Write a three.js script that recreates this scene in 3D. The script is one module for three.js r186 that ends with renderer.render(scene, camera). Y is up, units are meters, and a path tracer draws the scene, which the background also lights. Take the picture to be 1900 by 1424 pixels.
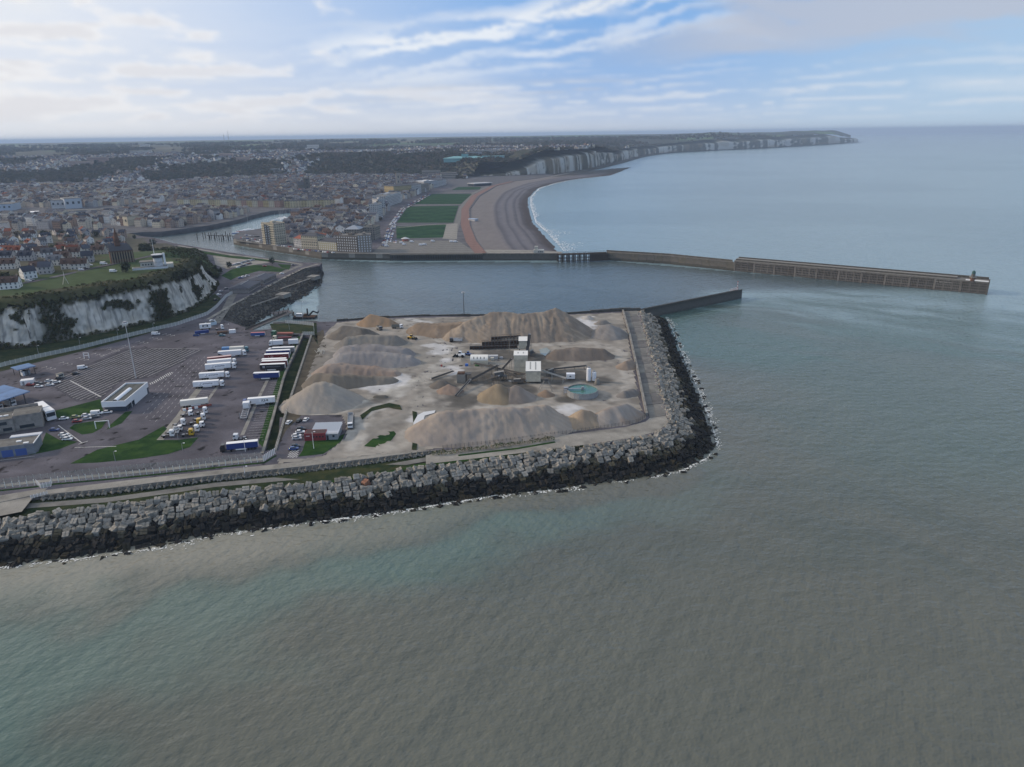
import * as THREE from 'three';
import { mergeGeometries } from 'three/addons/utils/BufferGeometryUtils.js';

// ---------- camera, sky, sun, exposure ----------
const scene = new THREE.Scene();
const camera = new THREE.PerspectiveCamera(56.72, 1024 / 767, 1, 120000);
camera.position.set(0, 140, 0);
camera.rotation.order = 'YXZ';
camera.rotation.set(-19.35 * Math.PI / 180, 0, -0.8 * Math.PI / 180);
const renderer = new THREE.WebGLRenderer({ antialias: true });
renderer.toneMapping = THREE.LinearToneMapping;
renderer.toneMappingExposure = 1.0;
renderer.shadowMap.enabled = true;
const SUN = new THREE.Vector3(-0.88, 0.39, -0.17).normalize();
const sun = new THREE.DirectionalLight(0xffe8d0, 2.9);
sun.position.copy(SUN).multiplyScalar(900).add(new THREE.Vector3(0, 0, -450));
sun.target.position.set(0, 0, -450);
sun.castShadow = true;
sun.shadow.radius = 8;
sun.shadow.mapSize.set(4096, 4096);
Object.assign(sun.shadow.camera, { left: -700, right: 700, top: 700, bottom: -700, near: 10, far: 2500 });
scene.add(sun, sun.target);
{ // sky: blue air, milky towards the horizon and the sun; a band of cirrus, small cumulus on the sunny side, a thin grey sheet on the other
  const W = 2048, H = 1024, data = new Float32Array(W * H * 4), st = (a, b, x) => { const t = Math.min(1, Math.max(0, (x - a) / (b - a))); return t * t * (3 - 2 * t); };
  const over = (c, d, k) => { for (let h = 0; h < 3; h++) c[h] += (d[h] - c[h]) * k; };
  for (let j = 0; j < H; j++) {
    const el = ((j + 0.5) / H - 0.5) * Math.PI, y = Math.sin(el), cc = Math.cos(el), E = Math.max(0, el * 180 / Math.PI), V = 12 * Math.log(1 + E / 6);
    for (let i = 0; i < W; i++) {
      const az = ((i + 0.5) / W - 0.5) * 2 * Math.PI, x = Math.cos(az) * cc, z = Math.sin(az) * cc, A = Math.atan2(x, -z) * 180 / Math.PI, k = (j * W + i) * 4;
      const toSun = x * SUN.x + y * SUN.y + z * SUN.z, near = st(-0.2, 0.75, toSun), glow = Math.pow(Math.max(0, 0.5 + 0.5 * toSun), 4);
      const c = [0.165, 0.40, 0.80];
      over(c, [0.66, 0.70, 0.76], 0.9 * Math.exp(-E / 3.4)); over(c, [0.76, 0.73, 0.72], 0.8 * near * Math.exp(-E / 2.2)); over(c, [0.44, 0.61, 0.74], 0.5 * st(5, 40, A) * st(120, 60, A) * Math.exp(-E / 9));
      over(c, [0.90, 0.91, 0.93], 0.75 * st(0.12, 0.80, toSun) * (1 - 0.25 * fbm(A / 9, V / 1.2, 4)) + 0.25 * glow);
      over(c, [0.50, 0.66, 0.81], 0.5 * st(8, 34, A) * st(140, 70, A));
      const wx = 3.2 * fbm(A / 7 + 2, V / 2.2 + 5, 5), wy = 1.1 * fbm(A / 7 + 40, V / 2.2 + 9, 5), wv = wy * 0.9;
      const s1 = fbm((A + V * 2 + wx) / 7, (V - 0.16 * A + wy) / 0.42, 7), lane = V - 7.6 - 0.155 * (A + 12) + wy * 0.7;
      const band = Math.exp(-Math.pow(lane / 1.25, 2)) * st(-22, -6, A) * st(50, 22, A), band2 = Math.exp(-Math.pow((lane + 2.2) / 0.7, 2)) * st(-14, -2, A) * st(20, 6, A); over(c, [0.86, 0.90, 0.95], Math.min(0.9, 1.25 * (band + 0.55 * band2) * st(-0.22, 0.38, s1)));
      const veil = st(-0.05, 0.55, fbm((A + V + wx) / 13 + 8, V / 1.5 + wv, 6) + 0.25 * fbm(A / 40, V / 8 + 3, 3)); over(c, [0.80, 0.83, 0.87], Math.min(0.9, (0.40 + 0.45 * st(12, 30, E)) * veil + 0.35 * st(14, 40, E)));  // veil thickened high above the view to make the sky light more neutral
      const thin = st(0.08, 0.46, fbm((A + wx) / 12 + 30, (V - 0.07 * A + 0.5 * wy) / 0.30, 6)) * Math.exp(-Math.pow((V - 4) / 2.8, 2)); over(c, [0.78, 0.81, 0.86], 0.6 * thin);
      const cuN = fbm((A + wx * 0.6) / 4.2 + 13, (V + wy * 0.5) / 0.8 + 2, 7) + 0.55 * fbm(A / 15 + 2, V / 3 + 1, 3) + 0.17 * st(-12, -30, A) - 0.24 * st(-20, -2, A), low = st(1.0, 3.0, V); over(c, [0.93, 0.92, 0.92], 0.75 * st(0.0, 0.26, cuN) * near * low); over(c, [0.64, 0.64, 0.69], 0.42 * st(0.18, 0.50, cuN) * near * low);
      const sh = fbm((A + wx) / 9 + 50, (V + wy) / 1.0 + 9, 7), sheet = st(-0.38, 0.16, sh) * st(2, 18, A) * st(6.0, 8.8, V - 0.02 * A + 1.5 * sh) * st(150, 60, A); over(c, [0.50, 0.54, 0.64], 0.8 * sheet);
      const strip = st(-0.05, 0.3, fbm((A + wx) / 5 + 70, (V + wy * 0.4) / 0.32 + 4, 6)) * Math.exp(-Math.pow((V - 5.0 - 0.03 * A) / 0.6, 2)) * st(-16, -6, A) * st(16, 4, A); over(c, [0.58, 0.61, 0.68], 0.7 * strip);
      data[k] = c[0]; data[k + 1] = c[1]; data[k + 2] = c[2]; data[k + 3] = 1;
    }
  }
  const sky = new THREE.DataTexture(data, W, H, THREE.RGBAFormat, THREE.FloatType);
  sky.mapping = THREE.EquirectangularReflectionMapping; sky.magFilter = THREE.LinearFilter; sky.needsUpdate = true;
  scene.background = sky; scene.environment = sky;
}
scene.fog = new THREE.FogExp2(0xb4cbe6, 0.000068);

// ---------- helpers ----------
function rngOf(seed) { let a = seed >>> 0; return () => { a = (a + 0x6D2B79F5) | 0; let t = Math.imul(a ^ (a >>> 15), 1 | a); t = (t + Math.imul(t ^ (t >>> 7), 61 | t)) ^ t; return ((t ^ (t >>> 14)) >>> 0) / 4294967296; }; }
function hash2(x, y) { let h = Math.imul(x, 374761393) + Math.imul(y, 668265263); h = Math.imul(h ^ (h >>> 13), 1274126177); return ((h ^ (h >>> 16)) >>> 0) / 4294967296; }
function noise(x, y, per = 0) {
  let xi = Math.floor(x), yi = Math.floor(y); const fx = x - xi, fy = y - yi, u = fx * fx * (3 - 2 * fx), v = fy * fy * (3 - 2 * fy);
  let x1 = xi + 1, y1 = yi + 1;
  if (per) { xi = ((xi % per) + per) % per; yi = ((yi % per) + per) % per; x1 = ((x1 % per) + per) % per; y1 = ((y1 % per) + per) % per; }
  const a = hash2(xi, yi), b = hash2(x1, yi), c = hash2(xi, y1), d = hash2(x1, y1);
  return (a + (b - a) * u + (c - a) * v + (a - b - c + d) * u * v) * 2 - 1;
}
function fbm(x, y, oct = 4, per = 0) { let s = 0, a = 0.5, f = 1; for (let i = 0; i < oct; i++) { s += a * noise(x * f + i * 17.3 * (per ? 0 : 1), y * f + i * 9.1 * (per ? 0 : 1), per ? per * f : 0); f *= 2; a *= 0.5; } return s; }
const sstep = (a, b, x) => { const t = Math.min(1, Math.max(0, (x - a) / (b - a))); return t * t * (3 - 2 * t); };
const lerp = (a, b, t) => a + (b - a) * t, mix3 = (a, b, t) => [lerp(a[0], b[0], t), lerp(a[1], b[1], t), lerp(a[2], b[2], t)];
const inPoly = (p, x, z) => { let c = false; for (let i = 0, j = p.length - 1; i < p.length; j = i++) { const a = p[i], b = p[j]; if ((a[1] > z) !== (b[1] > z) && x < (b[0] - a[0]) * (z - a[1]) / (b[1] - a[1]) + a[0]) c = !c; } return c; };
const segDist = (x, z, a, b) => { const dx = b[0] - a[0], dz = b[1] - a[1], l = dx * dx + dz * dz || 1e-9, t = Math.min(1, Math.max(0, ((x - a[0]) * dx + (z - a[1]) * dz) / l)); return [Math.hypot(x - a[0] - t * dx, z - a[1] - t * dz), t]; };
const lineDist = (x, z, p) => { let d = 1e9; for (let i = 0; i + 1 < p.length; i++) { const q = segDist(x, z, p[i], p[i + 1])[0]; if (q < d) d = q; } return d; };
const lengthOf = p => { let l = 0; for (let i = 0; i + 1 < p.length; i++) l += Math.hypot(p[i + 1][0] - p[i][0], p[i + 1][1] - p[i][1]); return l; };
function along(p, s) { // point and direction at arc length s
  for (let i = 0; i + 1 < p.length; i++) { const dx = p[i + 1][0] - p[i][0], dz = p[i + 1][1] - p[i][1], l = Math.hypot(dx, dz); if (s <= l || i + 2 === p.length) { const t = s / l; return [p[i][0] + dx * t, p[i][1] + dz * t, dx / l, dz / l, p[i].length > 2 ? lerp(p[i][2], p[i + 1][2], t) : 0]; } s -= l; }
}
class G { // collects flat-shaded faces with uv in metres and vertex colours
  constructor() { this.p = []; this.u = []; this.c = []; this.col = [1, 1, 1]; }
  tri(a, b, c) {
    const ux = b[0] - a[0], uy = b[1] - a[1], uz = b[2] - a[2], vx = c[0] - a[0], vy = c[1] - a[1], vz = c[2] - a[2];
    const nx = Math.abs(uy * vz - uz * vy), ny = Math.abs(uz * vx - ux * vz), nz = Math.abs(ux * vy - uy * vx);
    for (const q of [a, b, c]) { this.p.push(q[0], q[1], q[2]); this.c.push(...this.col); if (ny >= nx && ny >= nz) this.u.push(q[0], q[2]); else if (nx >= nz) this.u.push(q[2], q[1]); else this.u.push(q[0], q[1]); }
    return this;
  }
  quad(a, b, c, d) { this.tri(a, b, c); this.tri(a, c, d); return this; }
  box(x0, x1, y0, y1, z0, z1, col) {
    if (col) this.col = col;
    const P = (i, j, k) => [i ? x1 : x0, j ? y1 : y0, k ? z1 : z0];
    this.quad(P(0, 0, 1), P(1, 0, 1), P(1, 1, 1), P(0, 1, 1)); this.quad(P(1, 0, 0), P(0, 0, 0), P(0, 1, 0), P(1, 1, 0));
    this.quad(P(1, 0, 1), P(1, 0, 0), P(1, 1, 0), P(1, 1, 1)); this.quad(P(0, 0, 0), P(0, 0, 1), P(0, 1, 1), P(0, 1, 0));
    this.quad(P(0, 1, 1), P(1, 1, 1), P(1, 1, 0), P(0, 1, 0)); this.quad(P(0, 0, 0), P(1, 0, 0), P(1, 0, 1), P(0, 0, 1));
    return this;
  }
  bar(a, b, w, h = w, col) { // square bar from a to b
    if (col) this.col = col;
    const d = new THREE.Vector3(b[0] - a[0], b[1] - a[1], b[2] - a[2]).normalize(), up = Math.abs(d.y) > 0.95 ? new THREE.Vector3(1, 0, 0) : new THREE.Vector3(0, 1, 0);
    const s = new THREE.Vector3().crossVectors(d, up).normalize(), t = new THREE.Vector3().crossVectors(s, d);
    const q = (o, i, j) => [o[0] + s.x * i * w / 2 + t.x * j * h / 2, o[1] + s.y * i * w / 2 + t.y * j * h / 2, o[2] + s.z * i * w / 2 + t.z * j * h / 2];
    const k = [[-1, -1], [1, -1], [1, 1], [-1, 1]];
    for (let i = 0; i < 4; i++) { const m = k[i], n = k[(i + 1) % 4]; this.quad(q(a, ...m), q(b, ...m), q(b, ...n), q(a, ...n)); }
    this.quad(q(a, -1, -1), q(a, -1, 1), q(a, 1, 1), q(a, 1, -1)); this.quad(q(b, -1, -1), q(b, 1, -1), q(b, 1, 1), q(b, -1, 1));
    return this;
  }
  tube(a, b, r0, r1, n = 8, col, caps = true) {
    if (col) this.col = col;
    const d = new THREE.Vector3(b[0] - a[0], b[1] - a[1], b[2] - a[2]).normalize(), up = Math.abs(d.y) > 0.95 ? new THREE.Vector3(1, 0, 0) : new THREE.Vector3(0, 1, 0);
    const s = new THREE.Vector3().crossVectors(d, up).normalize(), t = new THREE.Vector3().crossVectors(s, d);
    const q = (o, i, r) => { const w = i / n * 2 * Math.PI, x = Math.cos(w) * r, y = Math.sin(w) * r; return [o[0] + s.x * x + t.x * y, o[1] + s.y * x + t.y * y, o[2] + s.z * x + t.z * y]; };
    for (let i = 0; i < n; i++) { this.quad(q(a, i, r0), q(a, i + 1, r0), q(b, i + 1, r1), q(b, i, r1)); if (caps) { this.tri(b, q(b, i, r1), q(b, i + 1, r1)); this.tri(a, q(a, i + 1, r0), q(a, i, r0)); } }
    return this;
  }
  sheet(poly, y, holes = []) { // flat polygon, facing up; y number or function of (x,z)
    const f = typeof y === 'function' ? y : () => y, A = poly.map(q => new THREE.Vector2(q[0], -q[1])), Hs = holes.map(h => h.map(q => new THREE.Vector2(q[0], -q[1])));
    if (THREE.ShapeUtils.isClockWise(A)) A.reverse();
    for (const h of Hs) if (!THREE.ShapeUtils.isClockWise(h)) h.reverse();
    const all = [...A, ...Hs.flat()];
    for (const [a, b, c] of THREE.ShapeUtils.triangulateShape(A, Hs)) { const P = i => [all[i].x, f(all[i].x, -all[i].y), -all[i].y]; this.tri(P(a), P(b), P(c)); }
    return this;
  }
  prism(poly, y0, y1, holes = []) {
    this.sheet(poly, y1, holes);
    const ring = (p, flip) => { const A = p.map(q => new THREE.Vector2(q[0], -q[1])); let r = p.slice(); if (THREE.ShapeUtils.isClockWise(A) !== flip) r.reverse(); for (let i = 0; i < r.length; i++) { const a = r[i], b = r[(i + 1) % r.length]; this.quad([a[0], y0, a[1]], [b[0], y0, b[1]], [b[0], y1, b[1]], [a[0], y1, a[1]]); } };
    ring(poly, false); for (const h of holes) ring(h, true);
    return this;
  }
  ribbon(path, w, y) { // flat strip along a path
    const f = typeof y === 'function' ? y : () => y; let L = null;
    for (let i = 0; i < path.length; i++) {
      const a = path[Math.max(0, i - 1)], b = path[Math.min(path.length - 1, i + 1)], dx = b[0] - a[0], dz = b[1] - a[1], l = Math.hypot(dx, dz) || 1, nx = -dz / l * w / 2, nz = dx / l * w / 2;
      const p = path[i], A = [p[0] - nx, 0, p[1] - nz], B = [p[0] + nx, 0, p[1] + nz]; A[1] = f(A[0], A[2]); B[1] = f(B[0], B[2]);
      if (L) this.quad(L[1], B, A, L[0]); L = [A, B];
    }
    return this;
  }
  wall(path, y0, y1, th, closed = false) { // upright wall along a path
    const n = path.length;
    for (let i = 0; i + 1 < n + (closed ? 1 : 0); i++) {
      const a = path[i], b = path[(i + 1) % n], dx = b[0] - a[0], dz = b[1] - a[1], l = Math.hypot(dx, dz) || 1, nx = -dz / l * th / 2, nz = dx / l * th / 2, ex = dx / l * th * 0.3, ez = dz / l * th * 0.3;
      const P = (q, s, e, y) => [q[0] + nx * s + ex * e, y, q[1] + nz * s + ez * e];
      this.quad(P(a, 1, -1, y0), P(b, 1, 1, y0), P(b, 1, 1, y1), P(a, 1, -1, y1)); this.quad(P(b, -1, 1, y0), P(a, -1, -1, y0), P(a, -1, -1, y1), P(b, -1, 1, y1));
      this.quad(P(a, 1, -1, y1), P(b, 1, 1, y1), P(b, -1, 1, y1), P(a, -1, -1, y1)); this.quad(P(a, -1, -1, y0), P(a, 1, -1, y0), P(a, 1, -1, y1), P(a, -1, -1, y1)); this.quad(P(b, 1, 1, y0), P(b, -1, 1, y0), P(b, -1, 1, y1), P(b, 1, 1, y1));
    }
    return this;
  }
  geo() {
    const g = new THREE.BufferGeometry(); g.setAttribute('position', new THREE.Float32BufferAttribute(this.p, 3)); g.setAttribute('uv', new THREE.Float32BufferAttribute(this.u, 2)); g.setAttribute('color', new THREE.Float32BufferAttribute(this.c, 3));
    g.computeVertexNormals(); return g;
  }
}
function gridMesh(nx, nz, at) { // indexed smooth sheet; at(i,j) -> [x,y,z,r,g,b] or null
  const p = [], c = [], u = [], id = new Int32Array(nx * nz).fill(-1), ix = []; let n = 0;
  for (let j = 0; j < nz; j++) for (let i = 0; i < nx; i++) { const q = at(i, j); if (!q) continue; id[j * nx + i] = n++; p.push(q[0], q[1], q[2]); c.push(q[3], q[4], q[5]); u.push(q[0], q[2]); }
  for (let j = 0; j + 1 < nz; j++) for (let i = 0; i + 1 < nx; i++) { const a = id[j * nx + i], b = id[j * nx + i + 1], d = id[(j + 1) * nx + i], e = id[(j + 1) * nx + i + 1]; if (a >= 0 && b >= 0 && d >= 0 && e >= 0) ix.push(a, d, e, a, e, b); }
  const g = new THREE.BufferGeometry(); g.setAttribute('position', new THREE.Float32BufferAttribute(p, 3)); g.setAttribute('color', new THREE.Float32BufferAttribute(c, 3)); g.setAttribute('uv', new THREE.Float32BufferAttribute(u, 2)); g.setIndex(ix); g.computeVertexNormals(); return g;
}
const counts = {};
const numbered = n => { const k = counts[n] = (counts[n] ?? -1) + 1; return k ? n + '_' + String(k).padStart(3, '0') : n; };
function tag(o, label, category, group, kind) { o.userData = {}; if (label) o.userData.label = label; if (category) o.userData.category = category; if (group) o.userData.group = group; if (kind) o.userData.kind = kind; return o; }
function mesh(name, geo, mat, parent) { const m = new THREE.Mesh(geo instanceof G ? geo.geo() : geo, mat); m.castShadow = m.receiveShadow = true; m.name = parent ? name : numbered(name); (parent || scene).add(m); return m; }
function thing(name, label, category, group) { const o = new THREE.Group(); o.name = numbered(name); scene.add(o); return tag(o, label, category, group); }
const solo = (name, geo, mat, label, category, group) => tag(mesh(name, geo, mat), label, category, group);
const struct = (name, geo, mat) => tag(mesh(name, geo, mat), undefined, undefined, undefined, 'structure');
function copyOf(o, label, group) { const c = o.clone(); c.name = numbered(o.name.replace(/_\d{3}$/, '')); c.userData = { ...o.userData }; if (label) c.userData.label = label; if (group) c.userData.group = group; scene.add(c); return c; }
function place(o, p, y, ry = 0) { o.position.set(p[0], y, p[1]); o.rotation.y = ry; return o; }
const headOf = (a, b) => Math.atan2(-(b[1] - a[1]), b[0] - a[0]);   // turn that brings local +x from a towards b
function instanced(name, geo, mat, list, label, category) { // list of [matrix, colour]
  const m = new THREE.InstancedMesh(geo, mat, list.length); const c = new THREE.Color();
  list.forEach((q, i) => { m.setMatrixAt(i, q[0]); if (q[1]) m.setColorAt(i, c.setRGB(...q[1])); });
  m.name = numbered(name); m.castShadow = m.receiveShadow = true; scene.add(m); return tag(m, label, category, undefined, 'stuff');
}
const M4 = (p, e, s) => new THREE.Matrix4().compose(new THREE.Vector3(...p), new THREE.Quaternion().setFromEuler(new THREE.Euler(...e)), Array.isArray(s) ? new THREE.Vector3(...s) : new THREE.Vector3(s, s, s));

// ---------- textures and materials ----------
function tex(n, fn, srgb = true, rep = 1) { // fn(u,v in 0..1) -> [r,g,b] 0..1, tiles
  const d = new Uint8Array(n * n * 4);
  for (let j = 0; j < n; j++) for (let i = 0; i < n; i++) { const q = fn(i / n, j / n), k = (j * n + i) * 4; for (let h = 0; h < 3; h++) d[k + h] = Math.max(0, Math.min(255, 255 * q[h])); d[k + 3] = 255; }
  const t = new THREE.DataTexture(d, n, n); t.wrapS = t.wrapT = THREE.RepeatWrapping; t.magFilter = THREE.LinearFilter; if (srgb) t.colorSpace = THREE.SRGBColorSpace; t.repeat.set(rep, rep); t.needsUpdate = true; return t;
}
const reps = (t, metres) => { const c = t.clone(); c.repeat.set(1 / metres, 1 / metres); c.needsUpdate = true; return c; };
const mott = tex(512, (u, v) => { const a = fbm(u * 4, v * 4, 6, 4) * 0.30 + noise(u * 64, v * 64, 64) * 0.05 + noise(u * 200, v * 200, 200) * 0.05; const q = 0.86 + a * 0.55; return [q, q, q]; });
const streak = tex(512, (u, v) => { const a = fbm(u * 24, v * 3, 5, 0) * 0; const q = 0.85 + 0.22 * fbm(u * 8, v * 8, 5, 8) + 0.10 * noise(u * 96, v * 6, 0) * 0 + 0.07 * noise(u * 128, v * 128, 128); return [q, q, q]; });
const bumpy = tex(256, (u, v) => { const q = 0.5 + 0.5 * fbm(u * 16, v * 16, 4, 16); return [q, q, q]; }, false);
const grassT = tex(512, (u, v) => { const a = fbm(u * 6, v * 6, 5, 6), b = noise(u * 128, v * 128, 128); return [0.80 + a * 0.45 + b * 0.10, 0.86 + a * 0.25 + b * 0.10, 0.80 + a * 0.25 + b * 0.10]; });
const yardT = tex(1024, (u, v) => { // patched asphalt: repairs, oil, worn lanes
  let q = 0.86 + 0.20 * fbm(u * 9, v * 9, 6, 9) + 0.05 * noise(u * 300, v * 300, 300);
  const st = noise(u * 14 + 0.4 * noise(v * 8, u * 8, 8), v * 40, 0) * 0; q += st;
  const oil = fbm(u * 22, v * 22, 3, 22); if (oil > 0.36) q -= (oil - 0.36) * 1.6;
  return [q, q * 0.995, q * 1.0];
});
const S = (c, rough = 0.9, o = {}) => { const m = new THREE.MeshPhysicalMaterial({ roughness: rough, metalness: 0, specularIntensity: rough > 0.8 ? 0.2 : 1, ...o }); m.color.setRGB(...c); return m; };
const VC = (rough = 0.95, o = {}) => S([1, 1, 1], rough, { vertexColors: true, ...o });
const M = {
  asphalt: S([0.128, 0.123, 0.140], 0.9, { map: reps(yardT, 90) }), concrete: S([0.30, 0.29, 0.265], 0.92, { map: reps(mott, 13) }), concreteDark: S([0.13, 0.125, 0.11], 0.95, { map: reps(mott, 9) }),
  slab: S([0.22, 0.215, 0.20], 0.92, { map: reps(mott, 17) }), path: S([0.33, 0.315, 0.28], 0.95, { map: reps(mott, 19) }), grass: S([0.028, 0.068, 0.014], 1, { map: reps(grassT, 23) }), lawn: S([0.024, 0.072, 0.034], 1, { map: reps(grassT, 60) }),
  rough: S([0.044, 0.050, 0.022], 1, { map: reps(grassT, 17) }), white: S([0.78, 0.78, 0.77], 0.5), paint: S([0.62, 0.62, 0.60], 0.8, { map: reps(mott, 3) }), cream: S([0.62, 0.60, 0.52], 0.6, { map: reps(mott, 8) }), dark: S([0.03, 0.032, 0.036], 0.6), glass: S([0.03, 0.04, 0.05], 0.12), black: S([0.02, 0.02, 0.022], 0.7), steel: S([0.30, 0.31, 0.33], 0.5, { metalness: 0.4 }), rust: S([0.13, 0.08, 0.055], 0.9, { map: reps(mott, 4) }), timber: S([0.075, 0.062, 0.05], 0.95, { map: reps(mott, 5) }), soil: S([0.11, 0.095, 0.07], 1, { map: reps(mott, 15) }), town: S([0.14, 0.14, 0.15], 0.95, { map: reps(mott, 50) }), stone: S([0.155, 0.146, 0.128], 0.95, { map: reps(mott, 11) }), wetStone: S([0.07, 0.066, 0.052], 0.8, { map: reps(mott, 7) }), tyre: S([0.018, 0.018, 0.018], 0.9), blueRoof: S([0.12, 0.235, 0.45], 0.6, { map: reps(mott, 12) }), slate: S([0.055, 0.06, 0.075], 0.75, { map: reps(mott, 6) }), brick: S([0.17, 0.10, 0.075], 0.95, { map: reps(mott, 5) }), red: S([0.27, 0.035, 0.03], 0.6), redPave: S([0.27, 0.17, 0.145], 0.95, { map: reps(mott, 15) }), vc: VC(0.95), vcs: VC(0.6)
};

// ================= the setting =================
const Q = 9;                                             // level of the port platform
// outlines in metres (x to the right, z towards the viewer)
const crest = [[-226.5,-214.8],[-189.1,-231.3],[-154.1,-240],[-117.1,-250.1],[-80.4,-255.9],[-38.8,-268.7],[-0.4,-279],[35.6,-289.6],[50.7,-293.9],[62.6,-298.9],[70.6,-305.5],[75.7,-316.6],[76.8,-327.8],[79,-353.3],[82.3,-379.7],[87.6,-428.8],[94.9,-492.2],[100,-539.5]];
const toe = [[-216.2,-199.5],[-178,-211.5],[-155.2,-216.2],[-131.8,-221.7],[-111.7,-230.6],[-75.1,-239.7],[-37.8,-249],[-9.4,-257.9],[18.8,-263],[33.4,-267.4],[56.8,-271.6],[74.6,-279.2],[89.3,-291.8],[97.9,-306.9],[101.7,-329],[104.6,-356.6],[108.7,-386.6],[111.2,-416.1],[113.9,-442.7],[118.2,-482],[123,-524.9],[125.2,-555.2]];
const wallLine = [[-234.3,-223.8],[-188.2,-248.6],[-161.3,-253.7],[-122.6,-264.3],[-84.7,-272.2],[-63,-277.8],[-40.6,-284.2],[-30.8,-286.1]];
const outline = [...wallLine.slice(0, 1), ...wallLine.slice(1), ...crest.slice(7), ...[[88.8,-540.1],[46.2,-532.1],[4.8,-529.4],[-35.6,-531.7],[-69.6,-531.9],[-101.8,-527],[-130.6,-518.8],[-145.8,-519.6],[-178.1,-518.2],[-174.6,-499.3],[-186.7,-497],[-196.2,-506.6],[-222.6,-532.2],[-229.6,-539.5],[-231.1,-580.2],[-228.3,-622.1],[-224.5,-688.6],[-220.9,-743.9],[-205.1,-762],[-207.3,-782.4],[-230.7,-787.8],[-259.6,-804.5],[-336.8,-865.4],[-385,-904.2],[-449.6,-957.5],[-501.8,-1015],[-552.9,-1048.7],[-685.5,-1086.7],[-1006.7,-1120.9],[-395.8,-411.4]]];
const ditch = [[-145.6,-481.7],[-139.9,-478.6],[-127.4,-407.8],[-116.6,-344.2],[-105.8,-290.3],[-110,-287.1],[-119,-328.7],[-132.7,-392.8]];
const platform = struct('port_ground', new G().prism(outline, -4, Q, [ditch]), M.asphalt);
struct('ditch_bed', new G().sheet(ditch, Q - 2.2), M.rough);
{ // lower terrace in front of the retaining wall, climbing to the platform at its far end
  const lowY = (x, z) => { const t = sstep(-75, -25, x); return lerp(7.4, Q - 0.02, t); };
  const g = new G(); const inner = wallLine.map(q => q), outer = crest.slice(0, 8);
  const n = 60, Li = lengthOf(inner), Lo = lengthOf(outer); let P = null;
  for (let i = 0; i <= n; i++) { const a = along(inner, Li * i / n), b = along(outer, Lo * i / n), A = [a[0], 0, a[1] - 0.2], B = [b[0], 0, b[1]]; A[1] = lowY(A[0]); B[1] = lowY(B[0]); if (P) { g.quad(P[0], P[1], B, A); g.quad(P[1], [P[1][0], -3, P[1][2]], [B[0], -3, B[2]], B); } P = [A, B]; }
  struct('terrace_ground', g, M.rough);
  // concrete service path on the terrace
  const pa = [[-188.1,-243],[-158.2,-247.2],[-120.7,-258.7],[-83.1,-265.3]], pb = [[-57.2,-271.1]], pc = [[-37.4,-277],[-12.2,-282.7],[11.7,-290.5]];
  struct('service_path', new G().ribbon([...pa, ...pb, ...pc], 4.0, (x, z) => lowY(x, z) + 0.05), M.slab);
  const w = thing('retaining_wall', 'long low concrete retaining wall behind the row of tetrapods', 'wall');
  const L = Li - 1; for (let i = 0; i < 46; i++) { const s0 = L * i / 46 + 0.04, s1 = L * (i + 1) / 46 - 0.04, a = along(wallLine, s0), b = along(wallLine, s1); mesh('wall_panel', new G().wall([[a[0], a[1] + 0.25], [b[0], b[1] + 0.25]], 6.5, Q + 0.25 + 0.03 * (i % 3), 0.5), M.concrete, w); }
}
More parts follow.
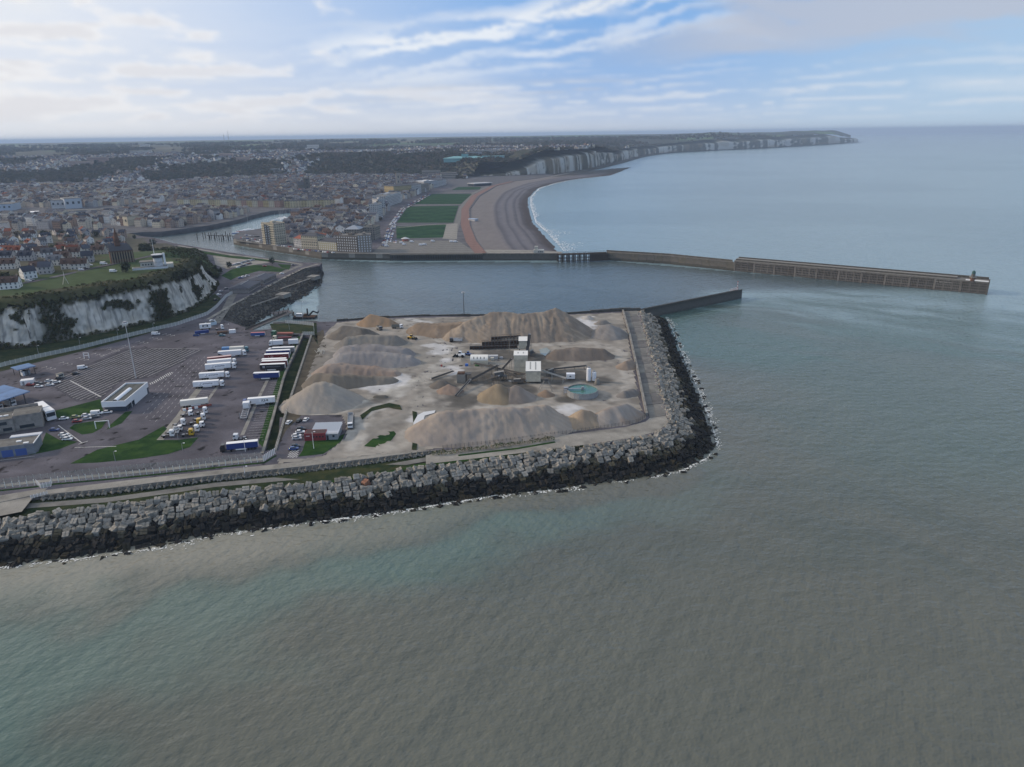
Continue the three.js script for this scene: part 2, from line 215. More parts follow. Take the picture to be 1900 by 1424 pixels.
// ---- the sea: a ring-shaped sheet round the viewer that follows the curve of the earth
const harbour = [[105.9,-570.9],[211.3,-637.3],[424.3,-623.2],[239.4,-742.3],[112.5,-823.5],[51.5,-817.5],[-31.9,-828],[-141.3,-833.3],[-225.3,-859.3],[-379.7,-982.9],[-531.4,-1391.6],[-673.9,-1410],[-543.5,-1091.4],[-357.1,-898.8],[-238.5,-812.4],[-215.2,-793.4],[-154.5,-553.5]];
{
  const NA = 620, RING = []; for (let r = 95; r < 90000; r *= r < 1700 ? 1.0062 : r < 6000 ? 1.02 : 1.07) RING.push(r);
  const ang = []; for (let i = 0; i <= NA; i++) ang.push(lerp(-1.02, 1.02, i / NA)); for (let i = 1; i <= 40; i++) ang.push(lerp(1.02, 2 * Math.PI - 1.02, i / 40));
  const R = rngOf(5), waves = [];
  for (let i = 0; i < 34; i++) { const l = 3.2 * Math.pow(12, R()), th = 0.55 + (R() - 0.5) * 1.5 + (i % 7 === 0 ? 1.2 : 0), k = 2 * Math.PI / l; waves.push([Math.sin(th) * k, Math.cos(th) * k, R() * 6.28, 0.0030 * Math.pow(l, 0.66), l]); }
  for (let i = 0; i < 6; i++) { const l = 11 + 3.3 * i, th = 0.60 + 0.05 * i, k = 2 * Math.PI / l; waves.push([Math.sin(th) * k, Math.cos(th) * k, R() * 6.28, 0.022 + 0.004 * i, l]); }
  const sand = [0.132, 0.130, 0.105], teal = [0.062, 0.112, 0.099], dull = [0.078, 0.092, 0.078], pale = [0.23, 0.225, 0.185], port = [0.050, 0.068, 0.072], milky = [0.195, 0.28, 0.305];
  const mouth = [[199.3,-626.6],[424.3,-623.2]];
  const nearToe = toe.slice(0, 12);
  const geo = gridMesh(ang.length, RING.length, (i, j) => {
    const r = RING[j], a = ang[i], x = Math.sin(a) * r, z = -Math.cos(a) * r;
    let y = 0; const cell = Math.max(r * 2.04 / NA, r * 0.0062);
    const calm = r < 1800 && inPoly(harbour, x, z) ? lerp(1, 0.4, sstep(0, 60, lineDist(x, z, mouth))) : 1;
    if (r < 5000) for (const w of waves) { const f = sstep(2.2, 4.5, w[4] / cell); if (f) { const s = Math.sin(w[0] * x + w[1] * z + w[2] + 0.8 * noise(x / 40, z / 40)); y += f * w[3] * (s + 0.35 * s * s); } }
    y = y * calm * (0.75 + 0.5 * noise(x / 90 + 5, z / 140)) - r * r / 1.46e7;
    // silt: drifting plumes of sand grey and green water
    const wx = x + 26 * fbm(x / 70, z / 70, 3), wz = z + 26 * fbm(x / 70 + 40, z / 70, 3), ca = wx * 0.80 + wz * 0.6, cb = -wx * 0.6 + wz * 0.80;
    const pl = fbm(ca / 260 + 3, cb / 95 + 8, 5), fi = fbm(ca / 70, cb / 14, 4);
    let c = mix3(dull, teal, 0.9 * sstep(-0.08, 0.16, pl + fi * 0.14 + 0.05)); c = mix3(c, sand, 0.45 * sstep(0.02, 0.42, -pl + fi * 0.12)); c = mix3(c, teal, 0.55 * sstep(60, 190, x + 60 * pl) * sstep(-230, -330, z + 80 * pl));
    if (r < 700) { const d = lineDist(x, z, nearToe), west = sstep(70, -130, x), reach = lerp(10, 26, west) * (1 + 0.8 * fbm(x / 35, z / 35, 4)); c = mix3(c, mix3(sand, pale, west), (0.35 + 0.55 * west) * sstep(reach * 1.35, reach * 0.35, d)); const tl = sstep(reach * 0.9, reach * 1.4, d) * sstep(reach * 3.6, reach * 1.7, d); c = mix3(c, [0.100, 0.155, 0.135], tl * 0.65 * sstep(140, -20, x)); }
    { const ex = x - 120 + 130 * fbm(x / 210 + 9, z / 210, 5), ez = z + 240 + 130 * fbm(x / 210, z / 210 + 30, 5), rim = Math.hypot(ex * 0.75, ez) / 330; c = mix3(c, mix3(milky, [0.168, 0.245, 0.268], sstep(-0.1, 0.35, fbm(x / 420 + 4, z / 260, 4))), sstep(0.85, 1.25, rim + 0.25 * fi)); } // beyond the silt cloud: chalky turquoise, its colour lightened for distant sky reflection
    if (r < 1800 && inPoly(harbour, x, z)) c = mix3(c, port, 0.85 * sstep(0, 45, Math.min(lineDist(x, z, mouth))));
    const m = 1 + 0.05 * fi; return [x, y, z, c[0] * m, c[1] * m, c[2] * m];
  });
  const wave = (seed, lo, hi) => { const r = rngOf(seed), ws = []; while (ws.length < 170) { const th = 0.75 + (r() + r() + r() - 1.5) * 1.5, k = lo * Math.pow(hi / lo, r()), kx = Math.round(Math.sin(th) * k), ky = Math.round(Math.cos(th) * k); ws.push([kx, ky, r() * 6.28, 1 / Math.pow(k, 0.7)]); } const tot = Math.sqrt(ws.reduce((s, w) => s + w[3] * w[3], 0)); return (u, v) => { let s = 0; for (const w of ws) s += w[3] * Math.sin(6.2832 * (w[0] * u + w[1] * v) + w[2]); return s / tot; }; };
  const wf = wave(11, 9, 110), wt = tex(512, (u, v) => { const q = 0.5 + 0.16 * wf(u, v); return [q, q, q]; }, false);
  const nf = wave(23, 5, 60), nn = 384, hgt = new Float32Array(nn * nn); for (let j = 0; j < nn; j++) for (let i = 0; i < nn; i++) hgt[j * nn + i] = nf(i / nn, j / nn);
  const nt = tex(nn, (u, v) => { const i = Math.round(u * nn), j = Math.round(v * nn), h = (a, b) => hgt[((b + nn) % nn) * nn + (a + nn) % nn], dx = (h(i + 1, j) - h(i - 1, j)) * 0.16, dy = (h(i, j + 1) - h(i, j - 1)) * 0.16, l = Math.hypot(dx, dy, 1); return [0.5 - 0.5 * dx / l, 0.5 - 0.5 * dy / l, 0.5 + 0.5 / l]; }, false);
  const water = new THREE.MeshPhysicalMaterial({ roughness: 0.2, vertexColors: true, bumpMap: reps(wt, 71), bumpScale: 0.45, normalMap: reps(nt, 127), ior: 1.333 }); water.normalScale.set(0.8, 0.8);
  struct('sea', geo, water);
}
// ---- ground cover on the platform
const lay = (name, poly, y, m) => struct(name, new G().sheet(poly, y), m);
const G1 = [[-190,-277.1],[-186.2,-291.3],[-172.7,-302.1],[-168.8,-318],[-165.4,-314.6],[-164.3,-301.2],[-154.2,-300.9],[-145.9,-303.7],[-145.3,-292.8],[-151.8,-285.6],[-165.1,-280.6],[-178.8,-277.8]];
lay('grass_verge', G1, Q + 0.06, M.grass);
lay('grass_verge', [[-236.2,-338.9],[-220.4,-357.1],[-209.4,-339.4],[-216.7,-332.3],[-224.6,-328.3]], Q + 0.06, M.grass);
lay('grass_verge', [[-213.7,-317],[-214.1,-321.7],[-208.5,-325],[-200.9,-327.5],[-197.8,-316.4],[-198.8,-310.6],[-202.9,-308.8]], Q + 0.06, M.grass);
lay('grass_verge', [[-194.4,-314.3],[-195.9,-321.1],[-197.1,-337.5],[-194,-338.8],[-191.2,-322.3]], Q + 0.06, M.grass);
lay('grass_verge', [[-214.2,-286],[-211.6,-289.9],[-221.8,-312],[-209.9,-302.8],[-200,-300.6],[-203.8,-292.5]], Q + 0.06, M.grass);
lay('grass_verge', [[-145.6,-481.7],[-149,-476.3],[-141.9,-432.8],[-136.8,-398],[-128.8,-358.4],[-120.8,-320.4],[-115.8,-296.6],[-112.2,-291.7],[-119,-328.7],[-132.7,-392.8]], Q + 0.06, M.grass);
lay('grass_verge', [[-93.3,-281],[-93.1,-287.1],[-94.7,-298.2],[-80.8,-302],[-78.3,-305.7],[-78,-297.7],[-79.7,-291.2],[-83.1,-283.4]], Q + 0.06, M.grass);
lay('grass_island', [[-66.6,-290.8],[-64.4,-298.4],[-59.1,-306.9],[-55.7,-307.5],[-54.2,-304.2],[-55.5,-296.3],[-61.1,-289.4]], Q + 0.16, M.grass);
lay('grass_bank', [[-366.8,-400.1],[-308.1,-407.6],[-291.6,-434],[-273.1,-463.8],[-254.3,-502.1],[-241.8,-554.3],[-250,-603.9],[-264.5,-626.8],[-260,-594],[-267.8,-531.4],[-291.4,-498.1],[-314,-471.1],[-342.3,-458.2],[-403.8,-445.2]], Q + 0.10, M.rough);
lay('rough_ground', [[-180,-515.1],[-145.4,-516.4],[-129.1,-456.6],[-140.2,-481.4],[-148.3,-487.6],[-153.2,-477.9],[-172.5,-497.7]], Q + 0.06, M.rough);
lay('rough_ground', [[-139.5,-478.6],[-135.1,-495.7],[-120.2,-443.6],[-114.5,-399],[-105.2,-330.3],[-107.2,-309.9],[-105.3,-290.3],[-116,-344.2],[-127.1,-407.8]], Q + 0.06, M.soil);
lay('grass_verge', [[-294.2,-749.6],[-279.9,-774.6],[-260.8,-769.7],[-236,-745.1],[-237,-729.7],[-261.8,-737.7],[-272.8,-706],[-273.2,-689.4],[-291.7,-713.1]], Q + 0.08, M.grass);
lay('grass_verge', [[-255,-779.4],[-237.9,-771.3],[-231.6,-741.6],[-243.6,-755.2]], Q + 0.08, M.grass);
lay('grass_bank', [[-426.7,-921.7],[-335.7,-845.1],[-273.3,-809.3],[-236.9,-778],[-268.6,-794.5],[-329.7,-829],[-416.4,-898.2]], Q + 0.08, M.grass);
struct('patrol_strip', new G().ribbon([[-218,-254.9],[-206.7,-257.3],[-195.5,-260.3],[-168,-266.2],[-147.4,-270.1],[-126.8,-275.1],[-107.7,-279.3]], 2.6, Q + 0.05), M.path);
struct('grass_strip', new G().ribbon([[-215,-250.7],[-203.8,-253.1],[-191.9,-255.9],[-185.4,-258.1],[-165.6,-261.7],[-145.6,-266],[-125.3,-271.1],[-106.2,-275.5],[-103.3,-282.4]], 1.3, Q + 0.09), M.grass);
// roads and paths
const road = (name, path, w, m, y = Q + 0.07) => struct(name, new G().ribbon(path, w, y), m);
road('front_road', [[-216.5,-236],[-196.9,-242.9],[-188.7,-249.5],[-172.2,-254],[-153.3,-259],[-123.4,-266.3],[-102.4,-270.7],[-85.4,-274.8],[-63.5,-280.5],[-38.6,-287.5]], 5.0, M.path);
struct('front_turning', new G().sheet([[-205.6,-226.8],[-190.2,-232.9],[-184.2,-235.9],[-186.8,-246.4],[-185.9,-255.3],[-201.1,-249],[-217.7,-243]], Q + 0.05), M.path);
road('rail_path', [[-232.5,-531.1],[-232,-580.2],[-228.3,-622.1],[-224.5,-688.6],[-219.5,-747],[-209.8,-775.8]], 3.2, M.path);
road('inner_road', [[-221.6,-519],[-230.9,-562.9],[-245.2,-618.8],[-252.6,-666.9],[-245.1,-687.4],[-234.2,-720.5],[-225.9,-770.3]], 6, M.slab, Q + 0.05);
road('quay_road', [[-431,-931.5],[-338.8,-853.3],[-273.3,-809.3],[-226.9,-773.7]], 4, M.path, Q + 0.12);
struct('gravel_lot', new G().sheet([[-350.6,-842.4],[-329.1,-844.5],[-267.5,-790.8],[-279.9,-774.6],[-301.3,-753.3],[-322.4,-778]], Q + 0.05), M.path);
struct('parking_strip', new G().sheet([[-115.3,-327.1],[-101.5,-326.6],[-96.4,-309.5],[-92.9,-286.5],[-93.3,-279.3],[-102.2,-279.6],[-105.2,-291.5]], Q + 0.05), M.asphalt);
lay('fresh_asphalt', [[-266.3,-401.7],[-258.7,-378.4],[-231,-353.4],[-220.2,-357.9],[-224.6,-385.3],[-211.9,-392.4],[-208.2,-404.2],[-204,-422.1],[-202.4,-447.6],[-239.5,-454.4],[-255.8,-452.7]], Q + 0.05, S([0.083, 0.082, 0.097], 0.92, { map: reps(yardT, 60) }));
{ // concrete bands beside the truck bays, worn white bay lines and lane lines
  struct('concrete_band', new G().ribbon([[-165,-377.2],[-161.1,-351.5]], 1.6, Q + 0.05), M.concrete);
  struct('concrete_band', new G().ribbon([[-139.8,-384.5],[-134.8,-352.9],[-126.3,-305.5]], 1.7, Q + 0.05), M.concrete);
  struct('kerb_strip', new G().ribbon([[-177.7,-401.8],[-171.6,-358.4],[-166.7,-331.2],[-162.8,-301.2]], 3.4, Q + 0.05), M.path);
  const m = new G(); const y = Q + 0.09;
  const lines = (poly, a, b, gap, w, dash) => { const dx = b[0] - a[0], dz = b[1] - a[1], l = Math.hypot(dx, dz), ux = dx / l, uz = dz / l; for (let k = -60; k <= 60; k++) { const ox = a[0] - uz * gap * k, oz = a[1] + ux * gap * k; let on = null; for (let s = -160; s <= 160; s += 1) { const px = ox + ux * s, pz = oz + uz * s, ins = inPoly(poly, px, pz) && (!dash || ((s % 6 + 6) % 6) < 3); if (ins && on === null) on = s; if (!ins && on !== null) { m.ribbon([[ox + ux * on, oz + uz * on], [ox + ux * s, oz + uz * s]], w, y); on = null; } } } };
  lines([[-264.5,-398.6],[-257.7,-378.4],[-231.9,-355.1],[-221.5,-359.6],[-225.1,-386.3],[-213,-393.4],[-209.7,-405.3],[-205.7,-422.1],[-204,-446.5],[-238.3,-451.9],[-253.4,-450.1]], [-257.7,-378.4], [-241.2,-452], 3.1, 0.30);
  lines([[-204.1,-393],[-204,-422.1],[-194.2,-435.3],[-181,-392],[-171.5,-340.2],[-172.5,-318.9],[-186.2,-331.9]], [-185.4,-352.5], [-195,-433], 3.3, 0.16, true);
  lines([[-137.9,-384.4],[-131.7,-383.2],[-115.1,-298.9],[-123.8,-300.5]], [-132.3,-338.7], [-124.4,-339.9], 3.2, 0.13);
  lines([[-172.9,-371.3],[-164.1,-370.9],[-161.7,-353.1],[-171.3,-354.3]], [-171.8,-364.3], [-163.8,-366.6], 3.2, 0.13);
  m.ribbon([[-254.8,-388.5],[-221.9,-360.4]], 0.7, y); m.ribbon([[-238.9,-453.2],[-205.9,-450.3]], 0.3, y);
  lines([[-206.2,-381.7],[-203.7,-379.8],[-200.6,-400.8],[-203.5,-402.9]], [-204.8,-380.7], [-202.9,-377.9], 1.15, 0.5);
  lines([[-99.1,-287.3],[-95,-287.1],[-93.8,-279.3],[-98,-279.5]], [-97.8,-280.6], [-95.3,-286.6], 1.2, 0.5);
  m.ribbon([[-221.1,-320.6],[-197.1,-298.7]], 0.45, y); m.ribbon([[-198.2,-297.6],[-195.8,-301.1]], 0.5, y); m.ribbon([[-222.9,-281.4],[-210.4,-285.3]], 0.35, y); m.ribbon([[-197.9,-294],[-179.4,-294.6]], 0.5, y);
  for (let i = 0; i < 9; i++) { const c = along([[-284.7,-407.6],[-258.5,-456.6]], 4 + i * 10.5); for (const o of [-4.5, 0, 4.2]) { const px = c[0] - c[3] * o, pz = c[1] + c[2] * o; m.ribbon([[px, pz], [px + c[2] * 3.2, pz + c[3] * 3.2]], 0.35, y); m.ribbon([[px + c[2] * 2.2 - c[3] * 0.9, pz + c[3] * 2.2 + c[2] * 0.9], [px + c[2] * 3.4, pz + c[3] * 3.4]], 0.4, y); } }
  for (const [a, b] of [[[-272.7,-453.6], [-266.6,-457]], [[-262.6,-435], [-258.5,-456.6]]]) m.ribbon([a, b], 0.3, y);
  const pm = mesh('painted_markings', m, M.paint); tag(pm, undefined, undefined, undefined, 'structure');
}
// ---- rock slope of the old ferry berths beside the channel
const bankTop = [[-196.2,-506.6],[-229.6,-539.5],[-231.1,-580.2],[-228.3,-622.1],[-224.5,-688.6],[-220.9,-743.9],[-205.1,-762]], bankToe = [[-192.6,-522.9],[-206.1,-534.7],[-201.9,-566.7],[-195.5,-612.7],[-188.5,-663.6],[-190.2,-709.9],[-202.5,-766.4]];
{
  const n = 80; let P = null; const g = new G(), La = lengthOf(bankTop), Lb = lengthOf(bankToe);
  for (let i = 0; i <= n; i++) { const a = along(bankTop, La * i / n), b = along(bankToe, Lb * i / n), A = [a[0], Q - 0.1, a[1]], B = [b[0], -0.8, b[1]]; if (P) g.quad(P[0], P[1], B, A); P = [A, B]; }
  struct('rock_bank_slope', g, M.wetStone);
}

// ================= sea defence: grooved concrete cubes =================
{
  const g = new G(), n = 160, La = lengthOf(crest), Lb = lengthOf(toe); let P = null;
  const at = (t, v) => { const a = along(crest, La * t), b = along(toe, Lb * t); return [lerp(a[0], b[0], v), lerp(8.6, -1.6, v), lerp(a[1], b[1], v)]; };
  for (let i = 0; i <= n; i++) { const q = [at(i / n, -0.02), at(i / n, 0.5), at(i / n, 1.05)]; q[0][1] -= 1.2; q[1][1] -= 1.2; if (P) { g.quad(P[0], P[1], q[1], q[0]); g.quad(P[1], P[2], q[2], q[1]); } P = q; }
  struct('rubble_core_slope', g, S([0.05, 0.047, 0.042], 1, { map: reps(mott, 9) }));  // core coloured dark so the gaps between cubes look shaded
  // one cube: square with a groove along each of four sides
  const cube = (s, depth, taper) => {
    const h = s / 2, k = s * 0.085, sh = new THREE.Shape();
    const pts = []; for (let q = 0; q < 4; q++) { const c = Math.cos(q * Math.PI / 2), d = Math.sin(q * Math.PI / 2), rot = (x, y) => [x * c - y * d, x * d + y * c]; pts.push(rot(h, -h * 0.94), rot(h, -k), rot(h - k * 1.0, -k * 0.5), rot(h - k * 1.0, k * 0.5), rot(h, k), rot(h, h * 0.94), rot(h * 0.94, h)); }
    pts.forEach((p, i) => i ? sh.lineTo(...p) : sh.moveTo(...p));
    const e = new THREE.ExtrudeGeometry(sh, { depth: depth - 0.16, bevelEnabled: true, bevelThickness: 0.08, bevelSize: 0.07, bevelOffset: -0.07, bevelSegments: 1, steps: 1 });
    e.translate(0, 0, -depth / 2 + 0.08); const p = e.attributes.position; for (let i = 0; i < p.count; i++) { const f = 1 - taper * (p.getZ(i) / depth + 0.5); p.setXY(i, p.getX(i) * f, p.getY(i) * f); } e.computeVertexNormals(); return e;
  };
  const shapes = [cube(2.45, 2.45, 0.03), cube(2.3, 2.5, 0.05), cube(2.55, 2.3, 0.02)];
  const bm = reps(mott, 2.2), dry = [[0.36, 0.335, 0.287], [0.295, 0.278, 0.243], [0.385, 0.366, 0.323], [0.25, 0.236, 0.204], [0.322, 0.305, 0.273]], wet = [[0.028, 0.027, 0.024], [0.036, 0.034, 0.030], [0.022, 0.022, 0.021], [0.042, 0.038, 0.026], [0.033, 0.032, 0.031]], tide = [[0.085, 0.08, 0.055], [0.11, 0.10, 0.075]];
  const mk = c => S(c, 0.93, { map: bm }), mats = { dry: dry.map(mk), wet: wet.map(mk), tide: tide.map(mk), rust: [mk([0.33, 0.17, 0.11])] };
  const R = rngOf(77), all = [], T = La / 2.68;
  for (let row = 0; row < 9; row++) for (let i = 0; i < T * (row < 2 ? 1 : 1.02); i++) {
    const t = (i + 0.5 * (row % 2) + (R() - 0.5) * 0.55) / T, v = (row + 0.35 + (R() - 0.5) * 0.5) / 9;
    if (t < 0.05 || t > 0.995) continue;
    const q = at(t, v), a = along(crest, La * t), onRight = t > 0.66;
    if (onRight && R() < 0.04) continue;
    const y = q[1] - 0.15 + (R() - 0.5) * 0.9 + (row === 0 ? 0.2 : 0) + (row > 6 ? -0.3 : 0), line = 3.7 + 0.5 * noise(La * t / 9, 3) + (R() - 0.5) * 0.7;
    const wetness = y < line - 0.8 ? 'wet' : y < line ? (R() < 0.5 ? 'tide' : 'wet') : y < line + 0.9 && R() < 0.3 ? 'tide' : 'dry';
    const slopeTilt = 0.42 * (R() < 0.6 ? 1 : R() * 1.6), th = Math.atan2(-a[3], a[2]);
    const e = new THREE.Euler(); const up = new THREE.Quaternion().setFromEuler(new THREE.Euler(0, th + (R() < 0.5 ? (R() - 0.5) * 0.6 : R() * 6.28), 0)), tl = new THREE.Quaternion().setFromEuler(new THREE.Euler(slopeTilt + (R() - 0.5) * 0.5, R() < 0.35 ? Math.PI / 2 : 0, (R() - 0.5) * (R() < 0.3 ? 1.4 : 0.3)));
    const jit = (R() - 0.5) * 0.6; all.push({ p: [q[0] + jit, y, q[2] + (R() - 0.5) * 0.6], q: up.multiply(tl), s: 0.94 + R() * 0.14, k: Math.floor(R() * 3), w: wetness, c: R(), d: Math.hypot(q[0], 140, q[2]), hid: y < 0.3 ? 30 : 0, t });
  }
  // stragglers in the water below the toe
  for (let i = 0; i < 60; i++) { const t = 0.1 + 0.88 * R(), b = at(t, 0.98 + R() * 0.06); all.push({ p: [b[0], -1.1 + R() * 0.6, b[2]], q: new THREE.Quaternion().setFromEuler(new THREE.Euler(R() * 6, R() * 6, R() * 6)), s: 0.8 + R() * 0.2, k: 0, w: 'wet', c: R(), d: 999, hid: 0, t }); }
  all.sort((a, b) => a.d + a.hid - b.d - b.hid);
  const inView = o => o.p[0] / -o.p[2] > -0.82;
  const lab = { dry: 'pale dry grooved concrete cube', wet: 'weed-blackened grooved concrete cube', tide: 'olive-stained grooved concrete cube', rust: 'single orange-stained concrete cube' }, sect = o => o.t < 0.2 ? 'below the white gate fence' : o.t < 0.3 ? 'below the large grass verge' : o.t < 0.38 ? 'below the truck park corner' : o.t < 0.46 ? 'below the red office' : o.t < 0.55 ? 'below the largest sand heap' : o.t < 0.66 ? 'below the hedge end' : 'at the breakwater corner';
  let n1 = 0; const rest = [];
  const rustAt = [-59.6,-259.2]; let rust = null; for (const o of all) if (o.w === 'dry' && inView(o)) { const d = Math.hypot(o.p[0] - rustAt[0], o.p[2] - rustAt[1]); if (!rust || d < rust.d0) { rust = o; rust.d0 = d; } } rust.w = 'rust';
  for (const o of all) {
    if ((n1 < 300 || o.w === 'rust') && inView(o)) { const L = mats[o.w], m = mesh('concrete_cube', shapes[o.k], L[Math.floor(o.c * L.length) % L.length]); m.position.set(...o.p); m.quaternion.copy(o.q); m.scale.setScalar(o.s); const w = sect(o), rw = o.p[1] > 7.6 ? 'in the top row' : o.p[1] > 5.4 ? 'below the top row' : o.p[1] > 2.6 ? 'half way down' : o.p[1] > 0.6 ? 'near the water' : 'at the waterline', lb = `${lab[o.w]} ${rw} ${w}`; tag(m, lb, 'concrete block', lb); n1++; }
    else rest.push(o);
  }
  shapes.forEach((s, k) => instanced('far_concrete_cubes', s, mk([1, 1, 1]), rest.filter(o => o.k === k).map(o => [new THREE.Matrix4().compose(new THREE.Vector3(...o.p), o.q, new THREE.Vector3(o.s, o.s, o.s)), { dry, wet, tide, rust: dry }[o.w][Math.floor(o.c * 5) % (o.w === 'tide' ? 2 : 5)]]), 'mass of grooved concrete cubes making up the rest of the sea defence', 'concrete blocks'));
  // small broken stones between the road and the cubes
  const stone = new THREE.IcosahedronGeometry(0.5, 0), st = [];
  for (let i = 0; i < 2600; i++) { const t = i < 900 ? R() * 0.62 : 0.60 + 0.4 * R(), q = at(t, -0.035 - R() * (t > 0.62 ? 0.12 : 0.05) + 0.05); const s = 0.25 + R() * R() * 0.9; st.push([M4([q[0], Math.max(7.6, Math.min(9, q[1] + 0.3)) * (t < 0.45 ? 0.86 : 1), q[2]], [R() * 6, R() * 6, R() * 6], [s, s * 0.7, s * 0.9]), dry[i % 5].map(c => c * (0.8 + 0.4 * R()))]); }
  instanced('broken_stones', stone, S([1, 1, 1], 0.95), st, 'small broken grey stones scattered behind the cubes', 'rubble');
  // foam where the swell meets the cubes
  const flake = new G(); { const r = rngOf(3), k = 9, ring = []; for (let i = 0; i < k; i++) { const a = i / k * 6.283, q = 0.35 + r() * 0.4; ring.push([Math.cos(a) * q, Math.sin(a) * q]); } flake.sheet(ring, 0); }
  const fl = []; for (let i = 0; i < 9500; i++) {
    const s = R(), b0 = along(toe, Lb * s), clump = 0.5 + 0.5 * noise(Lb * s / 6, 9) + 0.6 * (noise(Lb * s / 26, 2)); if (R() > clump * 0.9 || Lb * s < 30) continue;
    const out = R() * R() * (2.5 + 4.5 * Math.max(0, noise(Lb * s / 14, 40)) + (s > 0.6 ? 1.5 : 0)) - 1.5, px = b0[0] - b0[3] * out, pz = b0[1] + b0[2] * out, sc = 0.12 + R() * R() * 0.75;
    fl.push([M4([px, 0.16 + 0.12 * R(), pz], [(R() - 0.5) * 0.2, R() * 6.28, (R() - 0.5) * 0.2], [sc * 1.6, 1, sc * 0.7]), null]);
  }
  instanced('sea_foam', flake.geo(), S([0.72, 0.74, 0.72], 0.9), fl, 'white foam where the swell breaks along the sea defence', 'foam');
}
// ---- row of tetrapods under the retaining wall
{
  const tet = new G(), c = [0, 1.05, 0], legs = [[0, 1, 0]]; for (let i = 0; i < 3; i++) { const a = i * 2.0944; legs.push([Math.cos(a) * 0.943, -0.333, Math.sin(a) * 0.943]); }
  for (const l of legs) tet.tube(c, [l[0] * 1.25, 1.05 + l[1] * 1.25, l[2] * 1.25], 0.62, 0.36, 10);
  const tg = tet.geo(), mats = [S([0.25, 0.24, 0.215], 0.95, { map: reps(mott, 3) }), S([0.20, 0.195, 0.175], 0.95, { map: reps(mott, 3) }), S([0.28, 0.27, 0.235], 0.95, { map: reps(mott, 3) })];
  const R = rngOf(9), L = lengthOf(wallLine), s0 = 57; let i = 0;
  for (let s = s0; s < L - 0.5; s += 2.75, i++) for (let k = 0; k < (s > L * 0.55 ? 2 : 1); k++) {
    const a = along(wallLine, s), off = 1.9 + k * 0.2 + R() * 0.3, sh = k * 1.4, m = mesh('tetrapod', tg, mats[(i + k) % 3]);
    m.position.set(a[0] - a[3] * off * (a[2] > 0 ? 1 : -1) + a[2] * sh, lerp(7.2, 8.2, sstep(-75, -25, a[0])), a[1] + off); m.rotation.set((R() - 0.5) * 0.2, R() * 6.28, (R() - 0.5) * 0.2); m.scale.setScalar(k ? 0.75 : 0.95 + R() * 0.1);
    const wh = ['beside the white picket barrier', 'below the mesh fence', 'below the slatted gate fence', 'below the striped hatching', 'below the red office lawn', 'at the far end of the retaining wall'][Math.min(5, Math.floor((s - s0) / (L - s0) * 6))], lb = `${k ? 'smaller concrete tetrapod wedged between larger ones' : 'large four-legged concrete tetrapod'} ${wh}`; tag(m, lb, 'tetrapod', lb);
  }
}

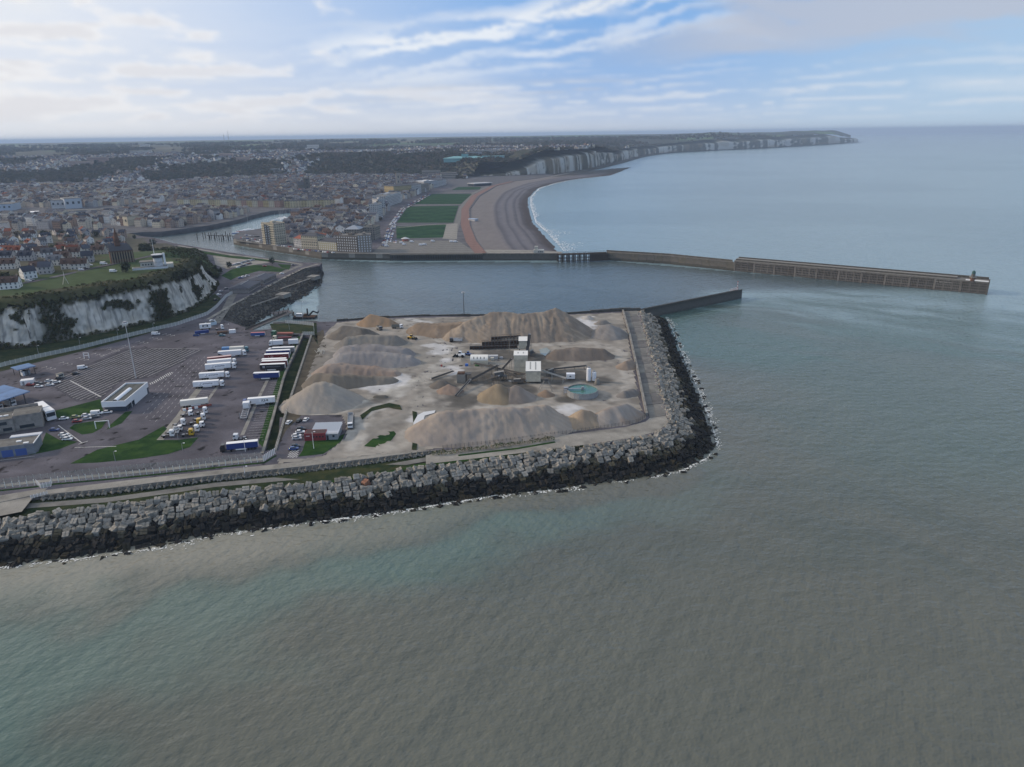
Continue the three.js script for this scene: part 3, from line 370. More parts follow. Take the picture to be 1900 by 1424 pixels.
// ================= the gravel yard =================
{
  const yard = [[-132,-492.5],[-129.9,-515.5],[-101.5,-525.3],[-35.4,-528.3],[46.1,-530.4],[86.4,-535],[80.6,-472.7],[70.3,-381.1],[64.4,-324],[59.3,-315.8],[27.1,-302.6],[2.1,-294.9],[-29,-287.8],[-58.9,-280.9],[-81.3,-276.8],[-100.6,-273.7],[-102.6,-280.2],[-93.1,-278.8],[-82.6,-282.3],[-77.4,-301.3],[-80.4,-315.5],[-85.3,-328.2],[-104.8,-328.9],[-111,-336.4],[-120.3,-399.3],[-128.3,-456.6]];
  let x0 = 1e9, x1 = -1e9, z0 = 1e9, z1 = -1e9; for (const q of yard) { x0 = Math.min(x0, q[0]); x1 = Math.max(x1, q[0]); z0 = Math.min(z0, q[1]); z1 = Math.max(z1, q[1]); }
  const tracks = [[[[-71.4,-290.3],[-73.4,-308.7],[-74,-329.2],[-64.9,-347.7],[-52,-381.7],[-39.5,-416.7],[-42.4,-452.3],[-55.9,-479.8],[-70.1,-502.8],[-83.8,-516.1]], 7, [0.40, 0.385, 0.35]], [[[-69,-284.6],[-59.7,-285.4],[-51.2,-292.6],[-46.7,-314.3],[-48.9,-343.2],[-44.4,-367.8],[-52.5,-386.5]], 6, [0.36, 0.34, 0.30]], [[[-108.2,-326.9],[-89.2,-331.2],[-71.6,-353.6],[-55.1,-381.8]], 4, [0.44, 0.42, 0.37]], [[[-36.2,-416.5],[-35.3,-451.9],[-17.5,-453.6],[18.1,-449.3],[53.9,-452.6],[69,-434.4],[66.7,-381.3],[59.5,-350.8],[41.4,-341.2],[21.9,-338.9],[-13.8,-334.2],[-42.3,-346.8]], 6, [0.37, 0.35, 0.315]], [[[53.3,-519.8],[58.7,-495.7],[57.3,-467]], 6, [0.52, 0.52, 0.52]], [[[-76.8,-523.9],[-59,-510],[-60.5,-487.3],[-68.7,-492.1]], 5, [0.50, 0.50, 0.49]]];
  const white = [[[-44.9,-440], 9], [[-33.1,-395.4], 9], [[-53.2,-452.8], 7], [[55.6,-503.6], 9], [[26.6,-329], 8], [[-63.9,-379.4], 10], [[-74.9,-372.6], 9], [[-41.4,-418.9], 6], [[29.9,-336.3], 7], [[-92.9,-324.2], 4], [[-47.5,-321.1], 4]];
  const mud = [[[-13.7,-379.1], 13], [[-21.5,-385.1], 12], [[-1.5,-373.1], 13], [[7.3,-363.9], 9], [[24.5,-381.2], 13], [[33.9,-384.6], 10], [[-36.6,-372.8], 9], [[47.8,-376.5], 8], [[28,-346.4], 6], [[-6.5,-428.6], 12], [[11.9,-419.8], 9], [[-71,-350.4], 6], [[-25.4,-346.2], 10], [[19.4,-403.3], 9], [[70.1,-466.3], 7]];
  const st = 1.1, nx = Math.ceil((x1 - x0) / st), nz = Math.ceil((z1 - z0) / st);
  const geo = gridMesh(nx, nz, (i, j) => {
    const x = x0 + i * st, z = z0 + j * st; if (!inPoly(yard, x, z)) return null;
    const n = fbm(x / 22, z / 22, 5), f = fbm(x / 4, z / 4, 4);
    let c = mix3([0.265, 0.25, 0.222], [0.31, 0.285, 0.248], sstep(-0.3, 0.3, n)); c = mix3(c, [0.17, 0.158, 0.14], 0.75 * sstep(0.06, 0.4, fbm(x / 15 + 50, z / 15, 5)));
    let rut = 0; for (const [p, w, k] of tracks) { const d = lineDist(x, z, p), e = w * (0.7 + 0.4 * f); if (d < e * 1.4) { const on = sstep(e * 1.3, e * 0.5, d); c = mix3(c, k, on * (0.65 + 0.5 * f)); rut -= on * 0.08 * Math.cos(d * 2.2); } }
    for (const [p, w] of mud) { const d = Math.hypot(x - p[0], z - p[1]), e = w * (1.15 + 1.1 * fbm(x / 8 + 3, z / 8, 4)); c = mix3(c, [0.10, 0.095, 0.086], 0.92 * sstep(e * 1.2, e * 0.55, d)); }
    for (const [p, w] of white) { const d = Math.hypot(x - p[0], (z - p[1]) * 0.8); const e = w * (0.8 + 1.1 * fbm(x / 9 + 7, z / 9, 4)); c = mix3(c, [0.56, 0.56, 0.56], 0.8 * sstep(e * 1.2, e * 0.6, d)); }
    const m = 0.9 + 0.30 * f; return [x, Q + 0.12 + 0.22 * f + rut, z, c[0] * m, c[1] * m, c[2] * m];
  });
  struct('yard_ground', geo, VC(0.97, { bumpMap: reps(bumpy, 2.3), bumpScale: 0.12 }));
  lay('grass_mound', [[-50.3,-332.6],[-47.9,-331.1],[-44.3,-307.7],[-42.4,-285.9],[-44.6,-286],[-46.4,-307.8]], Q + 0.35, M.rough);
  lay('grass_mound', [[-75.6,-327.8],[-71.7,-338.7],[-63.8,-344.5],[-57.8,-341.2],[-55.7,-334.3],[-63.4,-338.4],[-70.8,-333.4],[-73.4,-322.1]], Q + 0.35, M.rough);
  lay('wash_pit', [[-47.8,-317],[-46.9,-326.7],[-44.4,-331],[-38.7,-332.9],[-38.9,-329.3],[-43.3,-325.9],[-43.1,-310.2],[-46.9,-310.4]], Q + 0.4, S([0.55, 0.56, 0.56], 0.5));
  lay('settling_pond', [[18.2,-427.5],[17.6,-436.9],[22.6,-441.6],[24.7,-434.2],[21,-422.8]], Q + 0.42, S([0.28, 0.33, 0.33], 0.15));
}
function heap(label, pts, o = {}) { // loose heap: crest line with heights, sides at the angle of repose
  const sl = o.slope || 0.68, cell = o.cell || 0.8, R0 = o.seed || Math.abs(Math.round(pts[0][0] * 7 + pts[0][1] * 3)), c0 = o.col || [0.33, 0.27, 0.205], c1 = o.col2 || c0.map(v => v * 0.84), rough = o.rough ?? 1;
  let x0 = 1e9, x1 = -1e9, z0 = 1e9, z1 = -1e9; for (const q of pts) { const r = q[2] / sl + 3; x0 = Math.min(x0, q[0] - r); x1 = Math.max(x1, q[0] + r); z0 = Math.min(z0, q[1] - r); z1 = Math.max(z1, q[1] + r); }
  const nx = Math.ceil((x1 - x0) / cell) + 1, nz = Math.ceil((z1 - z0) / cell) + 1;
  const geo = gridMesh(nx, nz, (i, j) => {
    const x = x0 + i * cell, z = z0 + j * cell; let h = -9, s = 0, run = 0, top = 1, dd = 0;
    const wx = x + 1.2 * fbm(x / 9 + R0, z / 9, 3), wz = z + 1.2 * fbm(x / 9, z / 9 + R0, 3);
    for (let k = 0; k + 1 < pts.length || k === 0; k++) { const a = pts[k], b = pts[Math.min(k + 1, pts.length - 1)], [d, t] = segDist(wx, wz, a, b), hc = lerp(a[2], b[2], t), q = hc - Math.max(0, d - (o.flat || 0.6)) * sl, l = Math.hypot(b[0] - a[0], b[1] - a[1]); if (q > h) { h = q; top = hc; dd = d; const ang = Math.atan2(wz - a[1] - t * (b[1] - a[1]), wx - a[0] - t * (b[0] - a[0])); s = run + t * l + (t <= 0 || t >= 1 ? ang * Math.max(2.5, d * 0.8) : 0); } run += l; }
    const down = sstep(0, 1, 1 - h / top), gul = noise(s / 1.6, R0) * 0.32 + noise(s / 4.5, R0 + 5) * 0.45 + noise(s / 0.8, R0 + 9) * 0.14;
    h += rough * (gul * Math.min(1, dd / 5) * (1 - 0.7 * down) * (o.gul ?? 0.45) + 0.55 * fbm(x / 5 + R0, z / 5, 4) * (1 - down) + 0.34 * fbm(x / 2.1, z / 2.1 + R0, 4));
    if (h < -1.4) return null;
    const m = 1 + (o.stri ?? 0.07) * noise(s / 1.3, R0 + 31) + 0.20 * fbm(x / 7, z / 7 + R0, 4), c = mix3(c0, c1, sstep(-0.22, 0.3, fbm(x / 12 + R0, z / 12, 4) + 0.25 * noise(s / 3, R0 + 3)));
    const t = m * 0.86, gy = (c[0] + c[1] + c[2]) / 3, e = mix3(c, [gy, gy, gy], 0.22); return [x, Q + 0.1 + Math.max(h, -0.6), z, e[0] * t, e[1] * t, e[2] * t];
  });
  return solo('gravel_heap', geo, VC(0.98, { bumpMap: reps(bumpy, 2.6), bumpScale: 0.22 }), label, 'heap', o.group);
}
const tan = [0.335, 0.268, 0.195], pink = [0.33, 0.265, 0.215], grey = [0.255, 0.24, 0.225], lilac = [0.275, 0.26, 0.255], brown = [0.235, 0.175, 0.12];
heap('largest pale sand heap beside the front fence, long and flat-topped', [[-34.5,-305.1,10.2],[-25.7,-305.4,11],[-13.1,-306.6,10.8],[2.2,-308.8,10.3],[14.6,-312.5,9.7]], { col: [0.38, 0.315, 0.25], col2: [0.32, 0.275, 0.235], flat: 1.2, rough: 1.6, seed: 4 });
heap('highest brown gravel heap along the harbour edge behind the plant', [[-33,-471.1,9.7],[-25,-473.4,12.4],[-13.9,-476.4,15.6],[-4.1,-476.3,15.9],[8.6,-475,14.5],[22.2,-476.4,15.1],[30.6,-478.9,17.1],[36.5,-477.6,14.6]], { col: tan, col2: [0.25, 0.205, 0.16], flat: 0.7, rough: 1.3, seed: 11, gul: 1.25, stri: 0.14 });
heap('low brown shelf of gravel leaning on the highest heap', [[-63.7,-487.6,5.1],[-48.7,-481.8,6.4],[-35,-479.9,7.4]], { col: [0.30, 0.225, 0.155], col2: brown, flat: 4, seed: 15 });
heap('sharp orange-brown cone of gravel at the harbour edge', [[-103.1,-510.5,7.4],[-89.7,-507.1,4.4]], { col: [0.33, 0.22, 0.125], col2: [0.25, 0.165, 0.10], seed: 22, rough: 0.7 });
heap('dark grey-brown double-topped gravel heap below the orange cone', [[-116.7,-478,7.2],[-103.3,-474.7,6.3],[-98.2,-475.7,5.2]], { col: [0.20, 0.18, 0.15], col2: [0.16, 0.14, 0.115], seed: 31 });
heap('long grey-brown gravel ridge between dark heap and lilac ridges', [[-107.1,-453.6,5.7],[-96.8,-456,6],[-79.1,-457.9,5.3]], { col: [0.255, 0.235, 0.20], col2: [0.21, 0.195, 0.17], flat: 2, seed: 35 });
heap('rear lilac-grey gravel ridge with crumbled top', [[-103.3,-432.6,5.2],[-89,-433,5.9],[-69.8,-430.8,4.2]], { col: lilac, col2: [0.24, 0.225, 0.22], flat: 3, rough: 1.3, seed: 41 });
heap('front lilac-grey gravel ridge with smooth rounded side', [[-102.2,-414.6,6.4],[-89.2,-415.5,6.6],[-72.4,-414.1,5.4],[-63.7,-413.8,4]], { col: [0.29, 0.275, 0.265], col2: [0.255, 0.24, 0.235], flat: 3, seed: 47 });
heap('pinkish gravel ridge with lumpy top and cut side', [[-107.4,-395.1,5.2],[-98.2,-396.4,4.9],[-78.9,-395,3.1],[-69.7,-393,2]], { col: pink, col2: [0.29, 0.215, 0.165], flat: 2.5, rough: 1.4, seed: 53 });
heap('brown excavated gravel ridge with steep shadowed side', [[-108.3,-375.8,6.4],[-99.3,-373.1,6.5],[-79,-377.9,3.6],[-68.8,-379.3,2.4]], { col: [0.235, 0.205, 0.165], col2: [0.20, 0.17, 0.13], flat: 1.5, slope: 0.8, seed: 59 });
heap('round pale gravel heap nearest the car park and red office', [[-102.5,-346.9,10.4],[-97.5,-347.3,10.8],[-94.1,-347.4,9.8]], { col: [0.36, 0.32, 0.265], col2: [0.29, 0.27, 0.245], flat: 1.5, seed: 61, rough: 0.8 });
heap('golden sand cone under the conveyor end', [[-7.9,-351.6,7.3],[-6.4,-350.7,7.3]], { col: [0.30, 0.235, 0.145], col2: [0.24, 0.185, 0.12], seed: 67, rough: 0.6 });
heap('pink-grey gravel cone joined to the golden cone', [[1.6,-350.4,6.7],[3.3,-349.9,6]], { col: [0.30, 0.26, 0.225], col2: [0.22, 0.19, 0.165], seed: 71, rough: 0.7 });
heap('small neat orange cone beside the conveyor legs', [[17.9,-353.6,2.9],[18.2,-353.3,2.7]], { col: [0.28, 0.20, 0.135], seed: 73, rough: 0.5 });
heap('long brown wet gravel ridge behind the round tank', [[29,-421.2,4.5],[40.4,-421.4,5.7],[55.4,-421.1,4.5]], { col: [0.225, 0.185, 0.15], col2: [0.175, 0.145, 0.12], flat: 2, seed: 79 });
heap('grey pointed gravel heap by the wall of the breakwater road', [[62.6,-470.3,7],[67.6,-468.9,8],[72.6,-468.1,5.9]], { col: grey, col2: [0.19, 0.175, 0.155], seed: 83 });
heap('little white chalk cone near the harbour corner', [[56.6,-516.6,2.4],[57.4,-516.6,2.4]], { col: [0.45, 0.43, 0.40], seed: 87, rough: 0.4 });
heap('golden sand heap at the bend of the fence', [[32.9,-315.7,6],[36.1,-315.9,5.3]], { col: [0.40, 0.30, 0.19], col2: [0.33, 0.25, 0.17], seed: 91, rough: 0.8 });
heap('grey sand heap with pink crest at the fence corner', [[44,-316.9,5.4],[50.2,-320,6.3],[55.9,-323.4,6]], { col: [0.33, 0.295, 0.26], col2: [0.31, 0.24, 0.185], seed: 93 });
heap('low lilac mound of crushed stone by the wall', [[58.9,-350.2,2.3],[63.6,-354.4,2.6]], { col: [0.24, 0.225, 0.21], seed: 97, rough: 1.5 });
heap('low orange mound against the breakwater wall', [[66.9,-398.2,3.6],[70.3,-403.6,3.2]], { col: [0.30, 0.235, 0.18], seed: 99, rough: 1.5 });
heap('dark wet mound beside the concrete hopper', [[-41.2,-370.1,2.9],[-38.2,-370.3,3.1]], { col: [0.20, 0.175, 0.145], seed: 101 });
heap('small orange mound in front of the concrete hopper', [[-34.6,-361.8,3.8],[-31.5,-360.5,3]], { col: [0.30, 0.215, 0.16], seed: 103, rough: 1.3 });
heap('grey mound below the harbour corner chalk cone', [[64,-500.8,2.6],[68.1,-502.1,2.6]], { col: [0.27, 0.245, 0.215], seed: 107, rough: 1.5 });
heap('small dark triangular mound by the yard track', [[-72.6,-354.3,1],[-68.2,-354.1,1]], { col: [0.13, 0.12, 0.10], seed: 109, rough: 0.4 });

// ================= breakwater road, piers and jetties =================
{
  // concrete roadway of the breakwater in separate slabs
  const a = [[87.7,-538.4],[81.3,-465.7],[73.8,-390.7],[67.9,-334.8],[66.7,-319.7]], b = [[98,-539.6],[91.5,-469.3],[82.5,-390.3],[76.6,-334.5],[75.1,-322.2]];
  struct('breakwater_bed', new G().sheet([...a, ...b.slice().reverse()], Q + 0.03), M.concreteDark);
  const N = 13, La = lengthOf(a), Lb = lengthOf(b), rd = thing('breakwater_road', 'grey concrete slab road running along the breakwater behind the cubes', 'road');
  const mats = [M.slab, S([0.205, 0.20, 0.19], 0.92, { map: reps(mott, 14) }), S([0.24, 0.235, 0.215], 0.92, { map: reps(mott, 21) }), S([0.17, 0.165, 0.16], 0.92, { map: reps(mott, 18) })];
  for (let i = 0; i < N; i++) for (let k = 0; k < 2; k++) { const pt = (t, v) => { const p = along(a, La * t), q = along(b, Lb * t); return [lerp(p[0], q[0], v), lerp(p[1], q[1], v)]; }; const t0 = i / N + 0.0012, t1 = (i + 1) / N - 0.0012, v0 = k ? 0.405 : 0.0, v1 = k ? 1 : 0.395; mesh('road_slab', new G().prism([pt(t0, v0), pt(t1, v0), pt(t1, v1), pt(t0, v1)], Q, Q + 0.16 + 0.03 * ((i * 7 + k * 3) % 3)), mats[(i * 5 + k * 2 + (i > 7 ? 2 : 0)) % 4], rd); }
  struct('breakwater_bend', new G().sheet([...[[66.7,-319.7],[75.1,-322.2],[74.3,-313.3],[67.7,-303.7],[56,-296.7],[35.7,-290.2],[1.9,-281.1],[-23.4,-274.9],[-36.8,-271.7],[-37.8,-280.2],[-28.9,-285.5],[2.1,-293.7],[27,-301.4],[53,-308.8],[63.8,-315]]], Q + 0.08), M.path);
  const w = thing('breakwater_wall', 'low pale concrete wall between gravel yard and breakwater road', 'wall'), wl = [[86.6,-536.7],[80.9,-469.9],[72.9,-390.7],[67.7,-342.5],[65.7,-322.5]], L = lengthOf(wl);
  for (let i = 0; i < 22; i++) { const p = along(wl, L * i / 22 + 0.05), q = along(wl, L * (i + 1) / 22 - 0.05); mesh('wall_panel', new G().wall([p, q], Q - 0.2, Q + 1.75 + 0.12 * ((i * 5) % 3), 1.1), M.concrete, w); }
  const k = thing('harbour_parapet', 'long low stone parapet along the harbour edge of the yard', 'wall'), kl = [[100.3,-541.2],[85.5,-540.3],[46.4,-533.8],[4.9,-531.1],[-35.6,-531.7],[-69.6,-531.9],[-102.1,-528.7],[-131,-520.4]], Lk = lengthOf(kl);
  for (let i = 0; i < 30; i++) { const p = along(kl, Lk * i / 30 + 0.06), q = along(kl, Lk * (i + 1) / 30 - 0.06); mesh('parapet_stone', new G().wall([p, q], Q - 2, Q + (i < 5 ? 1.9 : 0.9) + 0.15 * ((i * 3) % 4), i < 5 ? 1.6 : 1.0), M.concreteDark, k); }
}
{ // short outer pier
  const p0 = [110.5,-552.5], p1 = [204.2,-617.5], q = thing('outer_pier', 'dark sheer concrete pier sticking out from the breakwater corner', 'pier');
  const L = Math.hypot(p1[0] - p0[0], p1[1] - p0[1]); place(q, p0, 0, headOf(p0, p1)); q.scale.y = 1.18;
  mesh('pier_body', new G().box(-6, L * 0.62, -4, 5.2, -5, 0), M.concreteDark, q); mesh('pier_body', new G().box(L * 0.62 + 0.12, L, -4, 5.25, -5, 0.05), M.concreteDark, q);
  mesh('deck', new G().box(-6, L - 0.1, 5.2, 5.45, -4.9, -0.6), M.slab, q); mesh('parapet', new G().box(-6, L, 5.2, 6.9, -0.62, 0.08), M.wetStone, q); mesh('back_parapet', new G().box(-6, L, 5.2, 6.1, -5.05, -4.5), M.concreteDark, q);
  for (let i = 0; i < 14; i++) mesh('railing_post', new G().box(L - 11 + i * 0.85, L - 10.9 + i * 0.85, 5.4, 7.9, -4.6, -4.5), i % 2 ? M.red : M.white, q);
  mesh('railing', new G().box(L - 11, L - 0.2, 7.7, 7.85, -4.6, -4.5), M.white, q);
  const b = thing('light_post', 'slim red and white navigation light post at the outer pier end', 'post'); place(b, [p1[0] - 4, p1[1] - 1.5], 6.43, 0);
  for (let i = 0; i < 6; i++) mesh('mast', new G().tube([0, i * 1.3, 0], [0, i * 1.3 + 1.3, 0], 0.22, 0.2, 8), i % 2 ? M.white : M.red, b); mesh('lamp', new G().tube([0, 7.8, 0], [0, 8.6, 0], 0.45, 0.3, 8), M.red, b);
}
{ // west jetty: masonry stretch, then the wide concrete lattice with a light at its end
  const J = [[113,-827.2],[177.3,-796.6],[236.8,-748.7]], j = thing('masonry_jetty', 'weathered masonry jetty between timber trestle and lattice jetty', 'jetty');
  let L = lengthOf(J); const N = 16;
  for (let i = 0; i < N; i++) { const a = along(J, L * i / N + 0.1), b = along(J, L * (i + 1) / N - 0.1), wob = 0.25 * ((i * 7) % 3); const g = new G().prism([[a[0], a[1]], [b[0], b[1]], [b[0], b[1] - 9 - wob], [a[0], a[1] - 9 - wob]], -4, 7.0); mesh('masonry_block', g, i % 3 ? M.stone : S([0.16, 0.15, 0.125], 0.95, { map: reps(mott, 8) }), j);
    mesh('foot', new G().prism([[a[0], a[1] + 0.5], [b[0], b[1] + 0.5], [b[0], b[1]], [a[0], a[1]]], -4, 2.0 + wob), M.wetStone, j); mesh('parapet', new G().wall([[a[0], a[1] - 8.6], [b[0], b[1] - 8.6]], 6.9, 8.2, 0.8), M.stone, j); }
  j.scale.y = 1.27; const A = [236.1,-748.2], B = [421.1,-618.9], k = thing('lattice_jetty', 'long concrete jetty with rows of square openings ending in the sea', 'jetty'); place(k, A, 0, headOf(A, B)); L = Math.hypot(B[0] - A[0], B[1] - A[1]);
  const ch = new G(); mesh('core', new G().box(0, L, -4, 8.2, -15, -5.2), M.wetStone, k); mesh('deck', new G().box(0, L, 8.2, 8.6, -15, 0.1), M.slab, k);
  mesh('step', new G().box(0, L - 24, 8.6, 9.5, -12.2, -4.6), M.concreteDark, k); mesh('walkway', new G().box(0, L - 24, 9.5, 9.62, -11.9, -7.4), M.concrete, k); mesh('parapet', new G().box(0, L, 8.6, 10.3, -15.1, -14.2), M.concreteDark, k); mesh('kerb', new G().box(0, L - 2, 8.6, 9.1, -0.7, 0.0), M.concrete, k);
  const NP = 11, W = L / NP, latA = S([0.21, 0.197, 0.178], 0.95, { map: reps(mott, 10) }), latB = S([0.185, 0.173, 0.156], 0.95, { map: reps(mott, 8) });
  for (let i = 0; i < NP; i++) { const x = i * W, g = new G(); const cols = 14, st = (W - 1.6) / cols;
    g.box(x, x + 1.6, -4, 8.2, -5.2, 0); for (let c = 1; c <= cols; c++) if (c % 5 !== 0) g.box(x + 1.6 + st * c - 0.5, x + 1.6 + st * c, -4, 7.6, -1.2, -0.08); else g.box(x + 1.6 + st * c - 1.0, x + 1.6 + st * c, -4, 7.6, -1.2, -0.04);
    for (let r = 0; r < 5; r++) g.box(x + 1.6, x + W, -1.4 + r * 1.85, -0.8 + r * 1.85, -1.15, -0.12); g.box(x + 1.6, x + W, 7.4, 8.2, -1.2, -0.02); mesh('lattice_panel', g, i % 2 ? latA : latB, k); }
  mesh('end_wall', new G().box(L, L + 1.2, -4, 8.9, -15.2, 0.2), M.concreteDark, k); mesh('white_band', new G().box(L - 17, L + 0.5, 8.9, 9.7, 0.02, 0.3), M.white, k);
  k.scale.y = 1.27; const lh = thing('jetty_light', 'small harbour light with green lantern at the lattice jetty end', 'lighthouse'); place(lh, [B[0] - 9, B[1] - 8], 10.92, 0);
  mesh('base', new G().tube([0, 0, 0], [0, 3.2, 0], 2.6, 2.2, 8), M.brick, lh); mesh('gallery', new G().tube([0, 3.2, 0], [0, 3.7, 0], 2.9, 2.9, 8), M.concrete, lh); mesh('tower', new G().tube([0, 3.7, 0], [0, 6.3, 0], 1.7, 1.5, 8), M.stone, lh); mesh('lantern', new G().tube([0, 6.3, 0], [0, 8.2, 0], 1.5, 1.4, 8), S([0.02, 0.07, 0.06], 0.4), lh); mesh('lantern_cap', new G().tube([0, 8.2, 0], [0, 9.4, 0], 1.6, 0.15, 8), S([0.02, 0.07, 0.06], 0.4), lh); for (let i = 0; i < 8; i++) mesh('railing_post', new G().box(-0.06, 0.06, 3.7, 4.8, -0.06, 0.06).geo().translate(Math.cos(i * 0.785) * 2.7, 0, Math.sin(i * 0.785) * 2.7), M.steel, lh);
  const be = thing('bench_row', 'row of pale concrete benches near the end of the lattice jetty', 'bench'); place(be, [B[0] - 44, B[1] - 5.5], 10.92, headOf(A, B)); for (let i = 0; i < 4; i++) mesh('seat', new G().box(i * 3.6, i * 3.6 + 2.4, 0, 0.9, -0.5, 0.5), M.concrete, be);
}
{ // timber trestle
  const A = [55.2,-817.2], B = [111.9,-823.6], t = thing('timber_trestle', 'open timber trestle walkway between shingle beach and masonry jetty', 'jetty'), L = Math.hypot(B[0] - A[0], B[1] - A[1]); place(t, A, 0, headOf(A, B)); t.scale.y = 1.25;
  for (let i = 0; i <= 26; i++) { const x = L * i / 26; if (i % 3 === 1 && i < 18) continue; mesh('post', new G().box(x - 0.5, x + 0.5, -4, 7.8, -0.4, 0.4), M.timber, t); mesh('post', new G().box(x - 0.45, x + 0.45, -4, 7.4, -7.3, -6.5), M.timber, t); if (i > 17) mesh('plank', new G().box(x - 1.2, x + 1.2, 0.5, 6.4, 0.82, 1.0), M.timber, t); if (i % 2 && i < 17) mesh('rail_post', new G().box(x - 0.07, x + 0.07, 7, 8.4, -6.9, -6.75), M.timber, t); }
  for (const y of [0.6, 3.2, 6.4]) { mesh('beam', new G().box(0, L, y, y + 0.6, 0.5, 0.8), M.timber, t); mesh('beam', new G().box(0, L, y, y + 0.4, -7.5, -7.2), M.timber, t); }
  mesh('deck', new G().box(0, L, 6.9, 7.2, -7.6, 0.7), M.timber, t); mesh('handrail', new G().box(0, L, 8.2, 8.35, -7.1, -6.9), M.timber, t);
}

// ================= vehicles =================
const paint = (c, r = 0.35) => new THREE.MeshPhysicalMaterial({ color: new THREE.Color().setRGB(...c), roughness: r, clearcoat: 0.5, clearcoatRoughness: 0.2 });
const P = { white: paint([0.75, 0.75, 0.75]), silver: paint([0.42, 0.43, 0.45]), grey: paint([0.13, 0.135, 0.145]), black: paint([0.015, 0.015, 0.018]), blue: paint([0.02, 0.06, 0.22]), red: paint([0.26, 0.02, 0.02]), yellow: paint([0.42, 0.36, 0.02]), olive: paint([0.26, 0.27, 0.10]), truckYellow: paint([0.55, 0.33, 0.02]), teal: paint([0.05, 0.16, 0.20]) };
const wheelGeo = (() => { const g = new THREE.CylinderGeometry(0.5, 0.5, 0.3, 12); g.rotateX(Math.PI / 2); return g; })();
function side(pts, w, bevel = 0.08) { const s = new THREE.Shape(); pts.forEach((p, i) => i ? s.lineTo(...p) : s.moveTo(...p)); const e = new THREE.ExtrudeGeometry(s, { depth: w - 2 * bevel, bevelEnabled: true, bevelThickness: bevel, bevelSize: bevel, bevelOffset: -bevel, bevelSegments: 1 }); e.translate(0, 0, -w / 2 + bevel); return e; }
const wheelsAt = (o, xs, w, r) => { for (const x of xs) for (const s of [-1, 1]) { const m = mesh('wheel', wheelGeo, M.tyre, o); m.position.set(x, r, s * (w / 2 - 0.12)); m.scale.set(2 * r, 2 * r, 0.8); } };
const carHull = side([[-2.1, 0.28], [2.1, 0.28], [2.15, 0.75], [1.2, 0.92], [-1.9, 0.98], [-2.15, 0.8]], 1.78), carTop = side([[-1.85, 0.96], [-1.45, 1.45], [0.25, 1.47], [1.15, 0.92]], 1.6, 0.12), carRoof = side([[-1.4, 1.43], [0.2, 1.45], [0.15, 1.52], [-1.3, 1.51]], 1.4, 0.04);
function car(paintM, label, p, dir, group) { const o = thing('parked_car', label, 'car', group); mesh('body', carHull, paintM, o); mesh('window', carTop, M.glass, o); mesh('roof', carRoof, paintM, o); wheelsAt(o, [-1.3, 1.3], 1.78, 0.32); return place(o, p, Q + 0.1, dir); }
const vanBody = side([[-2.7, 0.35], [2.6, 0.35], [2.75, 1.0], [2.0, 1.25], [1.35, 2.25], [-2.65, 2.35], [-2.75, 0.8]], 2.0, 0.12), vanScreen = side([[1.42, 2.1], [2.0, 1.28], [2.08, 1.3], [1.5, 2.14]], 1.7, 0.02);
function van(pm, label, p, dir, group) { const o = thing('delivery_van', label, 'van', group); mesh('body', vanBody, pm, o); mesh('windscreen', vanScreen, M.glass, o); for (const s of [-1, 1]) mesh('side_window', new G().box(0.7, 1.45, 1.35, 1.95, s * 1.0 - 0.01, s * 1.0 + 0.01), M.glass, o); wheelsAt(o, [-1.7, 1.7], 2.0, 0.36); return place(o, p, Q + 0.1, dir); }
const cabGeo = side([[-0.95, 0.75], [1.15, 0.45], [1.2, 1.9], [1.05, 2.8], [0.6, 3.55], [-0.95, 3.6]], 2.42, 0.1), cabLow = side([[-1.1, 0.95], [-1.05, 2.85], [0.9, 2.95], [1.12, 1.9], [1.15, 0.45], [-0.9, 0.45]], 2.38, 0.1);
function cabOn(o, x, pm, high) { const c = mesh('cab', high ? cabGeo : cabLow, pm, o); c.position.set(x, 0, 0); const g = new THREE.BoxGeometry(0.06, 0.8, 2.1); const w = mesh('windscreen', g, M.glass, c); w.position.set(1.12, 2.28, 0); w.rotation.z = 0.13; for (const s of [-1, 1]) { mesh('side_window', new G().box(0.1, 0.85, 1.85, 2.55, s * 1.2 - 0.025, s * 1.2 + 0.025), M.glass, c); mesh('mirror', new G().box(1.05, 1.2, 1.9, 2.6, s * 1.38 - 0.1, s * 1.38 + 0.1), M.black, c); } mesh('bumper', new G().box(1.0, 1.28, 0.3, 0.8, -1.15, 1.15), M.dark, c); return c; }
function tractor(pm, label, p, dir, high = true, group) { const o = thing('tractor_unit', label, 'truck', group); mesh('chassis', new G().box(-4.2, 1.0, 0.6, 0.95, -0.5, 0.5), M.black, o); mesh('fifth_wheel', new G().box(-3.4, -2.2, 0.95, 1.15, -0.7, 0.7), M.steel, o); mesh('fuel_tank', new G().box(-1.8, -0.9, 0.45, 1.0, -1.15, -0.55), M.steel, o); cabOn(o, 0.9, pm, high); wheelsAt(o, [1.2, -2.8], 2.4, 0.5); return place(o, p, Q + 0.06, dir); }
function textTex(w, h, draw) { const c = document.createElement('canvas'); c.width = w; c.height = h; const x = c.getContext('2d'); draw(x, w, h); const t = new THREE.CanvasTexture(c); t.colorSpace = THREE.SRGBColorSpace; t.magFilter = THREE.LinearFilter; return t; }
const plate = (o, w, h, x, y, z, t, ry = 0) => { const m = mesh('lettering', new THREE.PlaneGeometry(w, h), new THREE.MeshStandardMaterial({ map: t, roughness: 0.5 }), o); m.position.set(x, y, z); m.rotation.y = ry; return m; };
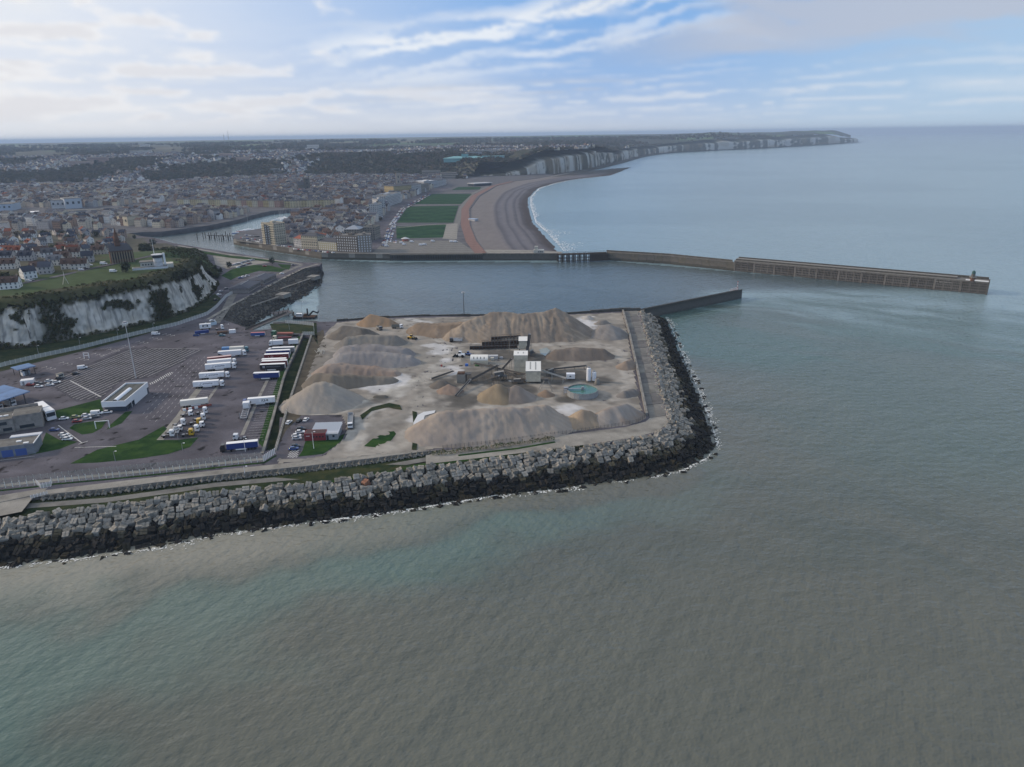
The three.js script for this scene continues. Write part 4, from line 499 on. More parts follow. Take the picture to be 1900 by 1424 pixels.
function trailerOn(o, x0, len, pm, roof, deck = 1.15, h = 2.75) { // box from x0 backwards
  mesh('chassis', new G().box(x0 - len + 0.3, x0 - 0.4, 0.75, deck, -0.55, 0.55), M.black, o); const b = mesh('cargo_box', new G().box(x0 - len, x0, deck, deck + h, -1.26, 1.26), pm, o); mesh('roof_panel', new G().box(x0 - len - 0.02, x0 + 0.02, deck + h, deck + h + 0.06, -1.28, 1.28), roof || M.white, o);
  mesh('rear_doors', new G().box(x0 - len - 0.05, x0 - len - 0.005, deck + 0.1, deck + h - 0.08, -1.2, 1.2), S([0.5, 0.5, 0.5], 0.6), o); mesh('side_skirt', new G().box(x0 - len * 0.62, x0 - len * 0.28, 0.5, deck, 1.05, 1.15), M.white, o); mesh('side_skirt', new G().box(x0 - len * 0.62, x0 - len * 0.28, 0.5, deck, -1.15, -1.05), M.white, o);
  wheelsAt(o, [x0 - len + 1.6, x0 - len + 2.9, x0 - len + 4.2], 2.5, 0.5); return b;
}
// truck: front wheel side at local +x. a = rear end on the ground, b = nose on the ground
function artic(label, a, b, cab, box, roof, letter, group) { const o = thing('articulated_truck', label, 'truck', group), L = Math.hypot(b[0] - a[0], b[1] - a[1]), s = L / 16.3; mesh('chassis', new G().box(10.5, 15.4, 0.6, 0.95, -0.5, 0.5), M.black, o); cabOn(o, 15.0, cab, true); wheelsAt(o, [15.2, 11.6], 2.4, 0.5); trailerOn(o, 13.4, 13.4, box, roof); if (letter) for (const k of [1, -1]) plate(o, letter[1], letter[2], letter[3], 2.6, k * 1.275, letter[0], k > 0 ? 0 : Math.PI); place(o, a, Q + 0.06, headOf(a, b)); o.scale.setScalar(s); return o; }
function semitrailer(label, a, b, box, roof, letter, group) { const o = thing('semi_trailer', label, 'trailer', group), L = Math.hypot(b[0] - a[0], b[1] - a[1]), s = L / 13.4; trailerOn(o, 13.4, 13.4, box, roof); for (const k of [-1, 1]) mesh('landing_leg', new G().box(10.6, 10.8, 0, 1.1, k * 0.8 - 0.1, k * 0.8 + 0.1), M.steel, o); if (letter) for (const k of [1, -1]) plate(o, letter[1], letter[2], letter[3], letter[4] || 2.6, k * 1.275, letter[0], k > 0 ? 0 : Math.PI); place(o, a, Q + 0.06, headOf(a, b)); o.scale.setScalar(s); return o; }
const lettPF = textTex(512, 128, (x, w, h) => { x.fillStyle = '#e6e7ea'; x.fillRect(0, 0, w, h); x.fillStyle = '#1d2340'; x.font = 'italic bold 66px sans-serif'; x.fillText('primaFrio', 150, 82); x.lineWidth = 9; x.strokeStyle = '#1d2340'; x.beginPath(); x.moveTo(20, 104); x.quadraticCurveTo(70, 108, 92, 60); x.stroke(); x.beginPath(); x.arc(104, 34, 12, 0, 7); x.fill(); x.beginPath(); x.moveTo(64, 118); x.lineTo(120, 112); x.stroke(); });
const lettTJ = textTex(512, 128, (x, w, h) => { x.fillStyle = '#e9e9e9'; x.fillRect(0, 0, w, h); x.fillStyle = '#20242c'; x.font = 'italic bold 116px sans-serif'; x.setTransform(1.75, 0, 0, 1, 0, 0); x.fillText('TJA', 30, 108); });
const lettBlk = textTex(512, 96, (x, w, h) => { x.fillStyle = '#16181f'; x.fillRect(0, 0, w, h); x.fillStyle = '#c9ccd2'; x.fillRect(18, 18, 56, 60); x.fillStyle = '#16181f'; x.fillRect(28, 28, 36, 8); x.fillRect(28, 44, 36, 6); x.fillRect(28, 58, 36, 10); x.fillStyle = '#8d9199'; for (let i = 0; i < 13; i++) { const k = 118 + i * 29; x.fillRect(k, 28, 5, 38); x.fillRect(k + 13, 28, 5, 38); if (i % 3) x.fillRect(k, i % 2 ? 28 : 44, 18, 6); } });
const lettBlu = textTex(256, 64, (x, w, h) => { x.fillStyle = '#122a68'; x.fillRect(0, 0, w, h); x.fillStyle = '#d8dce6'; for (let i = 0; i < 6; i++) { x.fillRect(30 + i * 34, 18 + (i % 2) * 5, 20, 26); } });
const lettRed = textTex(512, 96, (x, w, h) => { x.fillStyle = '#6d0f13'; x.fillRect(0, 0, w, h); x.strokeStyle = '#d7cfcf'; x.lineWidth = 7; x.beginPath(); x.arc(150, 48, 24, 0, 7); x.stroke(); x.beginPath(); x.moveTo(70, 30); x.lineTo(70, 66); x.stroke(); x.lineWidth = 4; x.beginPath(); x.moveTo(300, 86); x.quadraticCurveTo(400, 40, 500, 14); x.stroke(); });
const boxW = S([0.72, 0.73, 0.75], 0.45), boxR = S([0.15, 0.014, 0.018], 0.5), boxB = S([0.012, 0.035, 0.17], 0.5), boxK = S([0.012, 0.013, 0.02], 0.5), boxC = S([0.66, 0.64, 0.57], 0.5), boxG = S([0.20, 0.21, 0.22], 0.5);
const fr = [lettPF, 8.4, 2.1, 6.8];
artic('white lettered refrigerated truck parked beside the empty bays', [-176.6,-372.3], [-160.6,-375.3], P.white, boxW, M.white, fr);
artic('white lettered refrigerated truck in the middle of three alike', [-179.3,-387.1], [-163.2,-390.3], P.white, boxW, M.white, fr);
artic('white lettered refrigerated truck next to plain white truck and red trailer', [-182.3,-403], [-165.6,-407.4], P.white, boxW, M.white, fr);
artic('plain white truck squeezed between red trailer and lettered truck', [-184.4,-411.4], [-168.4,-416], P.white, boxW, M.white);
semitrailer('dark red trailer behind the white refrigerated trucks', [-186.6,-416.9], [-173.8,-421.8], boxR, S([0.55, 0.40, 0.38], 0.6));
artic('white truck with slanted black livery at its tail', [-185.1,-430.2], [-168.7,-434], P.white, boxW, M.white).children.forEach(c => c);
{ const o = scene.children[scene.children.length - 1]; for (const k of [1, -1]) { const g = new G(); g.quad([0.05, 1.2, k * 1.275], [3.6, 1.2, k * 1.275], [1.9, 2.2, k * 1.275], [0.05, 3.0, k * 1.275]); mesh('livery_panel', g, M.dark, o); } }
artic('blue and cream curtain-sided truck with teal cab', [-186.2,-439.6], [-170.2,-442.4], P.teal, boxC, boxC);
{ const o = scene.children[scene.children.length - 1]; mesh('curtain', new G().box(-0.06, 4.6, 1.2, 3.93, -1.3, 1.3), S([0.10, 0.22, 0.42], 0.6), o); mesh('roof_sheet', new G().box(-0.05, 4.6, 3.94, 4.0, -1.3, 1.3), S([0.12, 0.26, 0.48], 0.6), o); }
semitrailer('cream box trailer parked alone above the tractor units', [-170.8,-342.5], [-158.3,-346.6], boxC, S([0.74, 0.73, 0.68], 0.5));
mesh('barrier_row', new G().box(0, 13, 0, 0.9, -0.25, 0.25), S([0.26, 0.07, 0.05], 0.8)); { const b = scene.children[scene.children.length - 1], a = [-168.5,-337.9], c = [-156.2,-345]; place(b, a, Q + 0.05, headOf(a, c)); b.scale.setScalar(1.1); tag(b, 'row of rusty red plastic barriers beside the cream trailer', 'barrier'); for (let i = 0; i < 3; i++) { const m = mesh('white_barrier', new G().box(i * 2.6 + 0.3, i * 2.6 + 1.8, 0, 1.0, 0.05, 0.55), M.white, b); } }
// right column: noses point left
artic('white box truck with black lettering and blue cab beside empty bays', [-123.5,-346.9], [-139.5,-343.6], P.blue, boxW, M.white, [lettTJ, 6.4, 1.6, 4.6]);
semitrailer('blue trailer with white roof at the end of the trailer row', [-133.5,-387.1], [-147.6,-385.8], boxB, M.white, [lettBlu, 2.6, 0.65, 11.6, 3.4]);
semitrailer('black lettered trailer with white roof between red and blue trailers', [-134.8,-402.9], [-149.1,-401.5], boxK, M.white, [lettBlk, 10.5, 1.7, 7.0]);
semitrailer('red trailer with white roof behind the black lettered trailer', [-135.3,-409.2], [-150.1,-407.8], boxR, M.white);
semitrailer('faded pink-red trailer hidden between two red trailers', [-137.2,-413.5], [-151.5,-412.1], S([0.30, 0.16, 0.16], 0.6), M.white);
semitrailer('red trailer with white ring emblem next to the navy trailer', [-138.5,-423.5], [-153.1,-421.9], boxR, M.white, [lettRed, 11.5, 2.0, 6.8]);
semitrailer('navy trailer with white roof between grey truck and emblem trailer', [-140.1,-431.5], [-154.6,-429.9], boxB, M.white);
artic('grey curtain-sided truck with white cab and roof', [-139.4,-438.5], [-156.2,-437], P.white, boxG, M.white);
{ // truck with two white bodies, then flat loads
  const a = [-142.2,-457.3], b = [-161.1,-454.4], o = thing('drawbar_truck', 'white truck pulling two separate white bodies with black stripes', 'truck'), L = Math.hypot(b[0] - a[0], b[1] - a[1]) / 17; mesh('chassis', new G().box(0, 15.5, 0.6, 0.95, -0.5, 0.5), M.black, o); cabOn(o, 15.6, P.white, true); for (const x of [0, 8.8]) { mesh('cargo_body', new G().box(x, x + 5.6, 1.0, 3.5, -1.2, 1.2), boxW, o); mesh('stripe', new G().quad([x + 0.8, 2.1, 1.215], [x + 5.0, 1.5, 1.215], [x + 5.0, 1.8, 1.215], [x + 0.8, 2.5, 1.215]), M.dark, o); } wheelsAt(o, [1.4, 4.2, 10.4, 15.6], 2.4, 0.5); place(o, a, Q + 0.06, headOf(a, b)); o.scale.setScalar(L);
  for (const [pa, pb, col, lb] of [[[-146.7,-470.7], [-163.1,-468.8], boxR, 'flatbed truck with red load and cream cab by the grass'], [[-147.5,-479], [-167.3,-480], S([0.32, 0.10, 0.07], 0.7), 'low loader with orange-red beams and green cab under the fence']]) { const q = thing('flatbed_truck', lb, 'truck'), s = Math.hypot(pb[0] - pa[0], pb[1] - pa[1]) / 15; mesh('bed', new G().box(0, 12.5, 0.9, 1.2, -1.2, 1.2), M.dark, q); mesh('load', new G().box(3.5, 11.8, 1.2, 1.9, -1.0, 1.0), col, q); cabOn(q, 13.6, lb.includes('green') ? paint([0.03, 0.12, 0.06]) : paint([0.6, 0.55, 0.4]), false); wheelsAt(q, [1.4, 2.7, 13.6], 2.4, 0.5); place(q, pa, Q + 0.06, headOf(pa, pb)); q.scale.setScalar(s); }
}
artic('blue trailer truck with black cab parked near the front fence', [-113.6,-290.6], [-129.3,-287.1], P.black, boxB, M.white);
tractor(paint([0.62, 0.64, 0.66]), 'pale green and white tractor unit beside the blue trailer truck', [-126.3,-300.5], headOf([-118.4,-301.5], [-127.6,-300]), false);
semitrailer('blue trailer with red and white sheet roof at the ramp foot', [-171.9,-480.3], [-181.4,-479.4], S([0.02, 0.07, 0.24], 0.6), S([0.50, 0.16, 0.15], 0.6));
{ // car transporter frame below the lettered truck
  const a = [-131.9,-323.5], b = [-135.9,-340.4], o = thing('car_transporter', 'empty grey car transporter frame with white cab crossing the bays', 'truck'), L = Math.hypot(b[0] - a[0], b[1] - a[1]) / 12; cabOn(o, 10.8, P.white, false); mesh('frame', new G().bar([0, 0.8, -1], [9.5, 0.8, -1], 0.25).bar([0, 0.8, 1], [9.5, 0.8, 1], 0.25), M.steel, o); for (let i = 0; i < 6; i++) { mesh('cross_beam', new G().box(i * 1.8, i * 1.8 + 0.5, 0.8, 1.0, -1.1, 1.1), M.steel, o); } for (const x of [0.6, 8.8]) for (const s of [-1, 1]) mesh('upright', new G().box(x, x + 0.25, 0.8, 2.6, s * 1.1 - 0.1, s * 1.1 + 0.1), M.steel, o); wheelsAt(o, [1.5, 10.8], 2.3, 0.45); place(o, a, Q + 0.06, headOf(a, b)); o.scale.setScalar(L);
}
{ // tractor units on the left bays
  const dir = headOf([-166.8,-312], [-157.5,-314.3]), W = P.white, Y = P.truckYellow;
  const list = [[376, 763, W, 1, 'high white tractor unit beside the white road posts'], [342, 770, W, 0, 'low white tractor unit with long bare chassis behind the barriers'], [371, 776, W, 1, 'high white tractor unit between white and yellow tractor units'], [363, 781, Y, 0, 'yellow low tractor unit half hidden among white ones'], [366, 792, W, 0, 'low white tractor unit behind the high white and yellow pair'], [354, 797, W, 1, 'high white tractor unit next to the bright yellow one'], [344, 806, Y, 1, 'bright yellow tractor unit on the grass edge'], [326, 785, W, 1, 'white tractor unit at the top of the parked cluster'], [320, 795, W, 0, 'white low-roofed tractor unit in the middle of the cluster'], [314, 801, W, 1, 'white tractor unit with tall roof behind the lamp mast'], [309, 809, W, 1, 'white tractor unit with dark chassis at the grass edge']];
  for (const [x, y, m, h, lb] of list) { const p = { 376: [-155.6,-333.7], 342: [-161.8,-331], 371: [-153.1,-325], 363: [-153.2,-320.2], 366: [-150,-316], 354: [-150.1,-310.2], 344: [-150.8,-305.7], 326: [-160.1,-318.4], 320: [-158.7,-311.7], 314: [-159.1,-308.5], 309: [-159.4,-304.8] }[x]; const t = tractor(m, lb, p, dir, !!h); t.scale.setScalar(0.96); }
}
// cars and vans of the terminal and the office
const carList = [['white hatchback', P.white, [-108.4,-319.2], 1.4], ['black hatchback', P.black, [-104,-321.1], 1.4], ['white saloon', P.white, [-100.9,-322.4], 1.45], ['black saloon', P.black, [-100.4,-311], 0.15], ['white estate', P.white, [-99.6,-307.1], 0.15], ['white hatchback', P.white, [-100.1,-302.7], 0.15], ['silver hatchback', P.silver, [-99,-299.6], 0.15], ['black hatchback', P.black, [-97.4,-291.2], 0.2], ['dark blue hatchback', P.blue, [-97.3,-288.3], 0.25]];
const whereC = ['alone at the top of the office car park', 'between two white cars above the office', 'nearest the metal-roofed office wall', 'beside the dark corner of the red office', 'in front of the red office wall', 'paired with a silver one in the office row', 'paired with a white one in the office row', 'behind the dark blue one by the hatching', 'next to the white striped hatching'];
carList.forEach(([n, m, p, d], i) => car(m, `${n} parked ${whereC[i]}`, p, d));
const t2 = [['white hatchback', P.white, [-222.7,-328.3], 0.2, 'at the low end of the terminal car row'], ['pale yellow-green hatchback', P.olive, [-218.2,-330.2], 0.25, 'in the terminal car row'], ['white saloon', P.white, [-214,-332.2], 0.3, 'between the yellow-green car and the white van'], ['white hatchback', P.white, [-205.3,-336.3], 0.2, 'next to the white terminal building'], ['dark red saloon', P.red, [-214.1,-324.5], 0.3, 'on the grass edge below the yellow-green car'], ['silver saloon', P.silver, [-211.2,-327.9], 0.3, 'beside the dark red one'], ['grey saloon', P.grey, [-208.7,-330.6], 0.3, 'under the white goal-shaped gantry'], ['dark blue saloon', P.blue, [-218.9,-313.9], 0.05, 'alone beside the white forecourt line'], ['white estate', P.white, [-210.9,-307.8], 0.1, 'topmost of three beside the blue-grey garage'], ['white estate', P.white, [-208.4,-305.2], 0.1, 'in the middle of three beside the garage'], ['white estate', P.white, [-206.1,-302.7], 0.1, 'lowest of three beside the garage'], ['white saloon', P.white, [-266.1,-387.1], 0.25, 'queueing at the border lanes beside the black one'], ['black estate', P.black, [-262.9,-391.7], 0.3, 'behind the cream booth'], ['white saloon', P.white, [-261.7,-380.4], 0.2, 'queueing in the second border lane'], ['white coupe', P.white, [-260.5,-384.9], 0.2, 'behind the queueing white saloon'], ['white saloon', P.white, [-266.2,-377.8], 0.1, 'beside the blue canopy roof'], ['dark grey saloon', P.grey, [-270.3,-383.5], 0.2, 'under the edge of the blue canopy'], ['dark red saloon', P.red, [-273,-380.9], 0.2, 'by the white container at the canopy'], ['black estate', P.black, [-258.5,-400.3], 0.4, 'in front of the large white van on the lanes']];
t2.forEach(([n, m, p, d, w]) => car(m, `${n} parked ${w}`, p, d));
van(P.white, 'white delivery van driving along the cliff road', [-251.6,-487.3], 0.15); van(P.white, 'white high-roofed van standing on the border lanes', [-260.2,-410.6], 0.55); van(P.white, 'white minivan in the terminal car row', [-209.6,-334.2], 0.25);
{ const bus = thing('coach', 'white coach parked beside the beige office block', 'bus'), a = [-227.4,-326.3], b = [-241,-339.1]; mesh('body', side([[0, 0.4], [11, 0.4], [11.2, 1.4], [11, 3.3], [0, 3.3]], 2.5, 0.15), P.white, bus); for (const s of [-1, 1]) mesh('side_windows', new G().box(0.6, 10.4, 1.5, 2.6, s * 1.25 - 0.02, s * 1.25 + 0.02), M.glass, bus); mesh('rear_window', new G().box(-0.03, 0.02, 1.5, 2.7, -1.1, 1.1), M.glass, bus); mesh('windscreen', new G().box(11.15, 11.22, 1.2, 2.8, -1.1, 1.1), M.glass, bus); mesh('roof_unit', new G().box(4, 6.5, 3.3, 3.5, -0.8, 0.8), M.white, bus); wheelsAt(bus, [2, 8.8], 2.5, 0.5); place(bus, a, Q + 0.05, headOf(a, b)); bus.scale.setScalar(Math.hypot(b[0] - a[0], b[1] - a[1]) / 11); }

// ================= fences, masts =================
const veil = S([0.42, 0.42, 0.38], 0.9, { transparent: true, opacity: 0.30, side: THREE.DoubleSide }), veilLight = S([0.62, 0.63, 0.62], 0.9, { transparent: true, opacity: 0.52, side: THREE.DoubleSide }), postM = S([0.68, 0.68, 0.62], 0.7), postD = S([0.10, 0.10, 0.10], 0.8);
function fence(label, path, gap, h, pm, vm, pw = 0.2, y = Q) { const o = thing('security_fence', label, 'fence'), L = lengthOf(path), n = Math.max(1, Math.round(L / gap)), pg = new THREE.BoxGeometry(pw, h, pw); for (let i = 0; i <= n; i++) { const a = along(path, Math.min(L - 0.01, L * i / n)), m = mesh('post', pg, pm, o); m.position.set(a[0], y + h / 2, a[1]); m.rotation.y = headOf([0, 0], [a[2], a[3]]); if (i < n && vm) { const b = along(path, Math.min(L - 0.01, L * (i + 1) / n)); mesh('mesh_panel', new G().quad([a[0], y + 0.08, a[1]], [b[0], y + 0.08, b[1]], [b[0], y + h * 0.94, b[1]], [a[0], y + h * 0.94, a[1]]), vm, o); } } return o; }
fence('tall pale mesh fence along the front road', [[-216,-252.1],[-205.1,-255],[-192.8,-257.4]], 2.6, 2.7, postM, veil); fence('tall pale mesh fence from the gate to the truck park corner', [[-186.9,-259.1],[-166.2,-262.7],[-146,-267],[-125.8,-272.4],[-106.8,-276.6]], 2.6, 2.7, postM, veil);
fence('second mesh fence set back behind the front fence', [[-211.1,-257.4],[-196.8,-262.2],[-169.3,-268.7],[-148.6,-272.7],[-127.6,-277.2],[-109.4,-281.5]], 2.6, 2.4, S([0.40, 0.40, 0.37], 0.7), veil, 0.14);
fence('pale slatted gate fence closing off the ditch end', [[-106.8,-276.6],[-105.6,-280.8],[-104.3,-284.1]], 1.2, 2.8, M.white, veilLight, 0.22);
fence('white gate fence standing across the grass by the front road', [[-192.2,-257.8],[-188.4,-254.5],[-185.4,-256.2],[-186.9,-259.1]], 1.2, 2.4, M.white, veilLight, 0.12);
fence('white picket barrier at the bend of the front road', [[-187.1,-246],[-182.7,-249.4]], 1.1, 1.6, M.white, veilLight, 0.12);
fence('long white panel fence along the foot of the cliff', [[-336.6,-393.9],[-313.9,-416.2],[-301.2,-435.6],[-285.9,-454.2],[-266.2,-486.6],[-247.8,-514.1],[-238.2,-545.2],[-240.2,-569.1],[-247.7,-610.1],[-247.2,-634.8]], 2.9, 3.0, S([0.62, 0.62, 0.60], 0.7), veilLight, 0.16);
fence('grey fence up the edge of the ditch beside the gravel yard', [[-104.7,-286.9],[-114.9,-340.3],[-125.9,-403.6],[-139.9,-481.4]], 3.2, 1.8, postM, veil, 0.1);
fence('pale palisade fence round the dock corner', [[-168.2,-516],[-156.7,-512.2],[-144.9,-506.9],[-137.9,-481.3],[-146,-481.7]], 1.6, 2.6, S([0.5, 0.5, 0.47], 0.7), veilLight, 0.16);
fence('thin dark wire fence around the sand heaps', [[-30.9,-286.7],[-12.4,-290.7],[2.1,-294.3],[27.1,-302],[45.2,-307.7],[58.8,-313.2],[64,-319.1]], 1.9, 2.1, postD, S([0.15, 0.15, 0.14], 0.9, { transparent: true, opacity: 0.13, side: THREE.DoubleSide }), 0.15);
{ const k = thing('road_kerb', 'pale concrete kerb lining both sides of the overgrown ditch', 'kerb'); for (const p of [[[-146.8,-484.6],[-132.7,-392.8],[-119,-328.7],[-110,-284.8]], [[-139.9,-481.4],[-126.8,-405.7],[-115.8,-342.7],[-105.3,-288]]]) { const L = lengthOf(p); for (let i = 0; i < 14; i++) mesh('kerb_stone', new G().wall([along(p, L * i / 14 + 0.05), along(p, L * (i + 1) / 14 - 0.05)], Q - 0.5, Q + 0.45, 1.2), M.concrete, k); } }
function mast(label, t, o = {}) { const m = thing(o.name || 'lamp_post', label, 'lamp post', o.group), h = t[2]; mesh('pole', new G().tube([0, 0, 0], [0, h, 0], o.r || 0.14, (o.r || 0.14) * 0.5, 8), o.mat || M.steel, m); if (o.ring) { mesh('lamp_ring', new G().tube([0, h - 0.6, 0], [0, h, 0], 1.1, 1.1, 10), M.steel, m); for (let i = 0; i < 6; i++) mesh('floodlight', new G().box(-0.3, 0.3, h - 1.1, h - 0.6, -0.2, 0.2).geo().translate(Math.cos(i * 1.05) * 1.1, 0, Math.sin(i * 1.05) * 1.1), M.white, m); } else { mesh('arm', new G().bar([0, h, 0], [0.9, h + 0.15, 0], 0.1), M.steel, m); mesh('lamp_head', new G().box(0.7, 1.4, h + 0.05, h + 0.25, -0.2, 0.2), M.white, m); } return place(m, t, Q, o.turn || 0); }
mast('tall floodlight mast standing in the marshalling lanes', [-218.5,-391.7,33.8], { name: 'light_mast', ring: true, r: 0.32, mat: S([0.45, 0.46, 0.47], 0.6) });
mast('dark floodlight mast on the harbour edge of the yard', [-35.9,-530,19.2], { name: 'light_mast', ring: true, r: 0.3, mat: M.dark });
for (const t of [[-307.9,-444.2,5.5], [-292.6,-464.8,4.9], [-276.1,-482.9,5.1], [-260.3,-502.4,4.8], [-322.5,-426.4,4.6]]) mast('street lamp along the white fence under the cliff', t, { group: 'lamps under the cliff' });
mast('white-headed lamp post on the large grass verge', [-146.5,-288.3,3.9]); mast('lamp post on the grass beside the road bend', [-171.4,-278.6,4.8]); mast('thin flag pole on the red office lawn', [-88.6,-289.2,8.1], { mat: M.white }); mast('grey lamp mast among the tractor units', [-154.7,-302.1,6.2], { name: 'light_mast', ring: true }); mast('lamp mast beside the blue trailer truck', [-118.4,-287.3,6], { mat: M.white }); mast('white post on the front road kerb', [-110.8,-264.9,3.4], { mat: M.white });
mast('lamp post by the ramp foot and white container', [-197.5,-480.2,8.9]); mast('lamp post on the grass by the dock corner', [-159.9,-497,17.4]); mast('second lamp post beside the dredging pontoon', [-153,-508.9,17.4]);
for (const [p, q, lb, h] of [[[-200.1,-315.8], [-194.2,-317], 'white goal-shaped height gantry over the exit lane', 3.9], [[-271.9,-433.1], [-268.7,-433], 'white ladder-shaped gantry over the arrival lanes', 3.6]]) { const o = thing('height_gantry', lb, 'gantry'), L = Math.hypot(q[0] - p[0], q[1] - p[1]); for (const x of [0, L]) mesh('post', new G().box(x - 0.16, x + 0.16, 0, h, -0.16, 0.16), M.white, o); mesh('crossbar', new G().box(0, L, h - 0.3, h - 0.02, -0.14, 0.14), M.white, o); if (L < 6) mesh('crossbar', new G().box(0, L, h * 0.45, h * 0.45 + 0.25, -0.14, 0.14), M.white, o); place(o, p, Q, headOf(p, q)); }

// ================= terminal buildings =================
function block(o, name, x0, x1, y0, y1, z0, z1, m) { return mesh(name, new G().box(x0, x1, y0, y1, z0, z1), m, o); }
function windowsOn(o, face, x0, x1, y0, y1, nx, ny, w, h, z, frame) { for (let j = 0; j < ny; j++) for (let i = 0; i < nx; i++) { const cx = lerp(x0, x1, (i + 0.5) / nx), cy = lerp(y0, y1, (j + 0.5) / ny); const g = new G(); if (face === 'x') g.box(z - 0.05, z + 0.05, cy - h / 2, cy + h / 2, cx - w / 2, cx + w / 2); else g.box(cx - w / 2, cx + w / 2, cy - h / 2, cy + h / 2, z - 0.05, z + 0.05); const wi = mesh('window', g, M.glass, o); if (frame) { const f = new G(); if (face === 'x') f.box(z - 0.03, z + 0.12, cy - h / 2 - 0.15, cy - h / 2, cx - w / 2 - 0.1, cx + w / 2 + 0.1); else f.box(cx - w / 2 - 0.1, cx + w / 2 + 0.1, cy - h / 2 - 0.15, cy - h / 2, z - 0.03, z + 0.12); mesh('sill', f, frame, wi); } } }
function at2(o, a, b, y = Q) { place(o, a, y, headOf(a, b)); return Math.hypot(b[0] - a[0], b[1] - a[1]); }
{ // white terminal building: long axis runs away to the right
  const o = thing('terminal_building', 'white flat-roofed terminal building with dark glazed base and barrel skylight', 'building'); const L = at2(o, [-196.5,-338.9], [-198.9,-367.1]), D = 11.6, white = S([0.70, 0.72, 0.74], 0.5), dk = S([0.05, 0.065, 0.09], 0.3), roofM = S([0.14, 0.145, 0.135], 0.95, { map: reps(mott, 6) });
  block(o, 'wall', 0.4, L, 0, 3.0, -D + 0.4, -0.3, dk); block(o, 'upper_wall', -1.2, L, 3.0, 5.3, -D, 0, white); block(o, 'lower_wall', 9.5, L - 2.5, 0, 3.0, -0.32, -0.04, white); block(o, 'roof', -0.7, L - 0.5, 5.3, 5.34, -D + 0.5, -0.5, roofM);
  for (const q of [[-1.2, L, -0.4, 0], [-1.2, L, -D, -D + 0.4], [-1.2, -0.8, -D + 0.4, -0.4], [L - 0.4, L, -D + 0.4, -0.4]]) block(o, 'parapet', q[0], q[1], 5.3, 6.0, q[2], q[3], white);
  const sk = new G(); for (let i = 0; i < 8; i++) { const a = i / 8 * Math.PI, b = (i + 1) / 8 * Math.PI, f = (t, x) => [x, 5.3 + Math.sin(t) * 0.9, -D / 2 + Math.cos(t) * 1.2]; sk.quad(f(a, 1), f(b, 1), f(b, L * 0.68), f(a, L * 0.68)); } mesh('skylight', sk, S([0.70, 0.73, 0.78], 0.25), o);
  for (let i = 0; i < 5; i++) block(o, 'window', 1.0 + i * 1.7, 2.4 + i * 1.7, 0.5, 2.6, -0.29, -0.2, M.glass); block(o, 'garage_door', L - 2.4, L - 0.4, 0, 3.2, -0.06, 0.03, dk); block(o, 'pillar', 5.6, 5.85, 0, 3, -0.1, 0.05, M.white);
}
{ // large and small blue canopies
  const o = thing('border_canopy', 'large blue canopy roof over the border control booths', 'canopy'); const L = at2(o, [-262.7,-336.2], [-254,-352.7]); mesh('roof', new G().box(-14, L * 1.02, 5.6, 6.0, -24, 0), M.blueRoof, o).rotation.z = 0.03; for (let i = 0; i < 5; i++) for (const z of [-22, -12, -1.5]) block(o, 'column', -12 + i * (L + 12) / 4.4, -11.6 + i * (L + 12) / 4.4, 0, 5.7, z, z + 0.4, M.dark); for (let i = 0; i < 4; i++) { block(o, 'booth', -9 + i * 6.5, -6 + i * 6.5, 0, 2.8, -11, -5, M.white); block(o, 'booth_window', -8.6 + i * 6.5, -6.4 + i * 6.5, 1.2, 2.2, -5.05, -4.95, M.glass); }
  const p = thing('border_canopy', 'small blue canopy roof on posts beside the white fence', 'canopy'); const K = at2(p, [-288.1,-395.7], [-283.4,-402.4]); mesh('roof', new G().box(-0.8, K + 0.8, 4.6, 5.0, -9, 0.5), M.blueRoof, p); for (const x of [0, K * 0.5, K - 0.3]) for (const z of [-8.5, 0]) block(p, 'column', x, x + 0.3, 0, 4.6, z - 0.3, z, M.dark); block(p, 'booth', 2, 5, 0, 2.6, -6, -2, M.white); block(p, 'booth', K - 5, K - 2, 0, 2.6, -6, -2, M.silver || M.steel);
  const c = thing('container_office', 'white container office between the two blue canopies', 'container'); const cl = at2(c, [-278.6,-381.1], [-272.6,-383.6]); block(c, 'body', 0, cl, 0, 2.7, -4, 0, P.white); block(c, 'door', 1, 2, 0.1, 2.2, -0.02, 0.04, M.steel);
  const b = thing('control_booth', 'cream control booth beside the queueing cars', 'booth'); const bl = at2(b, [-263.8,-392.7], [-262.4,-395.5]); block(b, 'body', 0, bl, 0, 2.6, -2.2, 0, M.cream); block(b, 'window', 0.3, bl - 0.3, 1.1, 2.0, -0.03, 0.04, M.glass); block(b, 'roof', -0.2, bl + 0.2, 2.6, 2.75, -2.4, 0.2, M.concrete);
}
